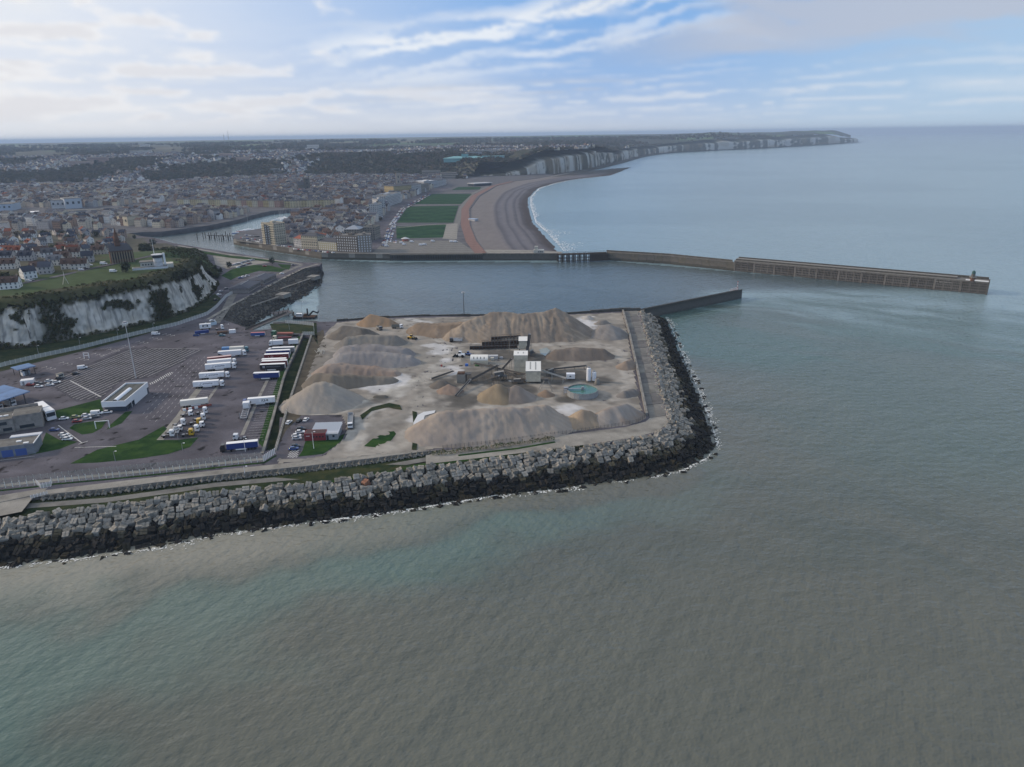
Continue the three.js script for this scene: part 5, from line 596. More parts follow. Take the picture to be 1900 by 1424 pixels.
{ // beige office
  const beige = S([0.36, 0.335, 0.305], 0.85, { map: reps(mott, 7) }), rf = S([0.20, 0.195, 0.18], 0.95, { map: reps(mott, 9) });
  const o = thing('office_building', 'beige two-storey office block with dark strip windows and flat roof', 'building'); const L = at2(o, [-254.3,-305.6], [-227.5,-319.5]), x1 = L, x0 = L - 30; block(o, 'wall', x0 - 8, x1 - 11.5, 0, 6.6, -13, 0.9, beige); block(o, 'wing_wall', x1 - 11.5, x1, 0, 7.6, -10.5, 0, beige); block(o, 'roof', x0 - 8, x1 - 11.6, 6.6, 6.64, -12.6, 0.6, rf); block(o, 'roof', x1 - 11.3, x1 - 0.3, 7.6, 7.64, -10.2, -0.3, rf); block(o, 'parapet', x0 - 8, x1 - 11.5, 6.6, 7.1, 0.6, 0.95, beige); block(o, 'back_parapet', x0 - 8, x1 - 2, 6.6, 8.4, -13.4, -12.9, beige);
  for (const [a, b, y, z] of [[x0 + 6, x0 + 10, 3.8, 0.95], [x0 + 12, x0 + 16, 4.2, 0.95], [x0 + 2, x0 + 8, 1.2, 0.95], [x0 + 14, x0 + 17.6, 1.1, 0.95], [x1 - 9.5, x1 - 3.5, 1.0, 0.05]]) { const w = block(o, 'window', a, b, y, y + 1.5, z - 0.06, z + 0.06, M.glass); block(w, 'sill', a - 0.1, b + 0.1, y - 0.2, y, z - 0.02, z + 0.14, M.concrete); } block(o, 'porch_roof', x0 + 7, x0 + 13, 2.6, 2.8, 0.9, 3.4, M.white); for (const x of [x0 + 12, x0 + 18, x1 - 16]) block(o, 'roof_light', x, x + 2.4, 6.64, 7.0, -6, -5, M.white);
  const g = thing('garage_building', 'blue-grey garage with blue roller doors and gravel roof', 'building'), gb = S([0.23, 0.255, 0.29], 0.7, { map: reps(mott, 6) }); const K = at2(g, [-236.1,-280.2], [-211.7,-288.2]); block(g, 'wall', K - 26, K, 0, 4.6, -11, 0, gb); block(g, 'roof', K - 26, K - 0.3, 4.6, 4.64, -10.7, -0.3, rf); block(g, 'parapet', K - 26, K, 4.6, 5.0, -0.3, 0, gb); block(g, 'side_parapet', K - 0.3, K, 4.6, 5.0, -11, -0.3, M.white); block(g, 'back_roof', K - 12, K + 0.3, 4.64, 5.1, -13.5, -10.6, S([0.5, 0.52, 0.55], 0.6)); for (let i = 0; i < 3; i++) { const d = block(g, 'roller_door', K - 7.5 - i * 5.2, K - 3.2 - i * 5.2, 0, 3.2, -0.02, 0.08, S([0.05, 0.10, 0.30], 0.6)); for (let k = 1; k < 5; k++) block(d, 'slat', K - 7.5 - i * 5.2, K - 3.2 - i * 5.2, k * 0.64 - 0.04, k * 0.64 + 0.04, 0.08, 0.12, S([0.04, 0.08, 0.24], 0.6)); } for (const [x, z] of [[K - 8, -6], [K - 4.5, -3], [K - 20, -4]]) block(g, 'roof_light', x, x + 2, 4.64, 5.0, z, z + 1.2, M.white);
}
{ // red office
  const o = thing('site_office', 'red-fronted site office with pale corrugated metal roof', 'building'), roofM = S([0.42, 0.45, 0.49], 0.45), L = at2(o, [-94.7,-298.2], [-80.1,-298.9]); const gw = S([0.25, 0.27, 0.29], 0.7);
  block(o, 'wall', 2, L, 0, 3.2, -11, 0, gw); const r = mesh('roof', new G().quad([2.4, 3.9, -12], [2.4, 3.35, -2.6], [L + 0.4, 3.35, -2.6], [L + 0.4, 3.9, -12]).quad([L * 0.62, 3.35, -2.6], [L * 0.62, 3.1, 0.5], [L + 0.4, 3.1, 0.5], [L + 0.4, 3.35, -2.6]).box(2.4, L + 0.4, 3.0, 3.12, -12, -2.6), roofM, o); for (let i = 0; i < 22; i++) { const x = 2.6 + i * (L - 2.4) / 22; mesh('roof_rib', new G().bar([x, 3.96, -12], [x, 3.41, -2.6], 0.09), roofM, r); }
  block(o, 'red_wall', -0.3, L * 0.64, 0, 3.5, -4.6, 0.4, S([0.20, 0.022, 0.026], 0.6)); block(o, 'red_roof', 0, L * 0.62, 3.5, 3.54, -4.3, 0.1, S([0.09, 0.06, 0.06], 0.9)); windowsOn(o, 'z', L * 0.22, L * 0.6, 1.3, 2.5, 4, 1, 0.7, 0.7, 0.42); windowsOn(o, 'z', L * 0.8, L * 0.95, 1.2, 2.4, 1, 1, 0.9, 1, 0.03); block(o, 'door', L * 0.66, L * 0.72, 0, 2.2, -0.02, 0.06, M.dark); block(o, 'sign_plate', 0.5, 2.1, 2.25, 2.45, 0.40, 0.44, M.white);
  const wb = thing('weighbridge', 'steel weighbridge with railings under the tipper truck', 'weighbridge'), a = [-76.6,-310.8], b = [-80.2,-328]; const wl = at2(wb, a, b); block(wb, 'deck', -1, wl + 1, 0, 0.25, -1.6, 1.6, M.slab); for (const z of [-1.8, 1.8]) for (let i = 0; i < 6; i++) block(wb, 'railing_post', i * wl / 5, i * wl / 5 + 0.1, 0, 1.1, z - 0.05, z + 0.05, M.dark);
  const tp = thing('tipper_truck', 'white-cabbed tipper truck standing on the weighbridge', 'truck'); const tl = at2(tp, [-79.6,-325.1], [-76.9,-310.8]); block(tp, 'chassis', 0, tl, 0.6, 0.95, -0.5, 0.5, M.black); const tb = mesh('tipper_body', new G().box(-1.5, tl - 2.4, 1.0, 1.2, -1.2, 1.2).box(-1.5, tl - 2.4, 1.2, 2.5, -1.22, -1.1).box(-1.5, tl - 2.4, 1.2, 2.5, 1.1, 1.22).box(-1.5, -1.4, 1.2, 2.5, -1.1, 1.1).box(tl - 2.5, tl - 2.4, 1.2, 2.7, -1.1, 1.1), S([0.35, 0.36, 0.37], 0.6), tp); cabOn(tp, tl - 1.0, P.white, false); wheelsAt(tp, [0.2, 1.5, tl - 1], 2.4, 0.5);
}

// ================= screening plant in the yard =================
const clad = S([0.66, 0.62, 0.50], 0.6, { map: reps(mott, 9) }), cladTop = S([0.70, 0.69, 0.64], 0.5), beam = S([0.06, 0.06, 0.06], 0.7), beamG = S([0.22, 0.215, 0.20], 0.7);
function cladTower(label, a, b, depth, y0, y1, o = {}) { const t = thing('clad_tower', label, 'building'), L = at2(t, a, b); block(t, 'cladding', 0, L, y0, y1, -depth, 0, clad); const n = Math.round(L / 1.1); for (let i = 1; i < n; i++) block(t, 'cladding_rib', L * i / n - 0.04, L * i / n + 0.04, y0, y1 - 0.2, 0, 0.06, clad); const g = new G(); const e = o.pitch ?? 1.2; g.quad([-0.2, y1, 0.3], [L + 0.2, y1, 0.3], [L + 0.2, y1 + e, -depth - 0.2], [-0.2, y1 + e, -depth - 0.2]); g.quad([-0.2, y1 - 0.15, 0.3], [L + 0.2, y1 - 0.15, 0.3], [L + 0.2, y1, 0.3], [-0.2, y1, 0.3]); g.tri([L, y1, 0], [L, y1, -depth], [L, y1 + e, -depth]); g.tri([0, y1, 0], [0, y1 + e, -depth], [0, y1, -depth]); g.quad([0, y1, -depth], [L, y1, -depth], [L, y1 + e, -depth], [0, y1 + e, -depth]); const r = mesh('roof', g, cladTop, t); for (const f of o.vents || []) { const z0 = -depth * f[1], z1 = -depth * f[2]; const v = new G(); const yy = z => y1 + e * (-z + 0.3) / (depth + 0.5) + 0.04; v.quad([L * f[0] - 0.35, yy(z0), z0], [L * f[0] + 0.35, yy(z0), z0], [L * f[0] + 0.35, yy(z1), z1], [L * f[0] - 0.35, yy(z1), z1]); mesh('roof_light', v, S([0.32, 0.32, 0.30], 0.4), r); }
  if (y0 > 0.5) for (const x of [0.3, L - 0.3]) for (const z of [-0.3, -depth + 0.3]) block(t, 'leg', x - 0.2, x + 0.2, 0, y0, z - 0.2, z + 0.2, beam); block(t, 'seam', 0, L, lerp(y0, y1, o.seam ?? 0.35), lerp(y0, y1, o.seam ?? 0.35) + 0.12, 0, 0.1, beamG); return t; }
cladTower('tallest cream clad tower of the screening plant', [1.3,-387], [9,-386.7], 6.5, 1.5, 12.2, { pitch: 0.7, seam: 0.32, vents: [[0.3, 0.35, 0.7], [0.7, 0.35, 0.7]] });
cladTower('lower cream clad tower with two long roof lights', [7.8,-372.7], [15.9,-372.4], 7.5, 1.0, 7.4, { pitch: 3.2, seam: 0.9, vents: [[0.3, 0.15, 0.95], [0.66, 0.1, 0.95]] });
cladTower('high cream hopper head at the top of the steep conveyor', [4.6,-425.8], [9.7,-425.6], 5.5, 4.2, 9.6, { pitch: 1.2, seam: 0.05 });
{ const o = thing('workshop_shed', 'cream curved-roof shed with four slit windows beside the loader', 'shed'), L = at2(o, [-24.9,-408.4], [-14.5,-407.9]); block(o, 'wall', 0, L, 0, 2.6, -5.5, 0, clad); const g = new G(); for (let i = 0; i < 6; i++) { const a = i / 6 * Math.PI / 2, b = (i + 1) / 6 * Math.PI / 2, f = (t, x) => [x, 2.6 + Math.sin(t) * 2.6, -Math.sin(Math.PI / 2 - 0) * 0 - (1 - Math.cos(t)) * 4.0 + 0.1]; g.quad(f(a, -0.1), f(a, L + 0.1), f(b, L + 0.1), f(b, -0.1)); } g.quad([-0.1, 5.2, -3.9], [L + 0.1, 5.2, -3.9], [L + 0.1, 2.6, -5.6], [-0.1, 2.6, -5.6]); g.quad([0, 2.6, 0], [0, 2.6, -5.5], [0, 5.2, -3.9], [0, 4.4, -1.2]); g.quad([L, 2.6, -5.5], [L, 2.6, 0], [L, 4.4, -1.2], [L, 5.2, -3.9]); mesh('curved_roof', g, cladTop, o); for (let i = 0; i < 4; i++) { const x = L * (0.2 + 0.2 * i); mesh('window', new G().quad([x - 0.22, 3.6, 0.03], [x + 0.22, 3.6, 0.03], [x + 0.22, 4.7, -0.85], [x - 0.22, 4.7, -0.85]), M.glass, o); } }
function conveyor(label, a, ya, b, yb, w = 1.0, o = {}) { const t = thing('conveyor', label, 'conveyor'), A = [a[0], Q + ya, a[1]], B = [b[0], Q + yb, b[1]], col = o.mat || beam; mesh('belt', new G().bar(A, B, w, 0.12), M.black, t); const off = 0.55 * w, dx = B[0] - A[0], dz = B[2] - A[2], l = Math.hypot(dx, dz) || 1, nx = -dz / l * off, nz = dx / l * off; for (const s of [-1, 1]) { mesh('side_frame', new G().bar([A[0] + nx * s, A[1] + 0.15, A[2] + nz * s], [B[0] + nx * s, B[1] + 0.15, B[2] + nz * s], 0.14, 0.55), col, t); } const n = Math.max(1, Math.round(l / 7)); for (let i = 1; i <= n; i++) { const f = i / (n + 0.25), p = [lerp(A[0], B[0], f), lerp(A[1], B[1], f), lerp(A[2], B[2], f)]; if (p[1] > Q + 1) for (const s of [-1, 1]) mesh('leg', new G().bar([p[0] + nx * s * 1.6, Q, p[2] + nz * s * 1.6], [p[0] + nx * s, p[1], p[2] + nz * s], 0.16), col, t); } mesh('head_drum', new G().tube([B[0] - nx, B[1], B[2] - nz], [B[0] + nx, B[1], B[2] + nz], 0.35, 0.35, 8), M.steel, t); return t; }
conveyor('steep conveyor rising to the high hopper head', [8.7,-412.2], 1, [11.7,-437.2], 10.5, 1.6);
conveyor('long dark conveyor descending from shed to lower tower', [-22.5,-407.3], 1.2, [7.6,-378.2], 3.5, 1.0);
conveyor('conveyor climbing from the concrete hopper to the transfer point', [-24,-374], 1.5, [-7.7,-392.3], 4.5, 1.0);
conveyor('short conveyor lifting towards the tallest tower', [-6.2,-390.2], 2, [0.1,-400], 6.0, 0.8);
conveyor('pale sloping conveyor leaning out from the hopper foot', [-29.8,-352.8], 0.6, [-23,-372.2], 3.0, 1.1, { mat: beamG });
conveyor('low conveyor on the ground beyond the towers', [19.6,-393.1], 1.0, [44,-398], 1.6, 0.9);
conveyor('pale conveyor gantry from the lower tower to the round tank', [16.5,-379.7], 5.2, [29.9,-371.8], 3.0, 0.8, { mat: S([0.4, 0.4, 0.38], 0.6) });
conveyor('stacker conveyor above the golden cone', [-13.5,-373.6], 2.5, [-7.1,-364.5], 7.5, 0.9);
conveyor('lower conveyor beside the hopper wall', [-33.9,-393.4], 1.0, [-45.7,-380.5], 0.8, 0.8);
conveyor('dark conveyor crossing behind the shed', [-13.2,-396.5], 3.5, [7.8,-372.7], 2.0, 0.9);
{ const o = thing('conveyor_trestle', 'splayed steel legs standing over the small orange cone', 'trestle'), p = [18.3,-360.8]; for (const [x, z] of [[-4, -1.2], [4, -1.2], [-3.4, 1.6], [3.4, 1.6]]) mesh('leg', new G().bar([p[0] + x, Q, p[1] + z], [p[0] + x * 0.2, Q + 6.2, p[1] + z * 0.4], 0.24), beamG, o); for (const y of [2, 4]) mesh('brace', new G().bar([p[0] - 3.2 + y * 0.4, Q + y, p[1] + 1], [p[0] + 3.2 - y * 0.4, Q + y, p[1] + 1], 0.15), beamG, o); mesh('head', new G().box(p[0] - 1, p[0] + 1, Q + 5.6, Q + 6.8, p[1] - 1, p[1] + 1), beam, o); }
{ const o = thing('concrete_hopper', 'stained concrete loading hopper with dark steel grid', 'hopper'), L = at2(o, [-30.7,-374.3], [-22.8,-374]); block(o, 'wall', 0, L * 0.6, 0, 5.2, -4.5, 0, M.concrete); block(o, 'side_wall', L * 0.6, L * 0.65, 0, 4.6, -4.5, 0.3, M.concreteDark); block(o, 'opening', 0.4, L * 0.55, 5.2, 5.9, -4, -0.4, M.rust); for (let i = 0; i < 4; i++) block(o, 'steel_post', L * (0.68 + 0.09 * i), L * (0.68 + 0.09 * i) + 0.2, 0, 5.4, -3.6, -3.4, beam); block(o, 'grid', L * 0.66, L, 4.9, 5.3, -4.2, -0.4, beam); }
{ // transfer point of steel bars and platforms
  const o = thing('transfer_station', 'cluttered dark steel transfer station between hopper and towers', 'machinery'), p = [-7.3,-378.8], r = rngOf(44); for (let i = 0; i < 6; i++) { const x = -4 + i * 1.6; mesh('upright', new G().box(x, x + 0.2, 0, 4.5 + r() * 1.5, -1.6, -1.4), beam, o); mesh('upright', new G().box(x, x + 0.2, 0, 3.5 + r() * 1.5, 1.4, 1.6), beam, o); } mesh('platform', new G().box(-4.4, 4.6, 2.6, 2.75, -2, 2), beam, o); mesh('screen_box', new G().box(-2.6, 2.2, 2.8, 4.6, -1.3, 1.3), S([0.10, 0.10, 0.10], 0.7), o); mesh('screen_deck', new G().bar([-3, 4.7, 0], [2.8, 5.4, 0], 2.2, 0.3), beamG, o); for (let i = 0; i < 4; i++) mesh('brace', new G().bar([-4 + i * 2, 0.2, 1.5], [-2.4 + i * 2, 2.6, 1.5], 0.12), beam, o); place(o, p, Q, 0.1);
  const c = copyOf(o, 'second dark steel station beside the lower clad tower'); place(c, [3,-372.9], Q, -0.2); c.scale.set(0.7, 0.55, 0.8);
  const d = copyOf(o, 'dark steel station between the towers and the round tank'); place(d, [22.3,-385.1], Q, 0.5); d.scale.set(0.6, 0.8, 0.6);
  const e = copyOf(o, 'dark steel screen frame under the high hopper head'); place(e, [12,-423.2], Q, 0.9); e.scale.set(0.7, 0.8, 0.7);
}
{ // dark storage bins behind the shed
  const rows = [[[-26.8,-439.1], [3.8,-440], 2.2, 'long row of dark steel storage bins in front of the highest heap'], [[-19,-444.8], [5.7,-448.6], 3.2, 'raised middle row of dark steel storage bins'], [[-13.2,-453.4], [6.1,-456.3], 4.2, 'tallest rear row of dark steel storage bins']]; for (const [a, b, h, lb] of rows) { const o = thing('storage_bins', lb, 'bins'), L = at2(o, a, b), n = Math.round(L / 2.1); block(o, 'back_plate', 0, L, 0, h, -2.2, -2.0, M.rust); for (let i = 0; i <= n; i++) block(o, 'divider', L * i / n - 0.12, L * i / n + 0.12, 0, h, -2.0, 0, beam); block(o, 'top_rail', 0, L, h, h + 0.3, -0.3, 0, beam); block(o, 'rear_rail', 0, L, h + 0.8, h + 0.95, -2.3, -2.1, beam); for (let i = 0; i <= n; i += 2) block(o, 'stanchion', L * i / n - 0.06, L * i / n + 0.06, h, h + 0.9, -2.3, -2.15, beam); }
}
{ const o = thing('lamp_pole', 'pale post standing in front of the dark bins', 'post'), t = [-1.4,-429.6,9.5]; mesh('pole', new G().tube([0, 0, 0], [0, t[2], 0], 0.2, 0.16, 8), beamG, o); mesh('crossarm', new G().box(-1.6, 2.6, t[2] - 0.1, t[2] + 0.1, -0.1, 0.1), beamG, o); place(o, t, Q); }
{ // thickener tank and silos
  const o = thing('thickener_tank', 'round grey thickener tank full of green water', 'tank'), c = [37.3,-353.4], r = 8.2, h = 3.3; const g = new G(); g.tube([0, 0, 0], [0, h, 0], r, r, 40, null, false); g.tube([0, 0, 0], [0, h, 0], r - 0.25, r - 0.25, 40, null, false); const ring = new G(); for (let i = 0; i < 40; i++) { const a = i / 40 * 6.2832, b = (i + 1) / 40 * 6.2832, f = (t, q) => [Math.cos(t) * q, h, Math.sin(t) * q]; ring.quad(f(a, r), f(a, r - 0.25), f(b, r - 0.25), f(b, r)); } const w = mesh('wall', g, S([0.36, 0.38, 0.39], 0.5, { map: reps(mott, 4), side: THREE.DoubleSide }), o); mesh('rim', ring, M.concrete, w); for (let i = 0; i < 20; i++) { const a = i / 20 * 6.2832; mesh('rib', new G().box(-0.08, 0.08, 0, h, -0.08, 0.08).geo().translate(Math.cos(a) * r, 0, Math.sin(a) * r), S([0.30, 0.32, 0.33], 0.5), w); } const disc = []; for (let i = 0; i < 40; i++) disc.push([Math.cos(i / 40 * 6.2832) * (r - 0.26), Math.sin(i / 40 * 6.2832) * (r - 0.26)]); mesh('water', new G().sheet(disc, h - 0.5), S([0.06, 0.15, 0.115], 0.1), o); mesh('bridge', new G().box(-r - 1.2, r * 0.2, h + 0.2, h + 0.4, -0.5, 0.5), M.steel, o); mesh('centre_drive', new G().box(-0.6, 0.6, h - 0.4, h + 1.2, -0.6, 0.6), M.steel, o); for (let i = 0; i < 12; i++) mesh('railing_post', new G().box(-0.05, 0.05, h, h + 1.1, -0.05, 0.05).geo().translate(Math.cos(i * 0.5236) * r, 0, Math.sin(i * 0.5236) * r), M.steel, o); place(o, c, Q); const st = thing('tank_stair', 'steel access stair tower at the side of the round tank', 'stairs'), p = [28.5,-353.7]; for (const [x, z] of [[-1, -1], [1, -1], [-1, 1], [1, 1]]) mesh('post', new G().box(x - 0.1, x + 0.1, 0, 4.2, z - 0.1, z + 0.1), M.steel, st); for (const y of [1.4, 2.8, 4.1]) mesh('landing', new G().box(-1.1, 1.1, y, y + 0.1, -1.1, 1.1), M.steel, st); place(st, p, Q);
  const sil = (lb, t, rr) => { const s = thing('silo', lb, 'silo'); const hh = t[2]; mesh('shell', new G().tube([0, 1.0, 0], [0, hh - 0.4, 0], rr, rr, 18), S([0.66, 0.70, 0.75], 0.4), s); mesh('dome', new G().tube([0, hh - 0.4, 0], [0, hh, 0], rr, rr * 0.4, 18), M.white, s); mesh('base', new G().tube([0, 0, 0], [0, 1, 0], rr * 0.9, rr, 18), M.concrete, s); mesh('filter', new G().box(-0.4, 0.4, hh, hh + 0.7, -0.3, 0.3), M.steel, s); for (let i = 0; i < 6; i++) mesh('railing_post', new G().box(-0.04, 0.04, hh - 0.4, hh + 0.6, -0.04, 0.04).geo().translate(Math.cos(i * 1.05) * rr, 0, Math.sin(i * 1.05) * rr), M.steel, s); place(s, t, Q); return s; };
  sil('tall white cement silo beside the round tank', [42.7,-374,8.2], 1.25); sil('shorter grey silo standing behind the white one', [45.7,-373.8,6], 1.2); const cn = thing('cone_silo', 'dull grey squat hopper beside the two silos', 'silo'); mesh('shell', new G().tube([0, 0, 0], [0, 3.4, 0], 1.5, 1.1, 14), M.concrete, cn); place(cn, [46.9,-369.3], Q);
  const cb = thing('control_cabin', 'white control cabin with small dark window on steel legs', 'cabin'), L = at2(cb, [30.6,-377.2], [35.4,-377]); block(cb, 'wall', 0, L, 0.8, 3.6, -3, 0, P.white); block(cb, 'window', L * 0.35, L * 0.55, 2.0, 2.6, -0.03, 0.05, M.glass); for (const x of [0.2, L - 0.4]) block(cb, 'leg', x, x + 0.2, 0, 0.8, -0.4, -0.2, beam);
}
// yard vehicles
function loader(label, p, dir, col, s = 1) { const o = thing('wheel_loader', label, 'loader'); mesh('rear_body', side([[-3, 0.9], [0, 0.9], [0, 2.0], [-2.8, 1.9]], 1.9), col, o); mesh('front_frame', new G().box(0, 1.8, 0.8, 1.5, -0.7, 0.7), col, o); const c = mesh('cab', new G().box(-1.0, 0.4, 1.9, 3.3, -0.75, 0.75), col, o); mesh('cab_window', new G().box(-0.95, 0.46, 2.2, 3.1, -0.78, 0.78), M.glass, c); mesh('lift_arm', new G().bar([0.8, 1.7, -0.7], [3.0, 0.7, -0.7], 0.25).bar([0.8, 1.7, 0.7], [3.0, 0.7, 0.7], 0.25), M.dark, o); mesh('bucket', new G().quad([2.8, 0.2, -1.5], [2.8, 0.2, 1.5], [2.8, 1.4, 1.5], [2.8, 1.4, -1.5]).quad([2.8, 0.2, -1.5], [4.0, 0.15, -1.5], [4.0, 0.15, 1.5], [2.8, 0.2, 1.5]).tri([2.8, 0.2, -1.5], [4.0, 0.15, -1.5], [2.8, 1.4, -1.5]).tri([2.8, 0.2, 1.5], [2.8, 1.4, 1.5], [4.0, 0.15, 1.5]), M.dark, o); wheelsAt(o, [-1.9, 1.3], 2.4, 0.8); place(o, p, Q + 0.1, dir); o.scale.setScalar(s); return o; }
loader('yellow wheel loader driving across the white chalk track', [-67.8,-466.7], -0.4, P.truckYellow); loader('white wheel loader parked beside the cream shed', [-32.4,-424.1], 2.9, P.white, 1.15); loader('dark blue machine parked behind the white loader', [-27.5,-427.3], 2.6, P.blue, 0.8);
function dumper(label, p, dir, cab, body, L = 9) { const o = thing('dump_truck', label, 'truck'); mesh('chassis', new G().box(0, L, 0.7, 1.05, -0.5, 0.5), M.black, o); mesh('tipper_body', new G().box(0, L * 0.68, 1.1, 1.3, -1.25, 1.25).box(0, L * 0.68, 1.3, 2.6, 1.15, 1.28).box(0, L * 0.68, 1.3, 2.6, -1.28, -1.15).box(0, 0.12, 1.3, 2.6, -1.15, 1.15).box(L * 0.67, L * 0.68, 1.3, 2.8, -1.15, 1.15), body, o); cabOn(o, L - 1.2, cab, false); wheelsAt(o, [1, 2.4, L - 1], 2.4, 0.5); return place(o, p, Q + 0.1, dir); }
dumper('dark dump truck with pale load bed below the highest heap', [-32.8,-458.2], Math.PI, P.black, S([0.5, 0.5, 0.5], 0.6), 8.5); dumper('long dark tipper trailer truck beside the orange cone', [-85.9,-496], 0.05, P.white, S([0.14, 0.14, 0.12], 0.8), 8); dumper('small grey dump truck facing away near the dark heap', [-95.8,-495.1], -1.0, P.grey, S([0.2, 0.2, 0.18], 0.8), 6); 
{ const o = thing('container_stack', 'blue container and pallets on the ground left of the shed', 'container'), p = [-27,-405.4]; mesh('blue_box', new G().box(-0.9, 0.9, 0, 1.5, -0.8, 0.8), S([0.03, 0.12, 0.42], 0.5), o); mesh('pallet', new G().box(-4.5, -2.5, 0, 0.5, -0.6, 0.6), M.timber, o); mesh('green_box', new G().box(5, 7.5, 0, 0.9, -0.8, 0.8), S([0.06, 0.16, 0.05], 0.6), o); mesh('red_drum', new G().tube([-15, 0, 0], [-15, 1.2, 0], 0.5, 0.5, 10), M.red, o); place(o, p, Q); 
  const s = thing('scrap_shed', 'small grey sheds and crates behind the cream shed', 'shed'), q = [-11.4,-419.8]; mesh('hut', new G().box(-3, 3, 0, 2.2, -1.5, 1.5), S([0.4, 0.41, 0.42], 0.6), s); mesh('hut', new G().box(-1.5, 0.5, 0, 2.0, 3, 5), M.cream, s); mesh('crate', new G().box(4, 6, 0, 1.4, 0, 2), M.steel, s); place(s, q, Q); }
{ // hedge of tamarisk-like shrubs by the fence and bare stumps
  const R = rngOf(12), leaf = new G(); for (let i = 0; i < 26; i++) { const a = R() * 6.28, e = R() * 1.4, r = 0.35 + R() * 0.55, c = [Math.cos(a) * Math.cos(e) * r, 0.5 + Math.sin(e) * r, Math.sin(a) * Math.cos(e) * r], s = 0.16 + R() * 0.2, t = [R() - 0.5, R() - 0.5, R() - 0.5], u = [R() - 0.5, R() - 0.5, R() - 0.5]; leaf.col = [0.6 + R() * 0.8, 0.7 + R() * 0.6, 0.5 + R() * 0.5]; leaf.tri([c[0] + t[0] * s * 2, c[1] + t[1] * s * 2, c[2] + t[2] * s * 2], [c[0] + u[0] * s * 2, c[1] + u[1] * s * 2, c[2] + u[2] * s * 2], [c[0] - t[0] * s * 2 - u[0] * s, c[1] - t[1] * s * 2, c[2] - u[2] * s * 2]); }
  const lg = leaf.geo(), mats = [VC(1), VC(1), VC(1)]; mats[0].color.setRGB(0.09, 0.09, 0.06); mats[1].color.setRGB(0.05, 0.075, 0.03); mats[2].color.setRGB(0.16, 0.15, 0.12); const line = [[-35.5,-280.7],[-28.5,-281.6],[-12.3,-286.1],[2,-289.6],[18.7,-295.6]], L = lengthOf(line);
  for (let i = 0; i < 62; i++) { const a = along(line, L * (i + R() * 0.6) / 62), m = mesh('shrub', lg, mats[i % 3]); m.position.set(a[0], Q - 0.1, a[1] + (R() - 0.5) * 0.8); m.rotation.y = R() * 6.28; m.scale.setScalar(1.1 + R() * 0.9); tag(m, ['brown-grey clipped shrub in the hedge outside the sand heap fence', 'green shrub in the hedge outside the sand heap fence', 'pale dry shrub in the hedge outside the sand heap fence'][i % 3], 'shrub', 'hedge shrubs by the sand heap fence ' + ['brown', 'green', 'pale'][i % 3]); }
  struct('hedge_verge', new G().ribbon([[-23.7,-279.8],[-12.2,-282.7],[2,-286.2],[19,-292.6]], 1.6, Q + 0.12), M.grass); struct('grass_edge', new G().ribbon([[-84.8,-256],[-60.3,-263.4],[-39.1,-271.8],[-23.4,-274.4],[-0.4,-281.2]], 2.0, (x, z) => Q + 0.02 - 1.3 * sstep(-25, -75, x)), M.grass);
  const s = thing('scrap_pile', 'white tangle of bent pipes beside the lilac ridges', 'scrap'), p = [-122.2,-437.7]; for (let i = 0; i < 16; i++) { const x = (R() - 0.5) * 6, z = (R() - 0.5) * 8; mesh('pipe', new G().bar([x, 0.1, z], [x + (R() - 0.5) * 3, 0.6 + R() * 2.2, z + (R() - 0.5) * 3], 0.22), S([0.55, 0.54, 0.48], 0.8), s); } place(s, p, Q);
}

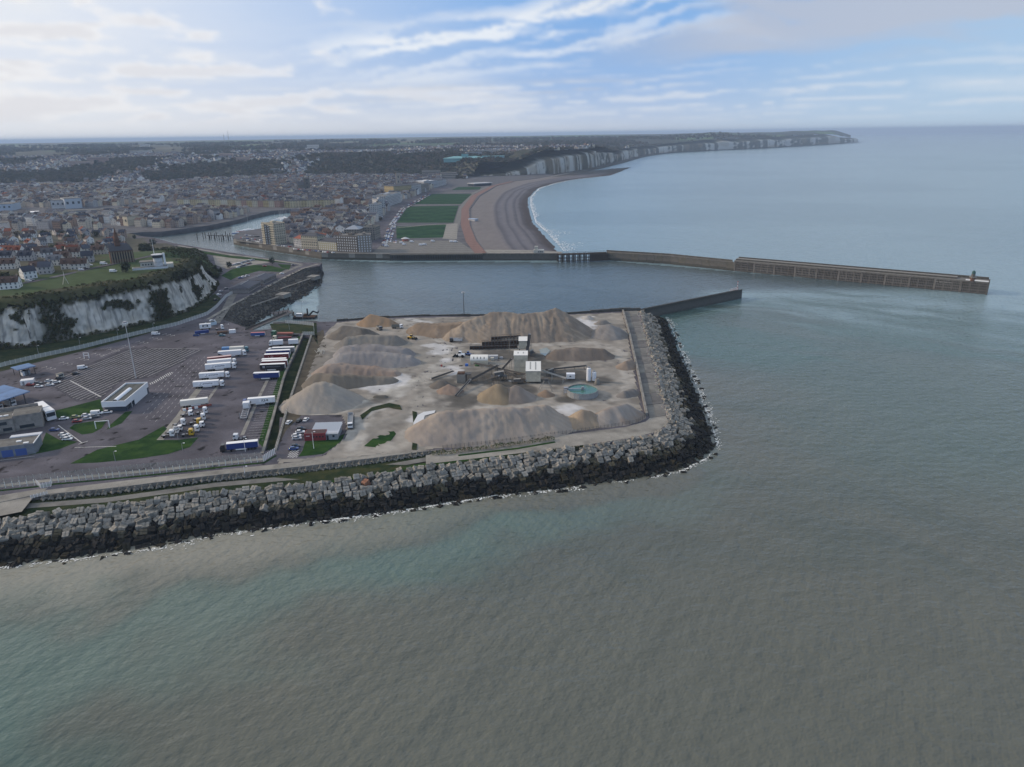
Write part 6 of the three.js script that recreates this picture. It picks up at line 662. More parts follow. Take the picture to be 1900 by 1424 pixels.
// ================= ferry berths, ramp and pontoon =================
{
  const R = rngOf(21), stone = new THREE.IcosahedronGeometry(1, 0), La = lengthOf(bankTop), Lb = lengthOf(bankToe), list = [];
  for (let i = 0; i < 2200; i++) { const t = R(), v = R(), a = along(bankTop, La * t), b = along(bankToe, Lb * t), s = 0.5 + R() * 0.9; list.push([M4([lerp(a[0], b[0], v), lerp(Q - 0.4, -0.6, v) + 0.2, lerp(a[1], b[1], v)], [R() * 6, R() * 6, R() * 6], [s, s * 0.75, s]), mix3([0.085, 0.08, 0.075], [0.035, 0.035, 0.033], R() * 0.6 + (v > 0.6 ? 0.4 : 0))]); }
  instanced('bank_boulders', stone, S([1, 1, 1], 0.9), list, 'dark boulders covering the sloping bank of the old berths', 'boulders');
  const berth = (lb, a, b, w) => { const o = thing('old_berth', lb, 'berth'), L = at2(o, a, b, 0); block(o, 'walkway', 0, L, 6.6, 7.1, -w / 2, w / 2, M.path); block(o, 'cap', L - 7, L + 4, 5.0, 8.4, -4.5, 4.5, M.concrete); block(o, 'fender_wall', L - 3, L + 2.6, -3, 5.5, -3, 3, M.wetStone); for (const x of [L - 2, L + 3.2]) for (const z of [-3.2, 0, 3.2]) block(o, 'pile', x - 0.4, x + 0.4, -4, 5.2, z - 0.4, z + 0.4, M.timber); for (let x = 3; x < L - 4; x += 6) block(o, 'support', x, x + 0.6, -3, 6.6, -0.5, 0.5, M.concreteDark); };
  berth('old concrete ferry berth arm ending in timber piles', [-217.9,-584], [-202.9,-627.4], 1.4); berth('farther concrete berth arm near the channel mouth', [-214.3,-654], [-197.4,-710.9], 1.4);
  const ro = thing('ramp_bridge', 'long rusty ramp bridge down to the dredging pontoon', 'ramp'), A = [-189,-497.1], B = [-181,-567.6], L = Math.hypot(B[0] - A[0], B[1] - A[1]); mesh('roadway', new G().bar([0, 0, 0], [L, -4.6, 0], 5.2, 0.35), S([0.13, 0.105, 0.10], 0.9, { map: reps(mott, 6) }), ro); for (const s of [-1, 1]) { mesh('girder', new G().bar([0, 0.5, s * 2.8], [L, -4.1, s * 2.8], 0.35, 1.3), s > 0 ? M.path : M.concreteDark, ro); for (let i = 0; i < 9; i++) mesh('railing_post', new G().box(L * i / 8 - 0.06, L * i / 8 + 0.06, -4.6 * i / 8 + 1, -4.6 * i / 8 + 2, s * 2.8 - 0.06, s * 2.8 + 0.06), M.path, ro); } place(ro, A, Q + 0.1, headOf(A, B));
  const po = thing('landing_stage', 'flat grey landing stage at the bottom of the ramp', 'pontoon'), pa = [-194.7,-568.8], pl = at2(po, pa, [-182.2,-577.4], 0); block(po, 'deck', 0, pl, 2.6, 3.2, -9, 2, S([0.16, 0.15, 0.155], 0.9, { map: reps(mott, 8) })); for (let i = 0; i < 5; i++) for (const z of [-8.5, 1.5]) block(po, 'pile', pl * i / 4 - 0.3, pl * i / 4 + 0.3, -4, 5, z - 0.3, z + 0.3, M.timber);
  const d = thing('dredging_pontoon', 'black work pontoon with white cabin and raised digging arm', 'vessel'), da = [-177.4,-563.2], dl = at2(d, da, [-159.6,-562.2], 0); block(d, 'hull', 0, dl, -0.6, 1.8, -8, 0, M.black); block(d, 'deck', 0.1, dl - 0.1, 1.8, 1.9, -7.9, -0.1, M.rust); block(d, 'cabin', 2, 7, 1.9, 4.2, -5, -2, M.white); block(d, 'cabin_window', 2.3, 6.7, 3.0, 3.8, -2.02, -1.95, M.glass); block(d, 'winch', 8, 10, 1.9, 3.6, -6, -3, M.rust); mesh('arm', new G().bar([dl - 6, 2, -4], [dl - 2, 6, -4], 1.2).bar([dl - 2, 6, -4], [dl + 2, 4.4, -4], 0.9).bar([dl + 2, 4.4, -4], [dl + 2.6, 6.4, -4], 0.7), M.black, d); block(d, 'spud', dl - 8, dl - 7, -3, 7.5, -7, -6, M.black); block(d, 'spud', 0.5, 1.2, -3, 6.2, -1.2, -0.5, M.rust); for (let i = 0; i < 5; i++) { const t = mesh('tyre_fender', wheelGeo, M.tyre, d); t.position.set(2 + i * dl / 5.5, 0.8, 0.1); t.scale.set(1.6, 1.6, 1); }
  const w = thing('dock_wall', 'stained concrete dock wall below the grassy dock corner', 'wall'), wl = [[-178.1,-518.2],[-163,-519],[-145.8,-519.6]]; for (let i = 0; i < 8; i++) { const LL = lengthOf(wl); mesh('wall_panel', new G().wall([along(wl, LL * i / 8 + 0.05), along(wl, LL * (i + 1) / 8 - 0.05)], -3, Q + 0.5, 1.0), M.concrete, w); }
  // scrap trucks and containers by the ramp foot
  semitrailer('dark blue flatbed trailer among parked scrap by the cliff road', [-223.2,-485.8], [-214.8,-489.6], boxB, boxB); const bt = thing('box_truck', 'white box truck with dark square emblem near the ramp', 'truck'), bl = at2(bt, [-225.2,-499], [-218,-501.6]); block(bt, 'cargo_box', 0, bl, 1, 4.2, -2.5, 0, P.white); block(bt, 'emblem', bl * 0.25, bl * 0.75, 2.0, 3.6, -0.02, 0.03, M.dark); block(bt, 'emblem_inset', bl * 0.36, bl * 0.64, 2.3, 3.1, 0.03, 0.05, M.white); wheelsAt(bt, [1.5, bl - 1.5], 2.4, 0.5); tractor(P.white, 'white truck cab turned towards the ramp among scrap', [-210.2,-499.7], 0.4, true); const cc = thing('storage_container', 'small white container beside the ramp foot', 'container'), cw = at2(cc, [-200.4,-488.9], [-196.2,-490.1]); block(cc, 'body', 0, cw, 0, 2.4, -2.4, 0, P.white); const sp = thing('storage_container', 'rusty open skip filled with scrap near the ramp', 'container'), sw = at2(sp, [-207.8,-486.4], [-200.4,-488.9]); block(sp, 'body', 0, sw, 0, 1.6, -2.4, 0, M.rust); car(P.teal, 'teal car parked in front of the rusty skip', [-202.7,-481.9], 0.1); car(P.blue, 'blue car parked beside the blue flatbed trailer', [-221.2,-482.8], 0.1);
  const cr = thing('small_crane_boat', 'blue and white workboat hull lying ashore by the white truck', 'boat'), cl = at2(cr, [-224.4,-509.7], [-219.5,-515.7]); mesh('hull', new G().box(0, cl, 0, 2.2, -3, 0), S([0.45, 0.55, 0.62], 0.6), cr); block(cr, 'deck_gear', 1, cl - 1, 2.2, 2.6, -2.6, -0.4, M.dark);
  // hall with dark hipped roofs by the channel
  const hall = (lb, a, b, dep, h, rise) => { const o = thing('ferry_hall', lb, 'building'), L = at2(o, a, b); block(o, 'wall', 0, L, 0, h, -dep, 0, S([0.33, 0.30, 0.28], 0.9, { map: reps(mott, 6) })); const g = new G(), e = 0.6, m = dep / 2; const c = [[-e, h, e], [L + e, h, e], [L + e, h, -dep - e], [-e, h, -dep - e]], r0 = [m * 0.8, h + rise, -m], r1 = [L - m * 0.8, h + rise, -m]; g.quad(c[0], c[1], r1, r0); g.quad(c[2], c[3], r0, r1); g.tri(c[1], c[2], r1); g.tri(c[3], c[0], r0); mesh('roof', g, S([0.035, 0.042, 0.062], 0.7), o); block(o, 'ridge_strip', m * 0.8, L - m * 0.8, h + rise - 0.05, h + rise + 0.2, -m - 0.2, -m + 0.2, M.steel); windowsOn(o, 'z', 0.5, L - 0.5, h * 0.25, h * 0.85, Math.round(L / 2.4), 1, 1.1, h * 0.5, 0.04); return o; };
  hall('nearer dark hipped-roof ferry hall with a row of windows', [-233.5,-624.7], [-233.4,-658], 17, 4.6, 2.2); hall('farther dark hipped-roof ferry hall joined to the nearer one', [-232.5,-662.9], [-230,-694.5], 17, 4.4, 2.0);
}
// cars on the gravel lot and along the quay road
const smallHull = side([[-2.1, 0.15], [2.1, 0.15], [2.1, 0.8], [1.1, 0.95], [0.3, 1.48], [-1.5, 1.46], [-2.1, 0.95]], 1.75, 0.1), smallGlass = side([[-1.85, 0.95], [-1.42, 1.4], [0.22, 1.42], [0.95, 0.98]], 1.79, 0.02);
const carPaints = [P.white, P.silver, P.grey, P.black, P.blue, P.white, P.silver, P.red, P.grey, P.white], carWords = ['white', 'silver', 'dark grey', 'black', 'blue', 'white', 'silver', 'red', 'dark grey', 'white'];
function tinyCar(p, dir, i, where, y = Q + 0.1) { const k = i % 10, o = thing('parked_car', `${carWords[k]} car ${where}`, 'car', `${carWords[k]} cars ${where}`); mesh('body', smallHull, carPaints[k], o); mesh('window', smallGlass, M.glass, o); return place(o, p, y, dir); }
{ const R = rngOf(33); let n = 0; for (const [a, b, c] of [[[-302.3,-776.4], [-290.9,-807.1], 15], [[-305.2,-770], [-295.7,-782.7], 7], [[-290.7,-755.7], [-286.6,-785.4], 8]]) for (let i = 0; i < c; i++) { const t = (i + 0.5) / c; tinyCar([lerp(a[0], b[0], t), lerp(a[1], b[1], t)], 0.9 + (R() - 0.5) * 0.2, Math.floor(R() * 10), 'parked in the gravel lot below the cliff', Q + 0.15); } for (const [q, d] of [[[-257.9,-619.6], 1.1], [[-261.3,-633.4], 1.1], [[-260.8,-645.2], 1.0], [[-252.2,-597.7], 1.1], [[-266.5,-697.1], 0.6], [[-265.2,-702.6], 0.6], [[-263.4,-708.2], 0.6], [[-264,-763.4], 0.3], [[-234.5,-767.6], 0.5], [[-231.6,-717.4], 0.5], [[-226.1,-524.1], 0.9]]) tinyCar(q, d, n++, 'on the channel-side road near the ferry halls', Q + 0.15); }

// ================= the chalk headland beside the port =================
const cliffBase = [[-428.3,-391.1],[-370.9,-438.9],[-340.5,-455.6],[-321.6,-459.7],[-313.2,-469.7],[-303.8,-485.7],[-291.4,-498.1],[-279.1,-512.7],[-267,-529.7],[-258.8,-559],[-258.3,-589.8],[-263.8,-620],[-273.4,-653.3],[-285.1,-684.9]], slopeBase = [[-285.1,-684.9],[-282.9,-695.6],[-301,-734.6],[-328.8,-785.4],[-354.9,-838.9],[-391.5,-887.2],[-426.7,-921.7]], backBase = [[-430,-928.8],[-488.3,-993.9],[-563.4,-1069.2],[-703,-1115.3],[-1193.6,-1175.3]];
const headland = [...cliffBase, ...slopeBase.slice(1), ...backBase.slice(1)];
function headY(x, z) { const d1 = lineDist(x, z, cliffBase), d2 = lineDist(x, z, slopeBase), d3 = lineDist(x, z, backBase); const a = d1 < 14 ? 24 + 7 * (d1 - 8) / 6 : 31 + 2.5 * Math.tanh((d1 - 14) / 40), b = 31 * Math.pow(Math.min(1, d2 / 52), 0.8), c = 33 * sstep(0, 330, d3); return Q + Math.max(-0.3, Math.min(a, b, c) + 0.9 * fbm(x / 30, z / 30, 3)); }
{
  let x0 = 1e9, x1 = -1e9, z0 = 1e9, z1 = -1e9; for (const q of headland) { x0 = Math.min(x0, q[0]); x1 = Math.max(x1, q[0]); z0 = Math.min(z0, q[1]); z1 = Math.max(z1, q[1]); } x0 = Math.max(x0, -900);
  const st = 3.2, nx = Math.ceil((x1 - x0) / st), nz = Math.ceil((z1 - z0) / st), mown = [[-419.3,-476],[-347.7,-478.2],[-341.3,-503],[-320.5,-527.1],[-320.8,-557.6],[-355.2,-544.5],[-371,-512.7],[-429.8,-488.8]];
  struct('headland_ground', gridMesh(nx, nz, (i, j) => { const x = x0 + i * st, z = z0 + j * st; if (!inPoly(headland, x, z)) return null; const d1 = lineDist(x, z, cliffBase); if (d1 < 8) return null; const n = fbm(x / 18, z / 18, 5), f = fbm(x / 5, z / 5, 3); let c = mix3([0.056, 0.062, 0.030], [0.042, 0.046, 0.025], sstep(-0.2, 0.25, n)); if (d1 > 26 + 14 * n && d1 < 95 + 20 * n && x < -258) c = mix3(c, [0.046, 0.072, 0.030], 0.9); if (d1 < 24 + 10 * n) c = mix3(c, [0.062, 0.056, 0.034], 0.7 * sstep(-0.2, 0.3, f)); if (d1 > 140) c = mix3(c, [0.085, 0.08, 0.065], 0.7); const m = 1 + 0.35 * f; return [x, headY(x, z), z, c[0] * m, c[1] * m, c[2] * m]; }), VC(1));
  // chalk face: fine upright strip with ledges, hollows and scrub
  const L = lengthOf(cliffBase), N = 560, K = 30, cen = [-340.5,-455.6]; const sOf = px => { let b = 0, d = 1e9; for (let s = 0; s < L; s += 2) { const a = along(cliffBase, s), q = Math.hypot(a[0] - px[0], a[1] - px[1]); if (q < d) { d = q; b = s; } } return b; };
  const sA = sOf([-315.9,-464.6]), sB = sOf([-306,-481.6]), sC = sOf([-268.8,-526.5]), sD = sOf([-261.2,-544.8]), s0 = sOf(cen); const scrubAt = [];
  const geo = gridMesh(N, K, (i, j) => { const s = L * i / (N - 1), v = j / (K - 1), a = along(cliffBase, s), nx = a[3], nz = -a[2]; const top = headY(a[0] + nx * 10, a[1] + nz * 10) - Q, big = fbm(s / 22, v * 1.5, 4), butt = Math.abs(noise(s / 9, 4)), fine = fbm(s / 3.5, v * 7, 4);
    let inset = 1 + 8.5 * Math.pow(v, 1.5) + 2.6 * big + 1.8 * butt * (1 - v * 0.5) + 0.9 * fine + (v < 0.15 ? -2.5 * (0.15 - v) / 0.15 : 0); inset = Math.max(-2.5, Math.min(12.5, inset)); if (j === K - 1) inset = 12;
    const veg = sstep(sA - 6, sA + 10, s + 8 * big) * sstep(sB + 8, sB - 12, s + 10 * fine) , veg2 = sstep(sC - 6, sC + 4, s + 6 * fine) * sstep(sD + 6, sD - 4, s + 6 * fine) * sstep(0.95, 0.7, v), low = sstep(0.12, 0.02, v + 0.06 * fine), hi = sstep(0.80, 0.97, v + 0.14 * fine + 0.1 * big), spot = sstep(0.20, 0.34, fbm(s / 11 + 40, v * 3.2, 4) + (s < sA ? 0.10 : -0.05) * (1 - v));
    const dk = Math.min(1, Math.max(veg * 0.95, veg2, low, hi, spot * 0.9)); let c = mix3([0.50, 0.485, 0.44], [0.37, 0.355, 0.315], sstep(-0.2, 0.3, fbm(s / 2.2, v * 5 + 9, 4))); c = mix3(c, [0.33, 0.29, 0.22], 0.5 * sstep(0.1, 0.4, fbm(s / 14 + 7, v * 2, 3))); c = mix3(c, [0.16, 0.16, 0.155], 0.75 * sstep(0.02, 0.40, fbm(s / 1.6, v * 2.6 + 30, 4))); const gcol = mix3([0.030, 0.036, 0.017], [0.052, 0.050, 0.026], sstep(-0.2, 0.3, fine)); c = mix3(c, gcol, dk);
    if (dk > 0.6 && (i * 7 + j * 3) % 5 === 0 && v > 0.03) scrubAt.push([a[0] + nx * inset, Q + top * v, a[1] + nz * inset]); return [a[0] + nx * inset, Q - 0.3 + top * v + (j === K - 1 ? 0.2 : 0), a[1] + nz * inset, c[0], c[1], c[2]]; });
  struct('chalk_cliff_terrain', geo, VC(0.97, { side: THREE.DoubleSide }));
  const R = rngOf(61), g = new G(); for (let i = 0; i < 22; i++) { const t = () => (R() - 0.5) * 2, c = [t() * 0.7, Math.abs(t()) * 0.6, t() * 0.7]; g.col = [0.7 + R() * 0.7, 0.75 + R() * 0.6, 0.7 + R() * 0.4]; g.tri([c[0] + t() * 0.4, c[1] + t() * 0.4, c[2] + t() * 0.4], [c[0] + t() * 0.4, c[1] + t() * 0.4, c[2] + t() * 0.4], [c[0] + t() * 0.4, c[1] + t() * 0.4, c[2] + t() * 0.4]); }
  const sg = g.geo(), list = scrubAt.map(p => [M4(p, [R() * 0.5, R() * 6.28, 0], 0.9 + R() * 1.3), mix3([0.030, 0.036, 0.016], [0.060, 0.054, 0.030], R())]);
  for (let i = 0; i < 900; i++) { const s = R() * L, a = along(cliffBase, s), d = 11 + R() * R() * 50, x = a[0] + a[3] * d, z = a[1] - a[2] * d; if (!inPoly(headland, x, z) || fbm(x / 18, z / 18, 5) < -0.05 && d > 22) continue; if (x < -258 && d > 30) continue; list.push([M4([x, headY(x, z), z], [0, R() * 6, 0], 0.5 + R() * 0.9), mix3([0.05, 0.056, 0.026], [0.085, 0.076, 0.042], R())]); }
  const Ls = lengthOf(slopeBase); for (let i = 0; i < 900; i++) { const a = along(slopeBase, R() * Ls), d = 3 + R() * 45, x = a[0] + a[3] * d, z = a[1] - a[2] * d; if (inPoly(headland, x, z)) list.push([M4([x, headY(x, z), z], [0, R() * 6, 0], 0.8 + R() * 1.4), mix3([0.04, 0.05, 0.024], [0.07, 0.068, 0.036], R())]); }
  instanced('cliff_scrub', sg, VC(1), list, 'dark scrub and brambles growing on the chalk cliff and its top', 'scrub');
  struct('cliff_top_road', new G().ribbon([[-410,-487.5],[-369.6,-510.6],[-358.3,-529.9],[-350.4,-557.6],[-344.9,-585.9],[-336.8,-608.7],[-328.1,-633.2],[-324.5,-650.9]].map(q => q), 5.5, (x, z) => headY(x, z) + 0.25), M.asphalt);
}
// ================= low land of the town, beach, lawns =================
const TY = 7; // town level
const beachIn = [[-32.4,-847.1],[-46.3,-927.6],[-61.5,-1132.2],[-74.5,-1390.1],[-67.9,-1675.9],[-32.5,-2030.7],[14.9,-2210.8],[89,-2330.6],[155.6,-2500.8],[201.9,-2629.5]], beachOut = [[70.9,-874.1],[57.1,-1077.2],[45.6,-1197.5],[45.1,-1501.9],[51.5,-1712.7],[83.9,-2005.4],[140,-2196.2],[211.3,-2366.5],[363.9,-2581.1],[524.9,-3174.9]];
const quayEdge = [[-384.8,-1001.5],[-317.6,-939.2],[-259.7,-892.7],[-227.8,-864.4],[-143.3,-848.8],[-32.2,-843.1]];
const townOutline = [...quayEdge.slice(0, 1), ...[[-401,-1047.9],[-405.5,-1084.7],[-383,-1127.6],[-374.8,-1213.6],[-375.4,-1314.4],[-354.6,-1388.1],[-347.3,-1418],[-424.2,-1434.1],[-458.5,-1392.2],[-467.9,-1317.3],[-467,-1265.1],[-485.4,-1174.2],[-529,-1098],[-558.6,-1094.9],[-576.2,-1078.2],[-687.9,-1090],[-1159.3,-1139.7],[-5181.7,-5263.3],[-112.5,-3501.3]], ...beachIn.slice(0, 9).reverse(), ...quayEdge.slice(1).reverse()];
struct('town_ground', new G().prism(townOutline, -4, TY), M.town);
{
  const q = thing('quay_wall', 'dark stained stone quay wall along the town side of the channel', 'wall'), p = [[-383.6,-999.2],[-317,-937.2],[-259.2,-890.9],[-227.4,-862.7],[-143,-847.2]], L = lengthOf(p); for (let i = 0; i < 34; i++) { const a = along(p, L * i / 34 + 0.05), b = along(p, L * (i + 1) / 34 - 0.05); mesh('wall_course', new G().wall([a, b], 2.6, TY + 0.5, 1.2 + 0.1 * (i % 2)), i % 4 ? M.stone : M.concrete, q); mesh('weed_course', new G().wall([a, b], -4, 2.6, 1.7), M.wetStone, q); }
  const o = thing('pile_quay', 'quay front carried on a long row of dark piles', 'quay'), a = [-142,-844.7], b = [-32.7,-839.1], l = at2(o, a, b, 0); block(o, 'back_wall', 0, l, -4, 6, -7.5, -6.5, M.wetStone); block(o, 'deck', 0, l, 6.0, TY + 0.3, -7.5, 1.2, M.concreteDark); for (let i = 0; i <= 38; i++) block(o, 'pile', l * i / 38 - 0.45, l * i / 38 + 0.45, -4, 6, 0.2, 1.0, M.wetStone); for (let i = 0; i < 19; i++) mesh('brace', new G().bar([l * i / 19, 0.2, 0.6], [l * (i + 0.5) / 19, 5.8, 0.6], 0.35), M.wetStone, o); block(o, 'waling', 0, l, 1.2, 1.9, 0.9, 1.3, M.wetStone);
  const e = thing('beach_wall', 'tall concrete harbour wall holding the end of the shingle beach', 'wall'), ea = [-32.1,-839.1], eb = [56.1,-831.4], el = at2(e, ea, eb, 0); for (let i = 0; i < 12; i++) block(e, 'wall_panel', el * i / 12 + 0.05, el * (i + 1) / 12 - 0.05, -4, TY + 0.8 + 0.1 * (i % 2), -2, 0.3, M.concreteDark); block(e, 'foot', 0, el, -4, 1.4, 0.3, 1.4, M.wetStone);
  struct('beach_backing', new G().sheet([...[[-33.6,-847.2],[59.2,-839],[63.2,-850.9],[34.9,-865.9],[-44.2,-881.7]]], TY - 0.4), M.path);
  const NB = 150, KB = 34, Li = lengthOf(beachIn), Lo = lengthOf(beachOut), ridge = [[0.36, 0.03], [0.52, 0.02], [0.66, 0.03], [0.76, 0.02]];
  struct('shingle_beach', gridMesh(KB, NB, (i, j) => { const t = j / (NB - 1), v = i / (KB - 1), a = along(beachIn, Li * t), b = along(beachOut, Lo * t), x = lerp(a[0], b[0], v), z = lerp(a[1], b[1], v), n = fbm(x / 40, z / 40, 4); let y = lerp(6.2, -0.7, Math.pow(v, 1.25)) + 0.25 * n, k = 0; for (const [c, w] of ridge) { const e = (v - c - 0.02 * fbm(t * 9, c * 30, 3)) / w; y += 0.9 * Math.exp(-e * e); k += Math.exp(-Math.pow(e - 1.1, 2)) * 0.5; } const rock = sstep(0.80, 0.86, t); let c = mix3([0.172, 0.156, 0.150], [0.135, 0.130, 0.142], sstep(0.25, 0.45, v)); c = mix3(c, [0.060, 0.051, 0.050], sstep(0.72, 0.86, v + 0.06 * n)); c = mix3(c, [0.075, 0.068, 0.072], Math.min(0.8, k)); c = mix3(c, v < 0.12 ? [0.2, 0.19, 0.18] : [0.045, 0.045, 0.04], rock * (0.8 + 0.5 * n)); const m = 1 + 0.18 * fbm(x / 9, z / 9, 3); return [x, y, z, c[0] * m, c[1] * m, c[2] * m]; }), VC(0.97));
  // surf
  const R = rngOf(8), flake = new G(), ring = []; for (let i = 0; i < 9; i++) { const a = i / 9 * 6.283, w = 0.5 + R() * 0.4; ring.push([Math.cos(a) * w, Math.sin(a) * w]); } flake.sheet(ring, 0); const list = []; for (let i = 0; i < 7000; i++) { const t = 0.01 + R() * 0.7, b = along(beachOut, Lo * t), near = t < 0.10, out = R() * R() * (near ? 34 : 11) * (0.7 + 0.6 * noise(t * 60, 3)) - 2, s = 0.25 + R() * R() * 1.3; list.push([M4([b[0] - b[3] * out, 0.3 + R() * 0.15, b[1] + b[2] * out], [0, Math.atan2(-b[3], b[2]) + (R() - 0.5) * 0.6, 0], [s * 2.2, 1, s * 0.8]), null]); } instanced('surf_foam', flake.geo(), S([0.75, 0.78, 0.80], 0.9), list, 'white surf along the edge of the shingle beach', 'foam');
  lay('lawn', [[-175.7,-1117.8],[-99.8,-1136.7],[-91.9,-988.1],[-155,-983.7]], TY + 0.12, M.lawn); lay('lawn', [[-182.9,-1171.7],[-201.1,-1445.8],[-100.9,-1447.9],[-90.5,-1160.7]], TY + 0.12, M.lawn); lay('lawn', [[-195.8,-1496.6],[-184.7,-1758.4],[-88.4,-1741.5],[-98.8,-1482]], TY + 0.12, M.lawn); lay('lawn', [[-146.9,-1872.6],[-75.7,-1877.8],[-75.1,-1975.7],[-138.1,-1988.2]], TY + 0.12, M.lawn);
  const rp = (n, p, w, m, y) => struct(n, new G().ribbon(p, w, y), m); rp('promenade', [[-34.9,-847.3],[-51.4,-947.7],[-69.9,-1133.2],[-84.2,-1381.1],[-80.4,-1678],[-44,-2011.4],[8.4,-2186.6]], 14, M.redPave, TY + 0.10); rp('lawn_path', [[-178.5,-1098.1],[-131.6,-1133.3],[-85.4,-1149.2]], 4, M.path, TY + 0.16); rp('lawn_path', [[-216.7,-1464.9],[-157.5,-1467.5],[-94.8,-1469.8]], 5, M.path, TY + 0.16); rp('lawn_path', [[-196.6,-1785.2],[-137.5,-1783],[-78.9,-1789.4]], 7, M.path, TY + 0.16); struct('plaza', new G().sheet([[-166.2,-858.9],[-166.4,-959],[-153.3,-967.9],[-69,-954.5],[-58,-914.6],[-39.4,-847.7]], TY + 0.06), M.slab); struct('parking_slab', new G().sheet([[-104.1,-1137.2],[-82.8,-1148.9],[-71.5,-970.1],[-91.7,-977.4]], TY + 0.10), M.path); rp('boulevard', [[-162.2,-892.6],[-168.9,-974.6],[-195.3,-1162.1],[-211.8,-1430.9],[-198.7,-1744.8],[-167.7,-1994.1]], 30, M.asphalt, TY + 0.05); rp('quay_walk', [[-375.4,-989.9],[-319.2,-944.1],[-260.9,-897.2],[-229.4,-870.7],[-143.9,-852.9]], 9, M.slab, TY + 0.05); rp('beach_road', [[-77.6,-955.3],[-83.7,-1149],[-93.4,-1413.9],[-88.4,-1741.5],[-58.2,-1993.1]], 9, M.slab, TY + 0.08);
}

// ================= houses =================
const Rt = rngOf(2024);
function houseGeo(w, d, h, rh, o = {}) { // returns {wall, roof}: gable along x, windows as dark recessed panes in the wall mesh
  const g = new G(), r = new G(), pane = [0.16, 0.18, 0.21]; g.box(0 - w / 2, w / 2, -2, h, -d / 2, d / 2, [1, 1, 1]); g.col = [1, 1, 1]; g.tri([w / 2, h, d / 2], [w / 2, h, -d / 2], [w / 2, h + rh, 0]); g.tri([-w / 2, h, -d / 2], [-w / 2, h, d / 2], [-w / 2, h + rh, 0]);
  const nf = Math.max(1, Math.round(h / 3)), nw = Math.max(2, Math.round(w / 2.8)); for (let j = 0; j < nf; j++) for (let i = 0; i < nw; i++) for (const s of [-1, 1]) { const cx = -w / 2 + w * (i + 0.5) / nw, cy = (j + 0.55) * h / nf; g.box(cx - 0.5, cx + 0.5, cy - 0.75, cy + 0.75, s * d / 2 - 0.03, s * d / 2 + 0.03, pane); } for (let j = 0; j < nf; j++) for (const s of [-1, 1]) { const cy = (j + 0.55) * h / nf; for (const q of [-d / 4, d / 4]) g.box(s * w / 2 - 0.03, s * w / 2 + 0.03, cy - 0.7, cy + 0.7, q - 0.5, q + 0.5, pane); }
  const e = 0.35, y = h - 0.25; r.quad([-w / 2 - e, y, d / 2 + e], [w / 2 + e, y, d / 2 + e], [w / 2 + e, h + rh + 0.12, 0], [-w / 2 - e, h + rh + 0.12, 0]); r.quad([w / 2 + e, y, -d / 2 - e], [-w / 2 - e, y, -d / 2 - e], [-w / 2 - e, h + rh + 0.12, 0], [w / 2 + e, h + rh + 0.12, 0]); if (o.dormer) for (const x of [-w / 4, w / 4]) r.box(x - 0.7, x + 0.7, h, h + rh * 0.75, d / 4 - 0.3, d / 2 - 0.4);
  return { wall: g.geo(), roof: r.geo(), chimney: new G().box(w / 2 - 1.3, w / 2 - 0.5, h + rh * 0.4, h + rh + 1.2, -0.5, 0.6).geo() };
}
const HV = [houseGeo(9, 9, 6, 3.6), houseGeo(12, 9, 5, 3.8, { dormer: true }), houseGeo(8, 10, 9, 3.2), houseGeo(11, 11, 11, 3.4, { dormer: true }), houseGeo(15, 10, 9, 3.6, { dormer: true }), houseGeo(14, 12, 13, 3)];
const wallPal = [[0.56, 0.53, 0.48], [0.42, 0.37, 0.32], [0.66, 0.66, 0.64], [0.30, 0.23, 0.19], [0.50, 0.45, 0.37], [0.38, 0.37, 0.37], [0.25, 0.17, 0.13], [0.60, 0.54, 0.42]], wallWord = ['cream', 'beige', 'white', 'brown', 'ochre', 'grey', 'brick', 'yellowish'], roofPal = [[0.085, 0.095, 0.125], [0.060, 0.066, 0.088], [0.11, 0.11, 0.12], [0.12, 0.082, 0.07], [0.17, 0.18, 0.20], [0.24, 0.085, 0.055]], roofWord = ['slate', 'dark slate', 'grey tiled', 'brown tiled', 'zinc', 'red tiled'];
const wallM = wallPal.map(c => VC(0.9, {})).map((m, i) => (m.color.setRGB(...wallPal[i]), m)), roofM = roofPal.map(c => S(c, 0.85, { map: reps(mott, 5) }));
const wallBy = (i, p, r) => `${wallWord[i]} ${p} with ${roofWord[r]} roof`;
function house(v, w, r, p, y, dir, s, kind, where) { const o = thing(kind, `${wallWord[w]}-walled ${kind.replace('_', ' ')} with ${roofWord[r]} roof ${where}`, 'house', `${wallWord[w]} walls and ${roofWord[r]} roofs ${where}`); mesh('wall', HV[v].wall, wallM[w], o); mesh('roof', HV[v].roof, roofM[r], o); mesh('chimney', HV[v].chimney, wallM[3], o); place(o, p, y, dir); o.scale.setScalar(s); return o; }
var cot = [];
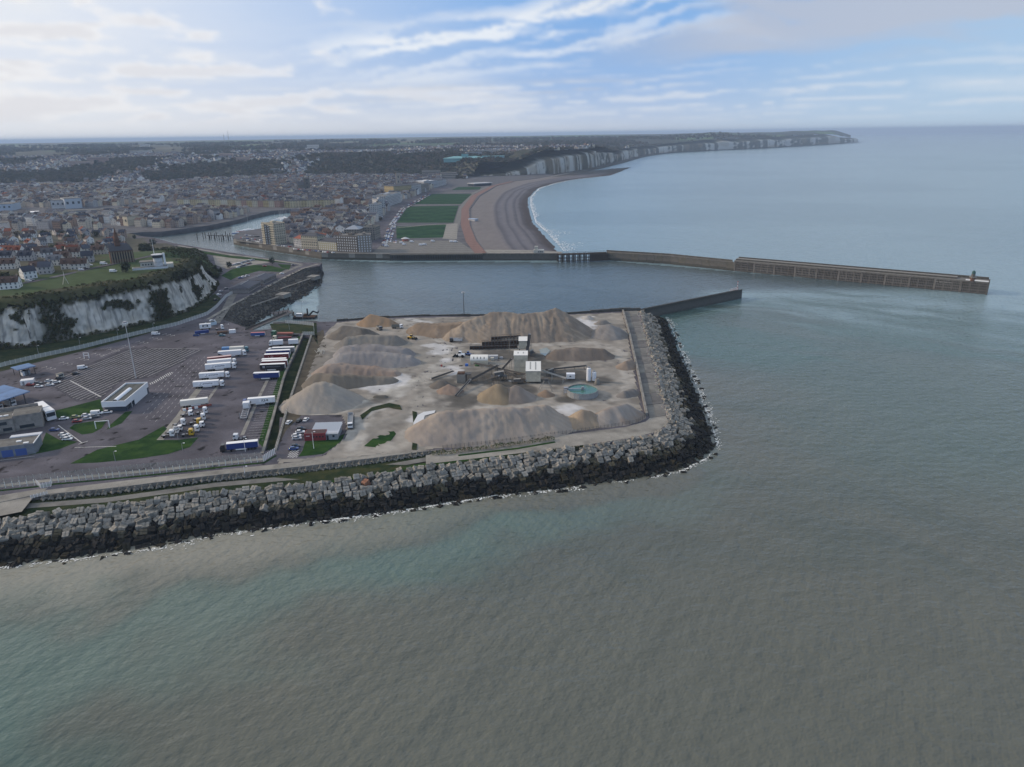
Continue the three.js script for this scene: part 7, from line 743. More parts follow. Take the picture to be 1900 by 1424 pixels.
// cottages on the headland
{
  const front = [[[-359.6,-507.3], 1, 2, 3, 0.3], [[-370,-543.8], 0, 2, 1, 0.9], [[-415.4,-590.7], 1, 0, 3, 0.15], [[-381.7,-576], 1, 0, 3, 0.2], [[-369.8,-565.8], 0, 5, 0, 0.3], [[-428.6,-633.8], 1, 5, 1, 0.1], [[-447.4,-635.4], 1, 5, 1, 0.1], [[-430.3,-654.3], 0, 2, 3, 0.8], [[-491.2,-697.5], 1, 2, 5, 0.05], [[-480.1,-696.5], 1, 2, 5, 0.05], [[-472.5,-709.4], 0, 2, 0, 0.9], [[-385,-603.4], 1, 0, 4, 0.15], [[-364.4,-589.2], 1, 0, 3, 0.3], [[-354.5,-586], 1, 0, 3, 0.3], [[-367.1,-620.5], 0, 5, 1, 0.4], [[-395.4,-631.1], 1, 3, 3, 0.2], [[-396.6,-651.4], 1, 0, 3, 0.2], [[-425.1,-698.3], 1, 2, 5, 0.35], [[-447.6,-714.1], 0, 2, 5, 0.9], [[-421.2,-708.2], 0, 0, 0, 0.9], [[-387.4,-675.2], 1, 1, 3, 0.1], [[-384,-681.4], 0, 0, 2, 0.8], [[-400.2,-716.8], 0, 2, 1, 0.8], [[-424.5,-748.8], 1, 2, 0, 0.1]];
  for (const [p, v, w, r, d] of front) house(v, w, r, p, headY(...p) - 0.2, d, 1, 'cottage', 'on the headland above the port');
  let n = 0; for (let i = 0; i < 1600 && n < 130; i++) { const x = -760 + Rt() * 420, z = -640 - Rt() * 430; if (!inPoly(headland, x, z)) continue; const d1 = lineDist(x, z, cliffBase), d3 = lineDist(x, z, backBase), ds = lineDist(x, z, slopeBase); if (d1 < 120 || d3 < 10 || ds < 80) continue; const p = [x, z]; if (cot.some(q => Math.hypot(q[0] - x, q[1] - z) < 15)) continue; cot.push(p); n++; house(Rt() < 0.5 ? 0 : Rt() < 0.7 ? 1 : 2, [2, 0, 5, 1, 2, 3][Math.floor(Rt() * 6)], [0, 1, 3, 3, 5, 2][Math.floor(Rt() * 6)], p, headY(x, z) - 0.2, [0.15, 0.9, -0.7][Math.floor(Rt() * 3)] + (Rt() - 0.5) * 0.3, 1, 'cottage', 'in the dense quarter behind the headland church'); }
}

{ // brick church with steeple, and the white signal station
  const o = thing('brick_church', 'dark brick church with slate roof and thin steeple on the headland', 'church'), a = [-339.7,-606.7], l = at2(o, a, [-324.7,-616.3], headY(...a) - 0.5), h = 11; block(o, 'wall', 0, l, 0, h, -11, 0, M.brick); mesh('roof', new G().quad([-0.3, h, 0.4], [l + 0.3, h, 0.4], [l - 2, h + 4.5, -5.5], [0, h + 4.5, -5.5]).quad([l + 0.3, h, -11.4], [-0.3, h, -11.4], [0, h + 4.5, -5.5], [l - 2, h + 4.5, -5.5]).tri([l + 0.3, h, 0.4], [l + 0.3, h, -11.4], [l - 2, h + 4.5, -5.5]).tri([-0.3, h, -11.4], [-0.3, h, 0.4], [0, h + 4.5, -5.5]), M.slate, o); for (let i = 0; i < 9; i++) { block(o, 'buttress', l * (i + 0.5) / 9 - 0.4, l * (i + 0.5) / 9 + 0.4, 0, h - 0.8, 0, 1.0, S([0.24, 0.20, 0.15], 0.95)); if (i < 8) block(o, 'window', l * (i + 1) / 9 - 0.35, l * (i + 1) / 9 + 0.35, 4, 9, -0.02, 0.06, M.glass); } mesh('steeple', new G().box(l * 0.3, l * 0.3 + 4, h, h + 8, -8, -4).tube([l * 0.3 + 2, h + 8, -6], [l * 0.3 + 2, h + 19, -6], 2.4, 0.1, 8), M.brick, o);
  const s = thing('signal_station', 'white lookout station with round tower and terrace on the cliff edge', 'building'), b = [-304.6,-571.9], sl = at2(s, b, [-280.5,-582.1], headY(...[-292.9,-583.1]) - 1.0), wh = S([0.68, 0.70, 0.72], 0.7, { map: reps(mott, 6) }); block(s, 'terrace_wall', 0, sl, 0, 2.6, -7, 0, wh); block(s, 'terrace', 0.4, sl - 0.4, 2.6, 2.7, -6.6, -0.4, M.slab); block(s, 'house_wall', sl * 0.22, sl * 0.62, 0, 6, -14, -5, M.cream); block(s, 'house_roof', sl * 0.2, sl * 0.63, 6, 6.5, -14.3, -4.7, M.slab); mesh('tower', new G().tube([sl * 0.74, 0, -5], [sl * 0.74, 9.4, -5], 3.6, 3.4, 16), wh, s); mesh('lookout', new G().tube([sl * 0.74, 9.4, -5], [sl * 0.74, 11.6, -5], 4.1, 4.1, 16), M.glass, s); mesh('lookout_roof', new G().tube([sl * 0.74, 11.6, -5], [sl * 0.74, 12.1, -5], 4.5, 4.5, 16), wh, s); windowsOn(s, 'z', sl * 0.26, sl * 0.58, 3, 5.4, 4, 1, 1.1, 1.2, -4.96); mesh('mast', new G().tube([sl * 0.66, 6, -8], [sl * 0.66, 24, -8], 0.3, 0.1, 6), M.white, s); block(s, 'annex', sl * 0.85, sl * 1.15, 0, 4, -13, -4, M.cream); mesh('chimney', new G().box(sl * 0.9, sl * 0.96, 0, 13, -5, -4), M.white, s);
  const f = thing('frame_monument', 'small pale tripod frame on the mown headland grass', 'monument'), fp = [-328.9,-521.6]; for (const q of [0, 2.1, 4.2]) mesh('leg', new G().bar([Math.cos(q) * 2.2, 0, Math.sin(q) * 2.2], [0, 6, 0], 0.25), M.cream, f); mesh('mast', new G().tube([0, 5, 0], [0, 10, 0], 0.12, 0.06, 6), M.white, f); place(f, fp, headY(...fp) - 0.1);
  const cp = [[[-363.6,-506.4], 0.3], [[-361.7,-530.1], 0.3], [[-360.6,-532.1], 0.3], [[-367.6,-563.5], 0.4], [[-348.4,-576.3], 0.3], [[-347.6,-581.1], 0.3], [[-354.3,-599.5], 0.3]]; cp.forEach(([p, d], i) => tinyCar(p, d, [0, 0, 2, 1, 0, 3, 0][i], 'along the cliff top road', headY(...p) + 0.3)); van(P.white, 'white camper van on the cliff top parking', [-344.9,-604], 0.1).position.y = headY(...[-344.9,-604]) + 0.2; van(P.white, 'white van on the cliff grass near the lookout', [-315.8,-564.2], 0.1).position.y = headY(...[-315.8,-564.2]) + 0.2;
}
// ---- quay-front and boulevard buildings of the town
function flats(label, a, b, dep, h, m, o = {}) { const t = thing(o.name || 'apartment_block', label, 'building'), L = at2(t, a, b, TY), fl = Math.max(2, Math.round(h / 3)), nx = Math.max(2, Math.round(L / (o.bay || 3.4))), nd = Math.max(2, Math.round(dep / 3.6)); block(t, 'wall', 0, L, 0, h, -dep, 0, m); if (o.roof === 'hip') { const e = 0.4, rh = o.rh || 4, mm = Math.min(dep / 2, L / 2) * 0.9, g = new G(), c = [[-e, h, e], [L + e, h, e], [L + e, h, -dep - e], [-e, h, -dep - e]], r0 = [mm, h + rh, -dep / 2], r1 = [L - mm, h + rh, -dep / 2]; g.quad(c[0], c[1], r1, r0); g.quad(c[2], c[3], r0, r1); g.tri(c[1], c[2], r1); g.tri(c[3], c[0], r0); mesh('roof', g, o.roofM || M.slate, t); } else { block(t, 'roof', 0.3, L - 0.3, h, h + 0.05, -dep + 0.3, -0.3, o.roofM || M.slab); block(t, 'parapet', 0, L, h, h + 0.9, -0.3, 0, m); block(t, 'parapet', 0, L, h, h + 0.9, -dep, -dep + 0.3, m); block(t, 'lift_house', L * 0.4, L * 0.6, h, h + 2.6, -dep * 0.65, -dep * 0.35, m); }
  const pane = o.pane || M.glass; for (let j = 0; j < fl; j++) { for (let i = 0; i < nx; i++) { const x = L * (i + 0.5) / nx, y = (j + 0.55) * h / fl; block(t, 'window', x - 0.65, x + 0.65, y - 0.8, y + 0.8, -0.04, 0.05, pane); } for (let i = 0; i < nd; i++) { const z = -dep * (i + 0.5) / nd, y = (j + 0.55) * h / fl; for (const s of [0, L]) block(t, 'window', s - 0.05, s + 0.05, y - 0.8, y + 0.8, z - 0.6, z + 0.6, pane); } if (o.balc) block(t, 'balcony', 0.3, L - 0.3, j * h / fl + 0.1, j * h / fl + 1.1, 0.0, 1.2, o.balc); } return t; }
const cr = S([0.58, 0.53, 0.41], 0.85, { map: reps(mott, 9) }), wt2 = S([0.56, 0.57, 0.58], 0.8, { map: reps(mott, 9) }), gb = S([0.19, 0.17, 0.15], 0.9, { map: reps(mott, 8) }), bg = S([0.34, 0.31, 0.27], 0.9, { map: reps(mott, 8) }), ylw = S([0.55, 0.45, 0.25], 0.9, { map: reps(mott, 8) }), palePane = S([0.55, 0.57, 0.58], 0.3);
flats('ten-storey cream tower block with balconies at the quay corner', [-327.6,-954.7], [-306,-938.1], 17, 27, cr, { balc: S([0.50, 0.46, 0.36], 0.9) }); flats('dark flank block joined behind the cream tower', [-306.8,-942.9], [-305.7,-967.5], 14, 25, gb, { pane: palePane });
flats('cream five-storey hotel front facing the channel', [-263.5,-906.3], [-240.2,-895.3], 16, 16, cr, { roof: 'hip', rh: 3 }); flats('small white house with red tiled roof beside the hotel', [-277.2,-921.3], [-264.7,-910.9], 12, 11, wt2, { roof: 'hip', roofM: S([0.25, 0.09, 0.06], 0.9) }); flats('low yellowish row between hotel and dark block', [-239.5,-895.2], [-213.1,-879.8], 14, 10.5, S([0.36, 0.33, 0.22], 0.9), { roof: 'hip', pane: palePane }); flats('dark stone apartment block with pale windows on the quay', [-211.4,-875.4], [-184.2,-864.6], 22, 19, gb, { pane: palePane, roofM: M.slab }); flats('grey-brown apartment block at the boulevard corner', [-183.6,-864.6], [-167.8,-867.3], 24, 20, S([0.22, 0.195, 0.17], 0.9), { pane: palePane }); flats('pale apartment block with grey hipped roof behind the quay', [-219.3,-954.1], [-198.9,-952.1], 24, 17, bg, { roof: 'hip', roofM: S([0.24, 0.27, 0.31], 0.7) }); flats('block with sunken roof terrace on the boulevard', [-199.2,-972.4], [-181.4,-970.7], 26, 17, bg, { roofM: S([0.10, 0.10, 0.09], 0.9) });
flats('white stepped tower at the middle of the boulevard', [-235.4,-1220.2], [-219.6,-1218.3], 24, 25, wt2, {}); flats('white tower behind the stepped tower', [-237.2,-1314.5], [-224.8,-1322.1], 26, 25, wt2, {}); flats('brown-sided block between the white towers', [-239.6,-1279], [-228.9,-1277.7], 20, 22, gb, {}); flats('long white striped block along the boulevard', [-245,-1446.6], [-230,-1550.8], 26, 20, wt2, { balc: S([0.5, 0.5, 0.5], 0.8) }); flats('cream hotel with yellow bays on the boulevard', [-264.4,-1679.2], [-228.7,-1718.5], 34, 24, ylw, { roof: 'hip' }); flats('pale block next to the cream hotel', [-228.7,-1718.5], [-213,-1779.8], 30, 22, wt2, { roof: 'hip' }); flats('brown brick block beyond the cream hotel', [-215.7,-1780.3], [-201.8,-1846.6], 32, 20, bg, {}); flats('long flat white-roofed block near the castle', [-225,-1944.6], [-192.5,-1978.4], 36, 18, wt2, { roofM: M.white }); flats('white villa row at the far end of the boulevard', [-194.5,-1999.4], [-178,-2082.9], 36, 16, wt2, { roof: 'hip' });
{ let k = 0; for (const [a, b, n, cols] of [[[-448,-1453.7], [-351.6,-1473.2], 9, [ylw, S([0.50, 0.43, 0.28], 0.9), S([0.46, 0.38, 0.25], 0.9)]], [[-558.4,-1491.8], [-460.5,-1466.5], 8, [S([0.45, 0.42, 0.33], 0.9), S([0.33, 0.22, 0.18], 0.9), ylw]], [[-696.3,-1535.2], [-567.5,-1504.6], 9, [S([0.48, 0.43, 0.28], 0.9), S([0.52, 0.50, 0.42], 0.9), S([0.40, 0.34, 0.22], 0.9)]]]) for (let i = 0; i < n; i++) { const p = [lerp(a[0], b[0], i / n), lerp(a[1], b[1], i / n)], q = [lerp(a[0], b[0], (i + 0.96) / n), lerp(a[1], b[1], (i + 0.96) / n)]; const w = ['yellow', 'ochre', 'tan', 'sandy', 'brownish', 'golden', 'cream', 'ivory', 'dull yellow'][cols.indexOf(cols[i % 3]) + (k % 3) * 3]; const t = flats(`${w} arcaded quay house in the row facing the marina`, p, q, 15, 13, cols[i % 3], { name: 'quay_house', roof: 'hip', rh: 4, bay: 4.2 }); t.userData.group = `${w} quay houses facing the marina`; k += i === n - 1 ? 1 : 0; } }
// large plain sheds and towers farther back
const big = (lb, a, b, dep, h, m, o = {}) => { const t = thing(o.name || 'warehouse', lb, 'building'), L = at2(t, a, b, o.y ?? TY); block(t, 'wall', 0, L, 0, h, -dep, 0, m); block(t, 'roof', -0.4, L + 0.4, h, h + 0.6, -dep - 0.4, 0.4, o.roofM || M.slab); const n = Math.max(2, Math.round(L / 9)); for (let i = 0; i < n; i++) block(t, 'window', L * (i + 0.3) / n, L * (i + 0.7) / n, h * 0.45, h * 0.7, -0.05, 0.08, M.glass); return t; };
big('white slab office block by the inner docks', [-940.5,-1501.2], [-916.3,-1509], 40, 17, wt2); big('blue-grey hall joined to the white slab office', [-909.1,-1496.8], [-885.7,-1516], 45, 20, S([0.40, 0.44, 0.48], 0.8)); big('long low grey warehouse on the inner quay', [-849.8,-1366.6], [-768.4,-1394.2], 20, 7, S([0.28, 0.28, 0.29], 0.9)); big('white-roofed shed beside the inner docks', [-910.4,-1374.4], [-894.7,-1381.9], 25, 5, wt2, { roofM: M.white }); big('pale flat apartment slab at the left of the old harbour', [-762.2,-1061.9], [-742.4,-1071.6], 20, 19, S([0.55, 0.50, 0.46], 0.9)); big('beige apartment block at the bend of the channel quay', [-644.3,-1192.5], [-618.7,-1175.1], 20, 15, cr); big('pale blue stack of offices at the docks edge', [-1031.4,-1470.4], [-1005.7,-1477.5], 50, 13, S([0.35, 0.42, 0.5], 0.8)); big('long blue-grey shed with white roof behind the docks', [-1190.4,-1833.5], [-1141.4,-1841.5], 40, 9, S([0.3, 0.32, 0.36], 0.9), { roofM: M.white }); big('cream twin-gabled hall near the railway', [-1009.9,-1868.9], [-967.9,-1861.6], 40, 14, S([0.5, 0.48, 0.44], 0.9)); big('brown market hall near the railway', [-1021.1,-1978.1], [-958.3,-2005], 50, 14, bg); big('pale low hall beside the brown market hall', [-918.5,-1922.7], [-898.3,-1937.3], 40, 10, wt2); big('white terraced hall below the wooded slope', [-674.2,-2311], [-625.8,-2300.4], 50, 12, wt2); big('long white-fronted school below the woods', [-619.6,-2409.2], [-571.3,-2398.2], 40, 12, wt2); big('white low market roof in the old town', [-515.5,-1961], [-493.4,-1976.4], 40, 10, wt2, { roofM: M.white });
{ const t = thing('church_tower', 'square stone church tower rising from the old town roofs', 'church'), p = [-507.2,-1849.2]; block(t, 'tower', -7, 7, 0, 36, -7, 7, M.stone); for (const x of [-6, 6]) for (const z of [-6, 6]) block(t, 'pinnacle', x - 1, x + 1, 36, 41, z - 1, z + 1, M.stone); block(t, 'nave', -22, -7, 0, 20, -9, 9, M.stone); mesh('nave_roof', new G().quad([-22, 20, 9], [-7, 20, 9], [-7, 28, 0], [-22, 28, 0]).quad([-7, 20, -9], [-22, 20, -9], [-22, 28, 0], [-7, 28, 0]), M.slate, t); for (const y of [12, 22, 30]) block(t, 'window', -1.5, 1.5, y, y + 4, 6.9, 7.1, M.glass); place(t, p, TY, 0.3); const u = thing('church_tower', 'tall pale stone tower near the cream boulevard hotel', 'church'), q = [-288,-1918]; block(u, 'tower', -6, 6, 0, 42, -6, 6, S([0.30, 0.27, 0.23], 0.95)); block(u, 'top', -6.5, 6.5, 42, 44, -6.5, 6.5, M.stone); for (const y of [18, 30]) block(u, 'window', -1.2, 1.2, y, y + 5, 5.9, 6.1, M.glass); place(u, q, TY, 0.2); }
{ const t = thing('casino_hall', 'low white glass hall at the beach end of the lawns', 'building'), l = at2(t, [-95,-2000.5], [-48.9,-2034.1], TY); block(t, 'wall', 0, l, 0, 6, -30, 0, M.glass); block(t, 'roof', -2, l + 2, 6, 7.5, -32, 2, wt2); const k = thing('beach_kiosk', 'blue-roofed beach restaurant cabin on the shingle', 'kiosk'), kl = at2(k, [-68.1,-1193.1], [-57.1,-1184.1], 6); block(k, 'wall', 0, kl, 0, 3, -8, 0, wt2); block(k, 'roof', -0.5, kl + 0.5, 3, 3.6, -8.5, 0.5, S([0.32, 0.40, 0.52], 0.7)); const c = thing('carousel_tent', 'white and red canopy stand on the plaza', 'kiosk'), p = [-140.1,-961.5]; mesh('canopy', new G().tube([0, 3, 0], [0, 5, 0], 6, 0.4, 10), wt2, c); mesh('stand', new G().tube([0, 0, 0], [0, 3, 0], 4, 4, 10), S([0.35, 0.12, 0.09], 0.8), c); place(c, p, TY); const w = thing('rescue_station', 'small white rescue station on the end of the shingle beach', 'building'), wl = at2(w, [27.4,-837.8], [39.4,-836.8], TY); block(w, 'wall', 0, wl, 0, 4, -8, -1, M.cream); block(w, 'tower', 1, 5, 4, 8, -7, -3, M.cream); windowsOn(w, 'z', 5, wl - 1, 1, 3, 3, 1, 1.5, 1.2, -0.97); }
// ---- the old town: rows of houses; the nearest as single houses, the rest as one mass
var individual;
{
  const zones = [[[[-358.8,-1159.6],[-367.8,-1286.7],[-333.4,-1385.2],[-269.5,-1428.3],[-238.9,-1434.7],[-222.7,-1285.6],[-221.8,-1165.2],[-215.4,-1052.1],[-221.5,-964.4],[-239,-917.7],[-282.1,-935.8],[-316.5,-1016.4]], 1.0, 0], [[[-707.2,-1573.3],[-336.5,-1494],[-244.3,-1468.9],[-215,-1796.9],[-179.9,-2106.2],[-235.8,-2438],[-715.4,-2553.3],[-930.4,-2480.5],[-1049.4,-2339.6]], 1.0, 0], [[[-680.2,-1211.5],[-544.7,-1132.2],[-507.1,-1206.3],[-487.8,-1302],[-494.5,-1377.3],[-688.5,-1444.4],[-757.4,-1354.7]], 0.75, 0], [[[-1551,-2200.5],[-1036.8,-2311.1],[-756.9,-1673.2],[-835.5,-1520.3],[-1109.1,-1559.5]], 0.6, 1], [[[-821.8,-1142.7],[-639.5,-1136],[-731.5,-1306.6],[-954,-1334.4]], 0.55, 0]];
  const keep = []; const axis = headOf([-167.2,-901.9], [-162.7,-1932.6]);
  for (const [zone, dens, kind] of zones) { let x0 = 1e9, x1 = -1e9, z0 = 1e9, z1 = -1e9; for (const q of zone) { x0 = Math.min(x0, q[0]); x1 = Math.max(x1, q[0]); z0 = Math.min(z0, q[1]); z1 = Math.max(z1, q[1]); } const cx = (x0 + x1) / 2, cz = (z0 + z1) / 2, R = Math.hypot(x1 - x0, z1 - z0) / 2, ca = Math.cos(0.30), sa = Math.sin(0.30); let row = 0; for (let v = -R; v < R; v += row % 2 ? 13 : 22, row++) for (let u = -R; u < R; u += 12.2) { if (Rt() > dens * 0.94 || Math.abs(((u + 5000) % 95) - 47) > 42) continue; const x = cx + u * ca - v * sa + (Rt() - 0.5) * 2, z = cz + u * sa + v * ca + (Rt() - 0.5) * 2.5; if (!inPoly(zone, x, z)) continue; keep.push([x, z, -0.30 + (Rt() < 0.12 ? 1.57 : 0) + (Rt() - 0.5) * 0.1, [2, 3, 3, 4, 2, 5, 0][Math.floor(Rt() * 7)], Math.floor(Rt() * 8), Math.floor(Rt() * 5.05), 0.85 + Rt() * 0.3]); } }
  keep.sort((a, b) => b[1] - a[1]); individual = keep.slice(0, 290); for (const k of individual) house(k[3], k[4], k[5], k, TY, k[2], k[6], 'town_house', 'in the packed old town behind the quay');
  for (let v = 0; v < 6; v++) { const L = keep.slice(290).filter(k => k[3] === v); if (!L.length) continue; const g = HV[v].wall.clone(), r = HV[v].roof.clone(); instanced('old_town_walls', g, wallM0(), L.map(k => [M4([k[0], TY, k[1]], [0, k[2], 0], k[6]), wallPal[k[4]].map(c => c * 0.95)]), 'walls of the crowded old town houses farther back', 'houses'); instanced('old_town_roofs', r, S([1, 1, 1], 0.85, { map: reps(mott, 5) }), L.map(k => [M4([k[0], TY, k[1]], [0, k[2], 0], k[6]), roofPal[k[5]]]), 'slate roofs of the crowded old town houses farther back', 'roofs'); }
}
function wallM0() { return VC(0.9); }
// ---- cars of the boulevard, marina boats, piles
{
  const R = rngOf(70); const rows = [[[[-162.6,-910.6],[-187.8,-1126],[-207.2,-1398.4],[-194,-1760]], 5], [[[-159.1,-910.2],[-183.5,-1125.5],[-200.5,-1387.1],[-185.7,-1742.5]], 5], [[[-158.9,-948.3],[-176,-1097.9],[-181.6,-1146.2]], 4], [[[-150.2,-937.6],[-175.9,-1124.6],[-197.4,-1418],[-179.5,-1757.5]], 4.6], [[[-165.7,-892.9],[-178,-1002.3],[-195.2,-1140.7],[-214.6,-1399.4]], 5.4]]; let n = 0; for (const [p, gap] of rows) { const L = lengthOf(p); for (let s = 3; s < L && n < 190; s += gap * (1 + (s > L * 0.45 ? 1.3 : 0.25))) { if (R() < 0.15) continue; const a = along(p, s); tinyCar(a, headOf([0, 0], [a[2], a[3]]) + 0.8, Math.floor(R() * 10), s < L * 0.2 ? 'parked on the boulevard beside the plaza' : s < L * 0.45 ? 'parked on the boulevard beside the nearest lawn' : s < L * 0.7 ? 'parked on the boulevard beside the middle lawn' : 'parked on the boulevard beside the farthest lawn', TY + 0.1); n++; } }
  for (const [a, b, c] of [[[-377.9,-1011.6], [-336.8,-980.9], 14], [[-381.8,-1040.1], [-355.8,-1020.4], 8], [[-271.3,-898.1], [-212.5,-863], 18], [[-303,-933], [-280.2,-916.9], 6], [[-366.2,-989], [-334.7,-965.3], 10]]) for (let i = 0; i < c; i++) { if (R() < 0.2) continue; const t = (i + 0.5) / c; tinyCar([lerp(a[0], b[0], t), lerp(a[1], b[1], t)], 0.9, Math.floor(R() * 10), 'parked on the quay in front of the town', TY + 0.1); }
  for (const [q, lb] of [[[-141.7,-936.8], 'white camper van beside the red stand on the plaza'], [[-136.1,-922], 'white van in front of the red stand'], [[-129.4,-945.4], 'white van alone in the middle of the plaza'], [[-113.8,-915.2], 'white van near the edge of the plaza'], [[-109.5,-919.5], 'white van paired at the plaza edge'], [[-101.9,-947.7], 'white camper van by the lawn corner'], [[-76.5,-940.3], 'white camper van at the parking slab'], [[-71.5,-939.8], 'second white camper van at the parking slab'], [[-157,-910], 'white van at the boulevard corner']]) van(P.white, lb, q, 0.2).position.y = TY + 0.1;
  const boat = (lb, p, len, col, mastH, dir, grp) => { const o = thing('moored_boat', lb, 'boat', grp); mesh('hull', side([[-len / 2, 0.9], [-len / 2 + 0.3, -0.3], [len / 2 - 1, -0.3], [len / 2, 1.1]], len * 0.3, 0.12), col, o); mesh('cabin', new G().box(-len * 0.15, len * 0.2, 0.9, 1.9, -len * 0.09, len * 0.09), M.white, o); if (mastH) { mesh('mast', new G().tube([0.3, 1, 0], [0.3, mastH, 0], 0.14, 0.08, 5), S([0.6, 0.6, 0.6], 0.5), o); mesh('boom', new G().bar([0.3, 2.3, 0], [-len * 0.4, 2.3, 0], 0.14), M.white, o); } return place(o, p, 0, dir); };
  for (let i = 0; i < 34; i++) { const t = i / 34, a = [-401.6,-1101], b = [-390.6,-1137.9], c = [-392.5,-1373.7], d = [-420.3,-1305.6], u = R(), p = i < 14 ? [lerp(a[0], b[0], u), lerp(a[1], b[1], u) - 10 - 40 * R()] : [lerp(d[0], c[0], u), lerp(d[1], c[1], u) - 50 * R() + 25]; boat('white sailing yacht with bare mast moored in the marina', p, 9 + R() * 4, P.white, 12 + R() * 5, 0.4 + (R() < 0.5 ? 1.57 : 0), 'yachts in the marina'); }
  boat('large white yacht with tall mast moored off the tower block', [-419.8,-1161.1], 18, P.white, 26, 0.2); boat('red and blue fishing boat at the peninsula tip', [-424,-1122.1], 16, P.blue, 9, 0.4); boat('red-cabined trawler beside the fishing boat', [-425,-1141.6], 14, P.red, 8, 0.2); boat('white fishing boat at the inner quay', [-481.8,-1287.9], 15, P.white, 9, 0.5); boat('white motor cruiser at the marina quay', [-405,-1404.2], 16, P.white, 0, 0.1);
  for (const q of [[-460.2,-1059.7], [-456,-1070.7], [-455.1,-1076.5], [-444.4,-1063.8], [-443.4,-1069.5], [-433,-1057], [-437.5,-1074.7], [-418.7,-1044.3], [-418.4,-1049.9], [-411.1,-1049.1], [-412.1,-1060.6], [-425.5,-1079.3]]) { const o = mesh('mooring_pile', new G().tube([0, -3, 0], [0, 8.5, 0], 0.55, 0.5, 8), M.timber); place(o, q, 0); tag(o, 'dark timber mooring pile standing in the harbour channel', 'pile', 'mooring piles in the channel'); } const gw = thing('pile_walkway', 'dark timber gangway linking the mooring piles', 'walkway'), gl = at2(gw, [-446,-1061.8], [-400.9,-1051.3], 0); block(gw, 'walkway', 0, gl, 4.6, 5.2, -1, 1, M.timber); for (let i = 0; i < 6; i++) block(gw, 'pile', gl * (i + 0.5) / 6 - 0.4, gl * (i + 0.5) / 6 + 0.4, -3, 4.6, -0.4, 0.4, M.timber);
  for (const t of [[-396.4,-898.5,9.4], [-353,-865,10.3], [-313.4,-837.6,9.4], [-279.8,-815.8,9.8]]) mast('quayside lamp post along the channel road', t, { group: 'lamps along the channel' });
}

// ================= far coast, hills, woods =================
const coast = [[-96,-2498.3],[0.6,-2506.5],[104.1,-2578.7],[208.5,-2769],[335,-3081.9],[522.1,-3661.2],[744.4,-4420.4],[922.9,-4914.8],[1153.8,-5364.2],[1352.9,-5580.1],[1694.1,-5930.9],[2049,-6231.9],[2668.6,-6961.8],[3443.4,-7892.2],[4064.8,-8690.3]], landFar = [...coast, [5900, -15000], [9000, -60000], [-60000, -60000], [-60000, -2500], ...[[-3121,-2603.5],[-1689.6,-2450.9],[-1150.4,-2445.2],[-724.4,-2583.5],[-461,-2585],[-255.2,-2416.1],[-146.2,-2363.4]]];
const toeLine = [[-2965,-2473.3],[-1605.1,-2328.3],[-1106.2,-2351.8],[-697,-2486.5],[-443.6,-2488],[-242.5,-2295.3],[-91.2,-2373.4]];
function hillY(x, z) {
  const D = Math.hypot(x, z), d = inPoly(landFar, x, z) ? lineDist(x, z, toeLine) : 0, cl = lineDist(x, z, coast), A = Math.atan2(x, -z);
  const low = A < -0.33 ? 1 : 0; // wide valley floor on the left climbs later
  let h = 58 * sstep(10, lerp(lerp(900, 520, sstep(-0.5, -0.1, A)), 110, sstep(-0.09, -0.03, A)), d + lerp(90, 30, sstep(-0.09, -0.03, A)) * fbm(x / 500, z / 500, 3)) + 32 * sstep(700, 4200, d) + 18 * sstep(3500, 9000, d);
  const gap = Math.exp(-Math.pow((A - 0.195) / 0.022, 2)) * Math.exp(-Math.pow((D - 4100) / 900, 2)); h *= 1 - 0.72 * gap;
  h += 10 * fbm(x / 900 + 3, z / 900, 4) * sstep(100, 900, d) + 3 * fbm(x / 160, z / 160, 3) * sstep(50, 300, d); const head = sstep(5000, 7000, D) * sstep(0.2, 0.3, A); h += head * 22 * (0.6 + fbm(A * 30, 3, 3)) ; h *= 1 - 0.45 * sstep(0.405, 0.432, A);
  h *= lerp((D > 4600 ? 0.74 : 0.78) + 0.55 * sstep(0.0, 0.05, A) * sstep(3900, 3200, D), 1, sstep(30, 520, cl)); if (A > 0.2 && D > 3800 && D < 5200) h *= 0.8;
  return 7 + Math.max(0, h) - D * D / 1.46e7;
}
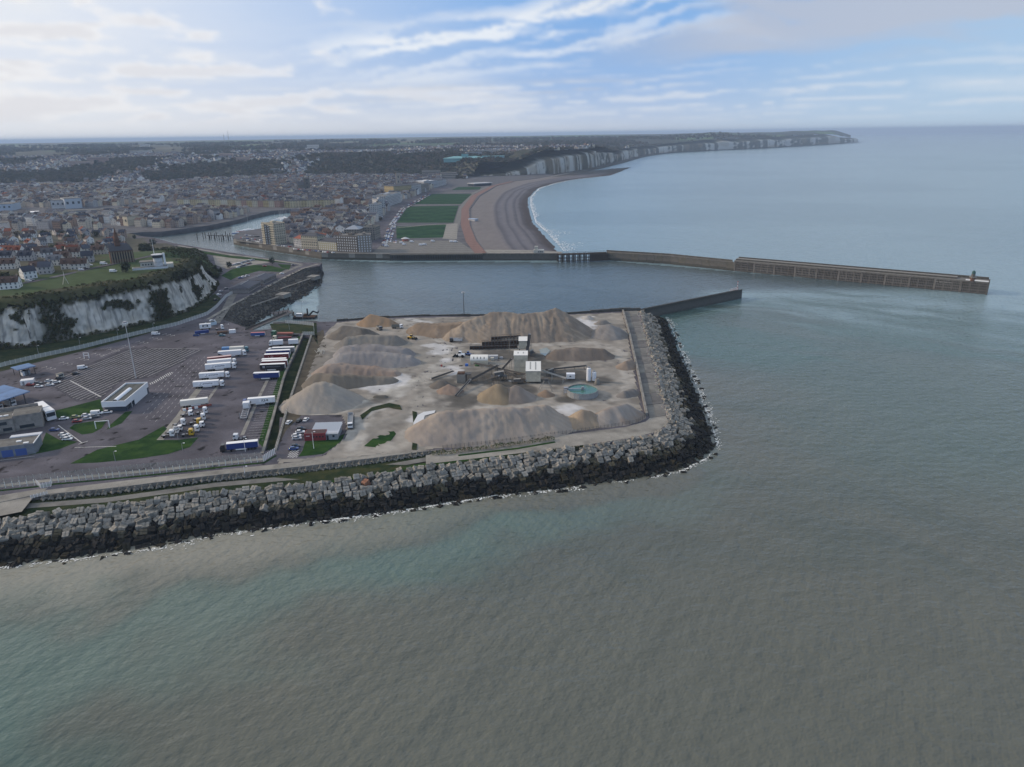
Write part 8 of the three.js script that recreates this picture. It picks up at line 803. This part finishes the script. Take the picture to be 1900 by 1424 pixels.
{
  const RA = []; for (let r = 1900; r < 42000; r *= r < 6000 ? 1.013 : 1.04) RA.push(r); const NA = 330;
  struct('hills', gridMesh(NA, RA.length, (i, j) => { const a = lerp(-0.86, 0.52, i / (NA - 1)), r = RA[j], x = Math.sin(a) * r, z = -Math.cos(a) * r; if (!inPoly(landFar, x, z)) return null; const y = hillY(x, z), n = fbm(x / 260, z / 260, 4), cell = hash2(Math.floor(x / 420 + 0.4 * fbm(z / 300, x / 300, 2)) + 900, Math.floor(z / 520) + 900), up = sstep(60, 90, y); let c = mix3([0.060, 0.062, 0.048], [0.080, 0.078, 0.055], sstep(-0.2, 0.3, n)); if (a > 0.03) c = mix3(c, [0.036, 0.042, 0.036], 0.8 * sstep(3000, 4200, r)); if (cell > (a > 0.02 ? 0.80 : 0.5) && r > 3300 && up > 0) c = mix3(c, cell > 0.8 && a < 0 ? [0.13, 0.12, 0.09] : cell > 0.62 ? [0.075, 0.125, 0.05] : [0.055, 0.10, 0.04], up * sstep(-0.25, -0.05, n + 0.2)); return [x, y, z, c[0], c[1], c[2]]; }), VC(1));
  // white sea cliffs
  const L = lengthOf(coast), N = 700, K = 14, geo = gridMesh(N, K, (i, j) => { const s = L * Math.pow(i / (N - 1), 1.35), v = j / (K - 1), a = along(coast, s), nx = a[3], nz = -a[2], D = Math.hypot(a[0], a[1]), top = Math.max(6, hillY(a[0] + nx * 40, a[1] + nz * 40)) * lerp(0.25, 1, sstep(0, 320, s)), k = D / 2400, col = fbm(s / (14 * k), 2, 4), rib = noise(s / (9 * k), 7) + 0.6 * noise(s / (33 * k), 70); const brk = 0.70 + 0.16 * fbm(s / (40 * k), 9, 3), over = Math.max(0, v - brk) / (1 - brk); let ins = 2 + 14 * v * v + 9 * col + 5 * rib + 110 * over; const y = -1 + (top + 1.5) * v; const wht = sstep(-0.10, 0.14, col * 0.7 + 0.40 * noise(s / (5 * k), 20) + 0.35 * noise(s / (60 * k), 50) + 0.5 * fbm(s / (8 * k), v * 5, 4) + (D > 4600 ? -0.10 : 0.06) - 0.9 * over - 0.25 * sstep(0.15, 0, v)); let c = mix3([0.085, 0.078, 0.055], [0.46, 0.45, 0.41], wht); c = mix3(c, [0.26, 0.20, 0.13], 0.45 * sstep(0.05, 0.5, noise(s / (18 * k), 33 + v * 2))); c = mix3(c, mix3([0.050, 0.056, 0.036], [0.075, 0.068, 0.045], sstep(-0.2, 0.3, fbm(s / (10 * k), v * 8, 3))), sstep(0, 0.25, over)); return [a[0] + nx * ins, y, a[1] + nz * ins, c[0], c[1], c[2]]; });
  struct('sea_cliff_terrain', geo, VC(0.97, { side: THREE.DoubleSide }));
  // shore below the cliffs
  const sh = new G(); sh.ribbon(coast.slice(2).map(q => [q[0] + 16, q[1] + 4]), 60, 0.9); struct('rock_shore', sh, S([0.085, 0.082, 0.075], 0.95, { map: reps(mott, 40) }));
  // trees: leaf-clump crowns on short trunks
  const R = rngOf(404); const crown = (n, spread) => { const g = new G(); for (let i = 0; i < n; i++) { const u = R() * 6.283, w = R() * 2 - 1, q = Math.cbrt(R()) * 1.0, rr = Math.sqrt(1 - w * w), c = [Math.cos(u) * rr * q * spread, 1.25 + w * q * 0.95, Math.sin(u) * rr * q * spread], s = 0.34 + R() * 0.22, t = () => (R() - 0.5) * 2 * s; const m = 0.7 + R() * 0.6; g.col = [m, m, m]; const p = [c[0] + t(), c[1] + t(), c[2] + t()]; g.tri(p, [c[0] + t(), c[1] + t(), c[2] + t()], [c[0] + t(), c[1] + t(), c[2] + t()]); g.tri(p, [c[0] + t(), c[1] + t(), c[2] + t()], [c[0] + t(), c[1] + t(), c[2] + t()]); } return g.geo(); };
  const crowns = [crown(60, 1), crown(70, 0.8), crown(60, 1.15)], trunk = new G().tube([0, -0.3, 0], [0, 0.9, 0], 0.14, 0.08, 6).bar([0, 0.6, 0], [0.4, 1.3, 0.2], 0.06).bar([0, 0.6, 0], [-0.35, 1.4, -0.2], 0.06).geo();
  const tints = [[0.088, 0.080, 0.062], [0.054, 0.062, 0.040], [0.105, 0.086, 0.066], [0.048, 0.055, 0.038]], tW = ['bare brownish', 'dark green', 'russet', 'blackish green'], tm = tints.map(c => { const m = VC(1); m.color.setRGB(...c); return m; });
  const tree = (x, z, y, s, k, where) => { const o = thing('tree', `${tW[k]} tree ${where}`, 'tree', `${tW[k]} trees ${where}`); mesh('crown', crowns[k % 3], tm[k], o); mesh('trunk', trunk, M.timber, o); place(o, [x, z], y, R() * 6); o.scale.setScalar(s); };
  for (const q of [[-376.2,-526.9],[-366.6,-520.2],[-456.3,-781.1],[-459.4,-794.2],[-437.5,-762.8],[-424.3,-826.7],[-407.7,-797.7],[-408.5,-806.6],[-306.3,-565],[-527.5,-767.6],[-525.7,-775.5],[-459.1,-722.8],[-419.4,-678.1],[-451.2,-815.7],[-437.3,-800.7],[-266.8,-569],[-265.4,-580.9]]) tree(q[0], q[1], headY(...q) - 0.3, 3 + R() * 2.2, R() < 0.7 ? 1 : 3, 'among the headland cottages'); for (let i = 0, n = 0; i < 600 && n < 55; i++) { const x = -1000 + R() * 640, z = -600 - R() * 450; if (inPoly(headland, x, z) && lineDist(x, z, cliffBase) > 140 && !cot.some(q => Math.hypot(q[0] - x, q[1] - z) < 9)) { n++; tree(x, z, headY(x, z) - 0.3, 2.2 + R() * 1.8, Math.floor(R() * 4), 'between the cottages of the headland quarter'); } }
  for (const q of [[-301.8,-713.9],[-303.1,-725.7],[-290.5,-701.7],[-297.4,-725.3],[-300.8,-759.7],[-261,-779.9]]) tree(q[0], q[1], Q, 2.4 + R() * 1.5, 1, 'by the road below the lookout'); for (let i = 0; i < 60; i++) { const k = individual[Math.floor(R() * individual.length)]; tree(k[0] + 9, k[1] - 8, TY, 3 + R() * 2, Math.floor(R() * 3), 'in gardens of the old town'); }
  const lists = [[], [], []]; let placed = 0; const hs = []; for (let i = 0; i < 60000 && placed < 15000; i++) { const a = lerp(-0.84, 0.40, R()), r = 2350 * Math.pow(3.2, R()), x = Math.sin(a) * r, z = -Math.cos(a) * r; if (!inPoly(landFar, x, z)) continue; const d = lineDist(x, z, toeLine), n = fbm(x / 260, z / 260, 4), dens = n + 0.35 * Math.exp(-Math.pow((d - 330) / 230, 2)) - (r > 4200 && a < 0 ? 0.12 : 0) + (a > -0.05 ? 0.16 * Math.exp(-lineDist(x, z, coast) / 220) : 0); if (lineDist(x, z, coast) < 14) continue; const y = hillY(x, z); if (dens > 0.03 + 0.25 * (R() - 0.5)) { const cn = lineDist(x, z, coast) < 120; const s = (cn ? 3.4 : r > 4000 ? 6.5 : 4.6) * (0.7 + R() * 0.7); lists[i % 3].push([M4([x, y - 1, z], [0, R() * 6, 0], [s * 1.25, s, s * 1.25]), tints[Math.floor(R() * 4)]]); placed++; } else if (r < 4300 && d > 25 && dens < 0.14 && R() < 0.8) hs.push([x, z, y]); }
  lists.forEach((l, i) => instanced('hillside_wood', crowns[i], VC(1), l, 'winter woods covering the hills behind the town', 'woods'));
  const bw = [0, 1, 2].map(() => []), br = [0, 1, 2].map(() => []); for (const [x, z, y] of hs.slice(0, 4800)) { const v = R() < 0.6 ? 0 : R() < 0.7 ? 1 : 2, s = 0.95 + R() * 0.5, m = M4([x, y - 0.3, z], [0, Math.floor(R() * 4) * 0.8 + 0.2, 0], s); bw[v].push([m, wallPal[[2, 2, 0, 1, 5, 7, 2, 6][Math.floor(R() * 8)]]]); br[v].push([m, roofPal[Math.floor(R() * 4.4)]]); } bw.forEach((l, v) => { instanced('hillside_house_walls', HV[v].wall, VC(0.9), l, 'pale walls of the houses dotted over the hills', 'houses'); instanced('hillside_house_roofs', HV[v].roof, S([1, 1, 1], 0.85), br[v], 'slate roofs of the houses dotted over the hills', 'roofs'); });
  // estates and landmarks on the hills
  const est = (lb, px, w, h, m, dep = 14) => { const t = thing('estate_block', lb, 'building'); const y = hillY(...px); block(t, 'wall', -w / 2, w / 2, -6, h, -dep, 0, m); block(t, 'roof', -w / 2 - 0.3, w / 2 + 0.3, h, h + 0.8, -dep - 0.3, 0.3, M.slab); const n = Math.round(w / 8); for (let k = 0; k < 3; k++) block(t, 'window_band', -w / 2 + 1, w / 2 - 1, h * (0.2 + 0.27 * k), h * (0.2 + 0.27 * k) + 1.5, -0.05, 0.08, M.glass); place(t, px, y, 0.1); };
  const pale = S([0.55, 0.53, 0.50], 0.9), pinkish = S([0.46, 0.34, 0.29], 0.9), tealM = S([0.14, 0.32, 0.33], 0.6); est('long pale housing slab on the hill crest', [-1920.3,-3903.4], 110, 16, pale); est('pair of pale towers above the wooded slope', [-2358.2,-4861.6], 60, 30, pale); est('pale pinkish block at the middle of the hill crest', [-1185.2,-3131.3], 55, 20, pinkish); est('orange-toned block beside the pale hillside flats', [-1277.9,-2891.1], 42, 18, pinkish); est('pale pinkish hillside block right of the crest towers', [-1053.5,-2950.4], 50, 18, pinkish); est('white hillside hall beside pinkish flats', [-853,-2703.9], 30, 12, wt2); est('brick-coloured school on the left hill', [-1681.4,-2924.1], 90, 18, pinkish); est('long brick-coloured school wing on the left hill', [-1665.3,-3018.8], 80, 20, S([0.36, 0.25, 0.22], 0.9)); est('pale tower cluster on the far crest', [-1027.1,-3929.7], 60, 32, pale); est('white clinic slab on the hill left of the sports hall', [-711.2,-3738.2], 120, 14, wt2); est('white box hall on the hill above the cliffs', [-137,-2917.5], 62, 14, wt2, 30); est('grey flat hall behind the white box hall', [-88.4,-3141.7], 90, 14, pale, 30); est('old castle block above the boulevard end', [-254.6,-2425.4], 60, 22, bg); est('castle keep with stone walls over the lawns', [-194,-2372.7], 50, 20, S([0.3, 0.26, 0.22], 0.9));
  { const t = thing('sports_hall', 'broad teal-roofed sports hall on the clifftop plateau', 'building'), p = [-157.5,-2653.6], y = hillY(...p); block(t, 'wall', -75, 75, -5, 8, -40, 0, tealM); mesh('roof', new G().quad([-78, 8, 2], [78, 8, 2], [40, 15, -20], [-40, 15, -20]).quad([78, 8, -42], [-78, 8, -42], [-40, 15, -20], [40, 15, -20]).tri([78, 8, 2], [78, 8, -42], [40, 15, -20]).tri([-78, 8, -42], [-78, 8, 2], [-40, 15, -20]), tealM, t); block(t, 'tower', -12, 12, 12, 22, -26, -14, tealM); place(t, p, y, 0); const u = thing('sports_hall', 'blue-green annex right of the teal sports hall', 'building'), q = [-56.2,-2670.3]; block(u, 'wall', -40, 40, -5, 11, -30, 0, S([0.2, 0.36, 0.42], 0.6)); block(u, 'roof', -41, 41, 11, 12, -31, 1, tealM); place(u, q, hillY(...q), 0); }
  const turb = (lb, px, d, h) => { const o = thing('wind_turbine', lb, 'wind turbine', 'wind turbines on the horizon'), x = px * d; mesh('tower', new G().tube([0, 0, 0], [0, h, 0], 2.2, 1.3, 8), M.white, o); mesh('nacelle', new G().box(-2, 2, h - 1.5, h + 2, -4, 4), M.white, o); for (let i = 0; i < 3; i++) { const a = i * 2.094 + 0.5; mesh('blade', new G().bar([0, h, 4.5], [Math.cos(a) * 42, h + Math.sin(a) * 42, 4.5], 2.0, 0.6), M.white, o); } place(o, [x, -d], hillY(x, -d) - 2, 0.2); }; for (const a of [-0.203, -0.176, -0.149]) turb('slender white wind turbine on the far horizon', a, 9500, 62);
  for (const [a, d, h, lb] of [[-0.372, 5200, 105, 'tall lattice radio mast beyond the hills'], [-0.378, 5300, 85, 'shorter radio mast beside the tall one']]) { const o = thing('radio_mast', lb, 'mast'), x = a * d; for (const k of [-3, 3]) mesh('leg', new G().bar([k, 0, 0], [0, h, 0], 1.1), M.steel, o); for (let i = 1; i < 6; i++) mesh('crossbar', new G().box(-3 * (1 - i / 6), 3 * (1 - i / 6), h * i / 6, h * i / 6 + 0.8, -0.4, 0.4), M.steel, o); place(o, [x, -d], hillY(x, -d) - 2, 0); }
}

renderer.render(scene, camera);
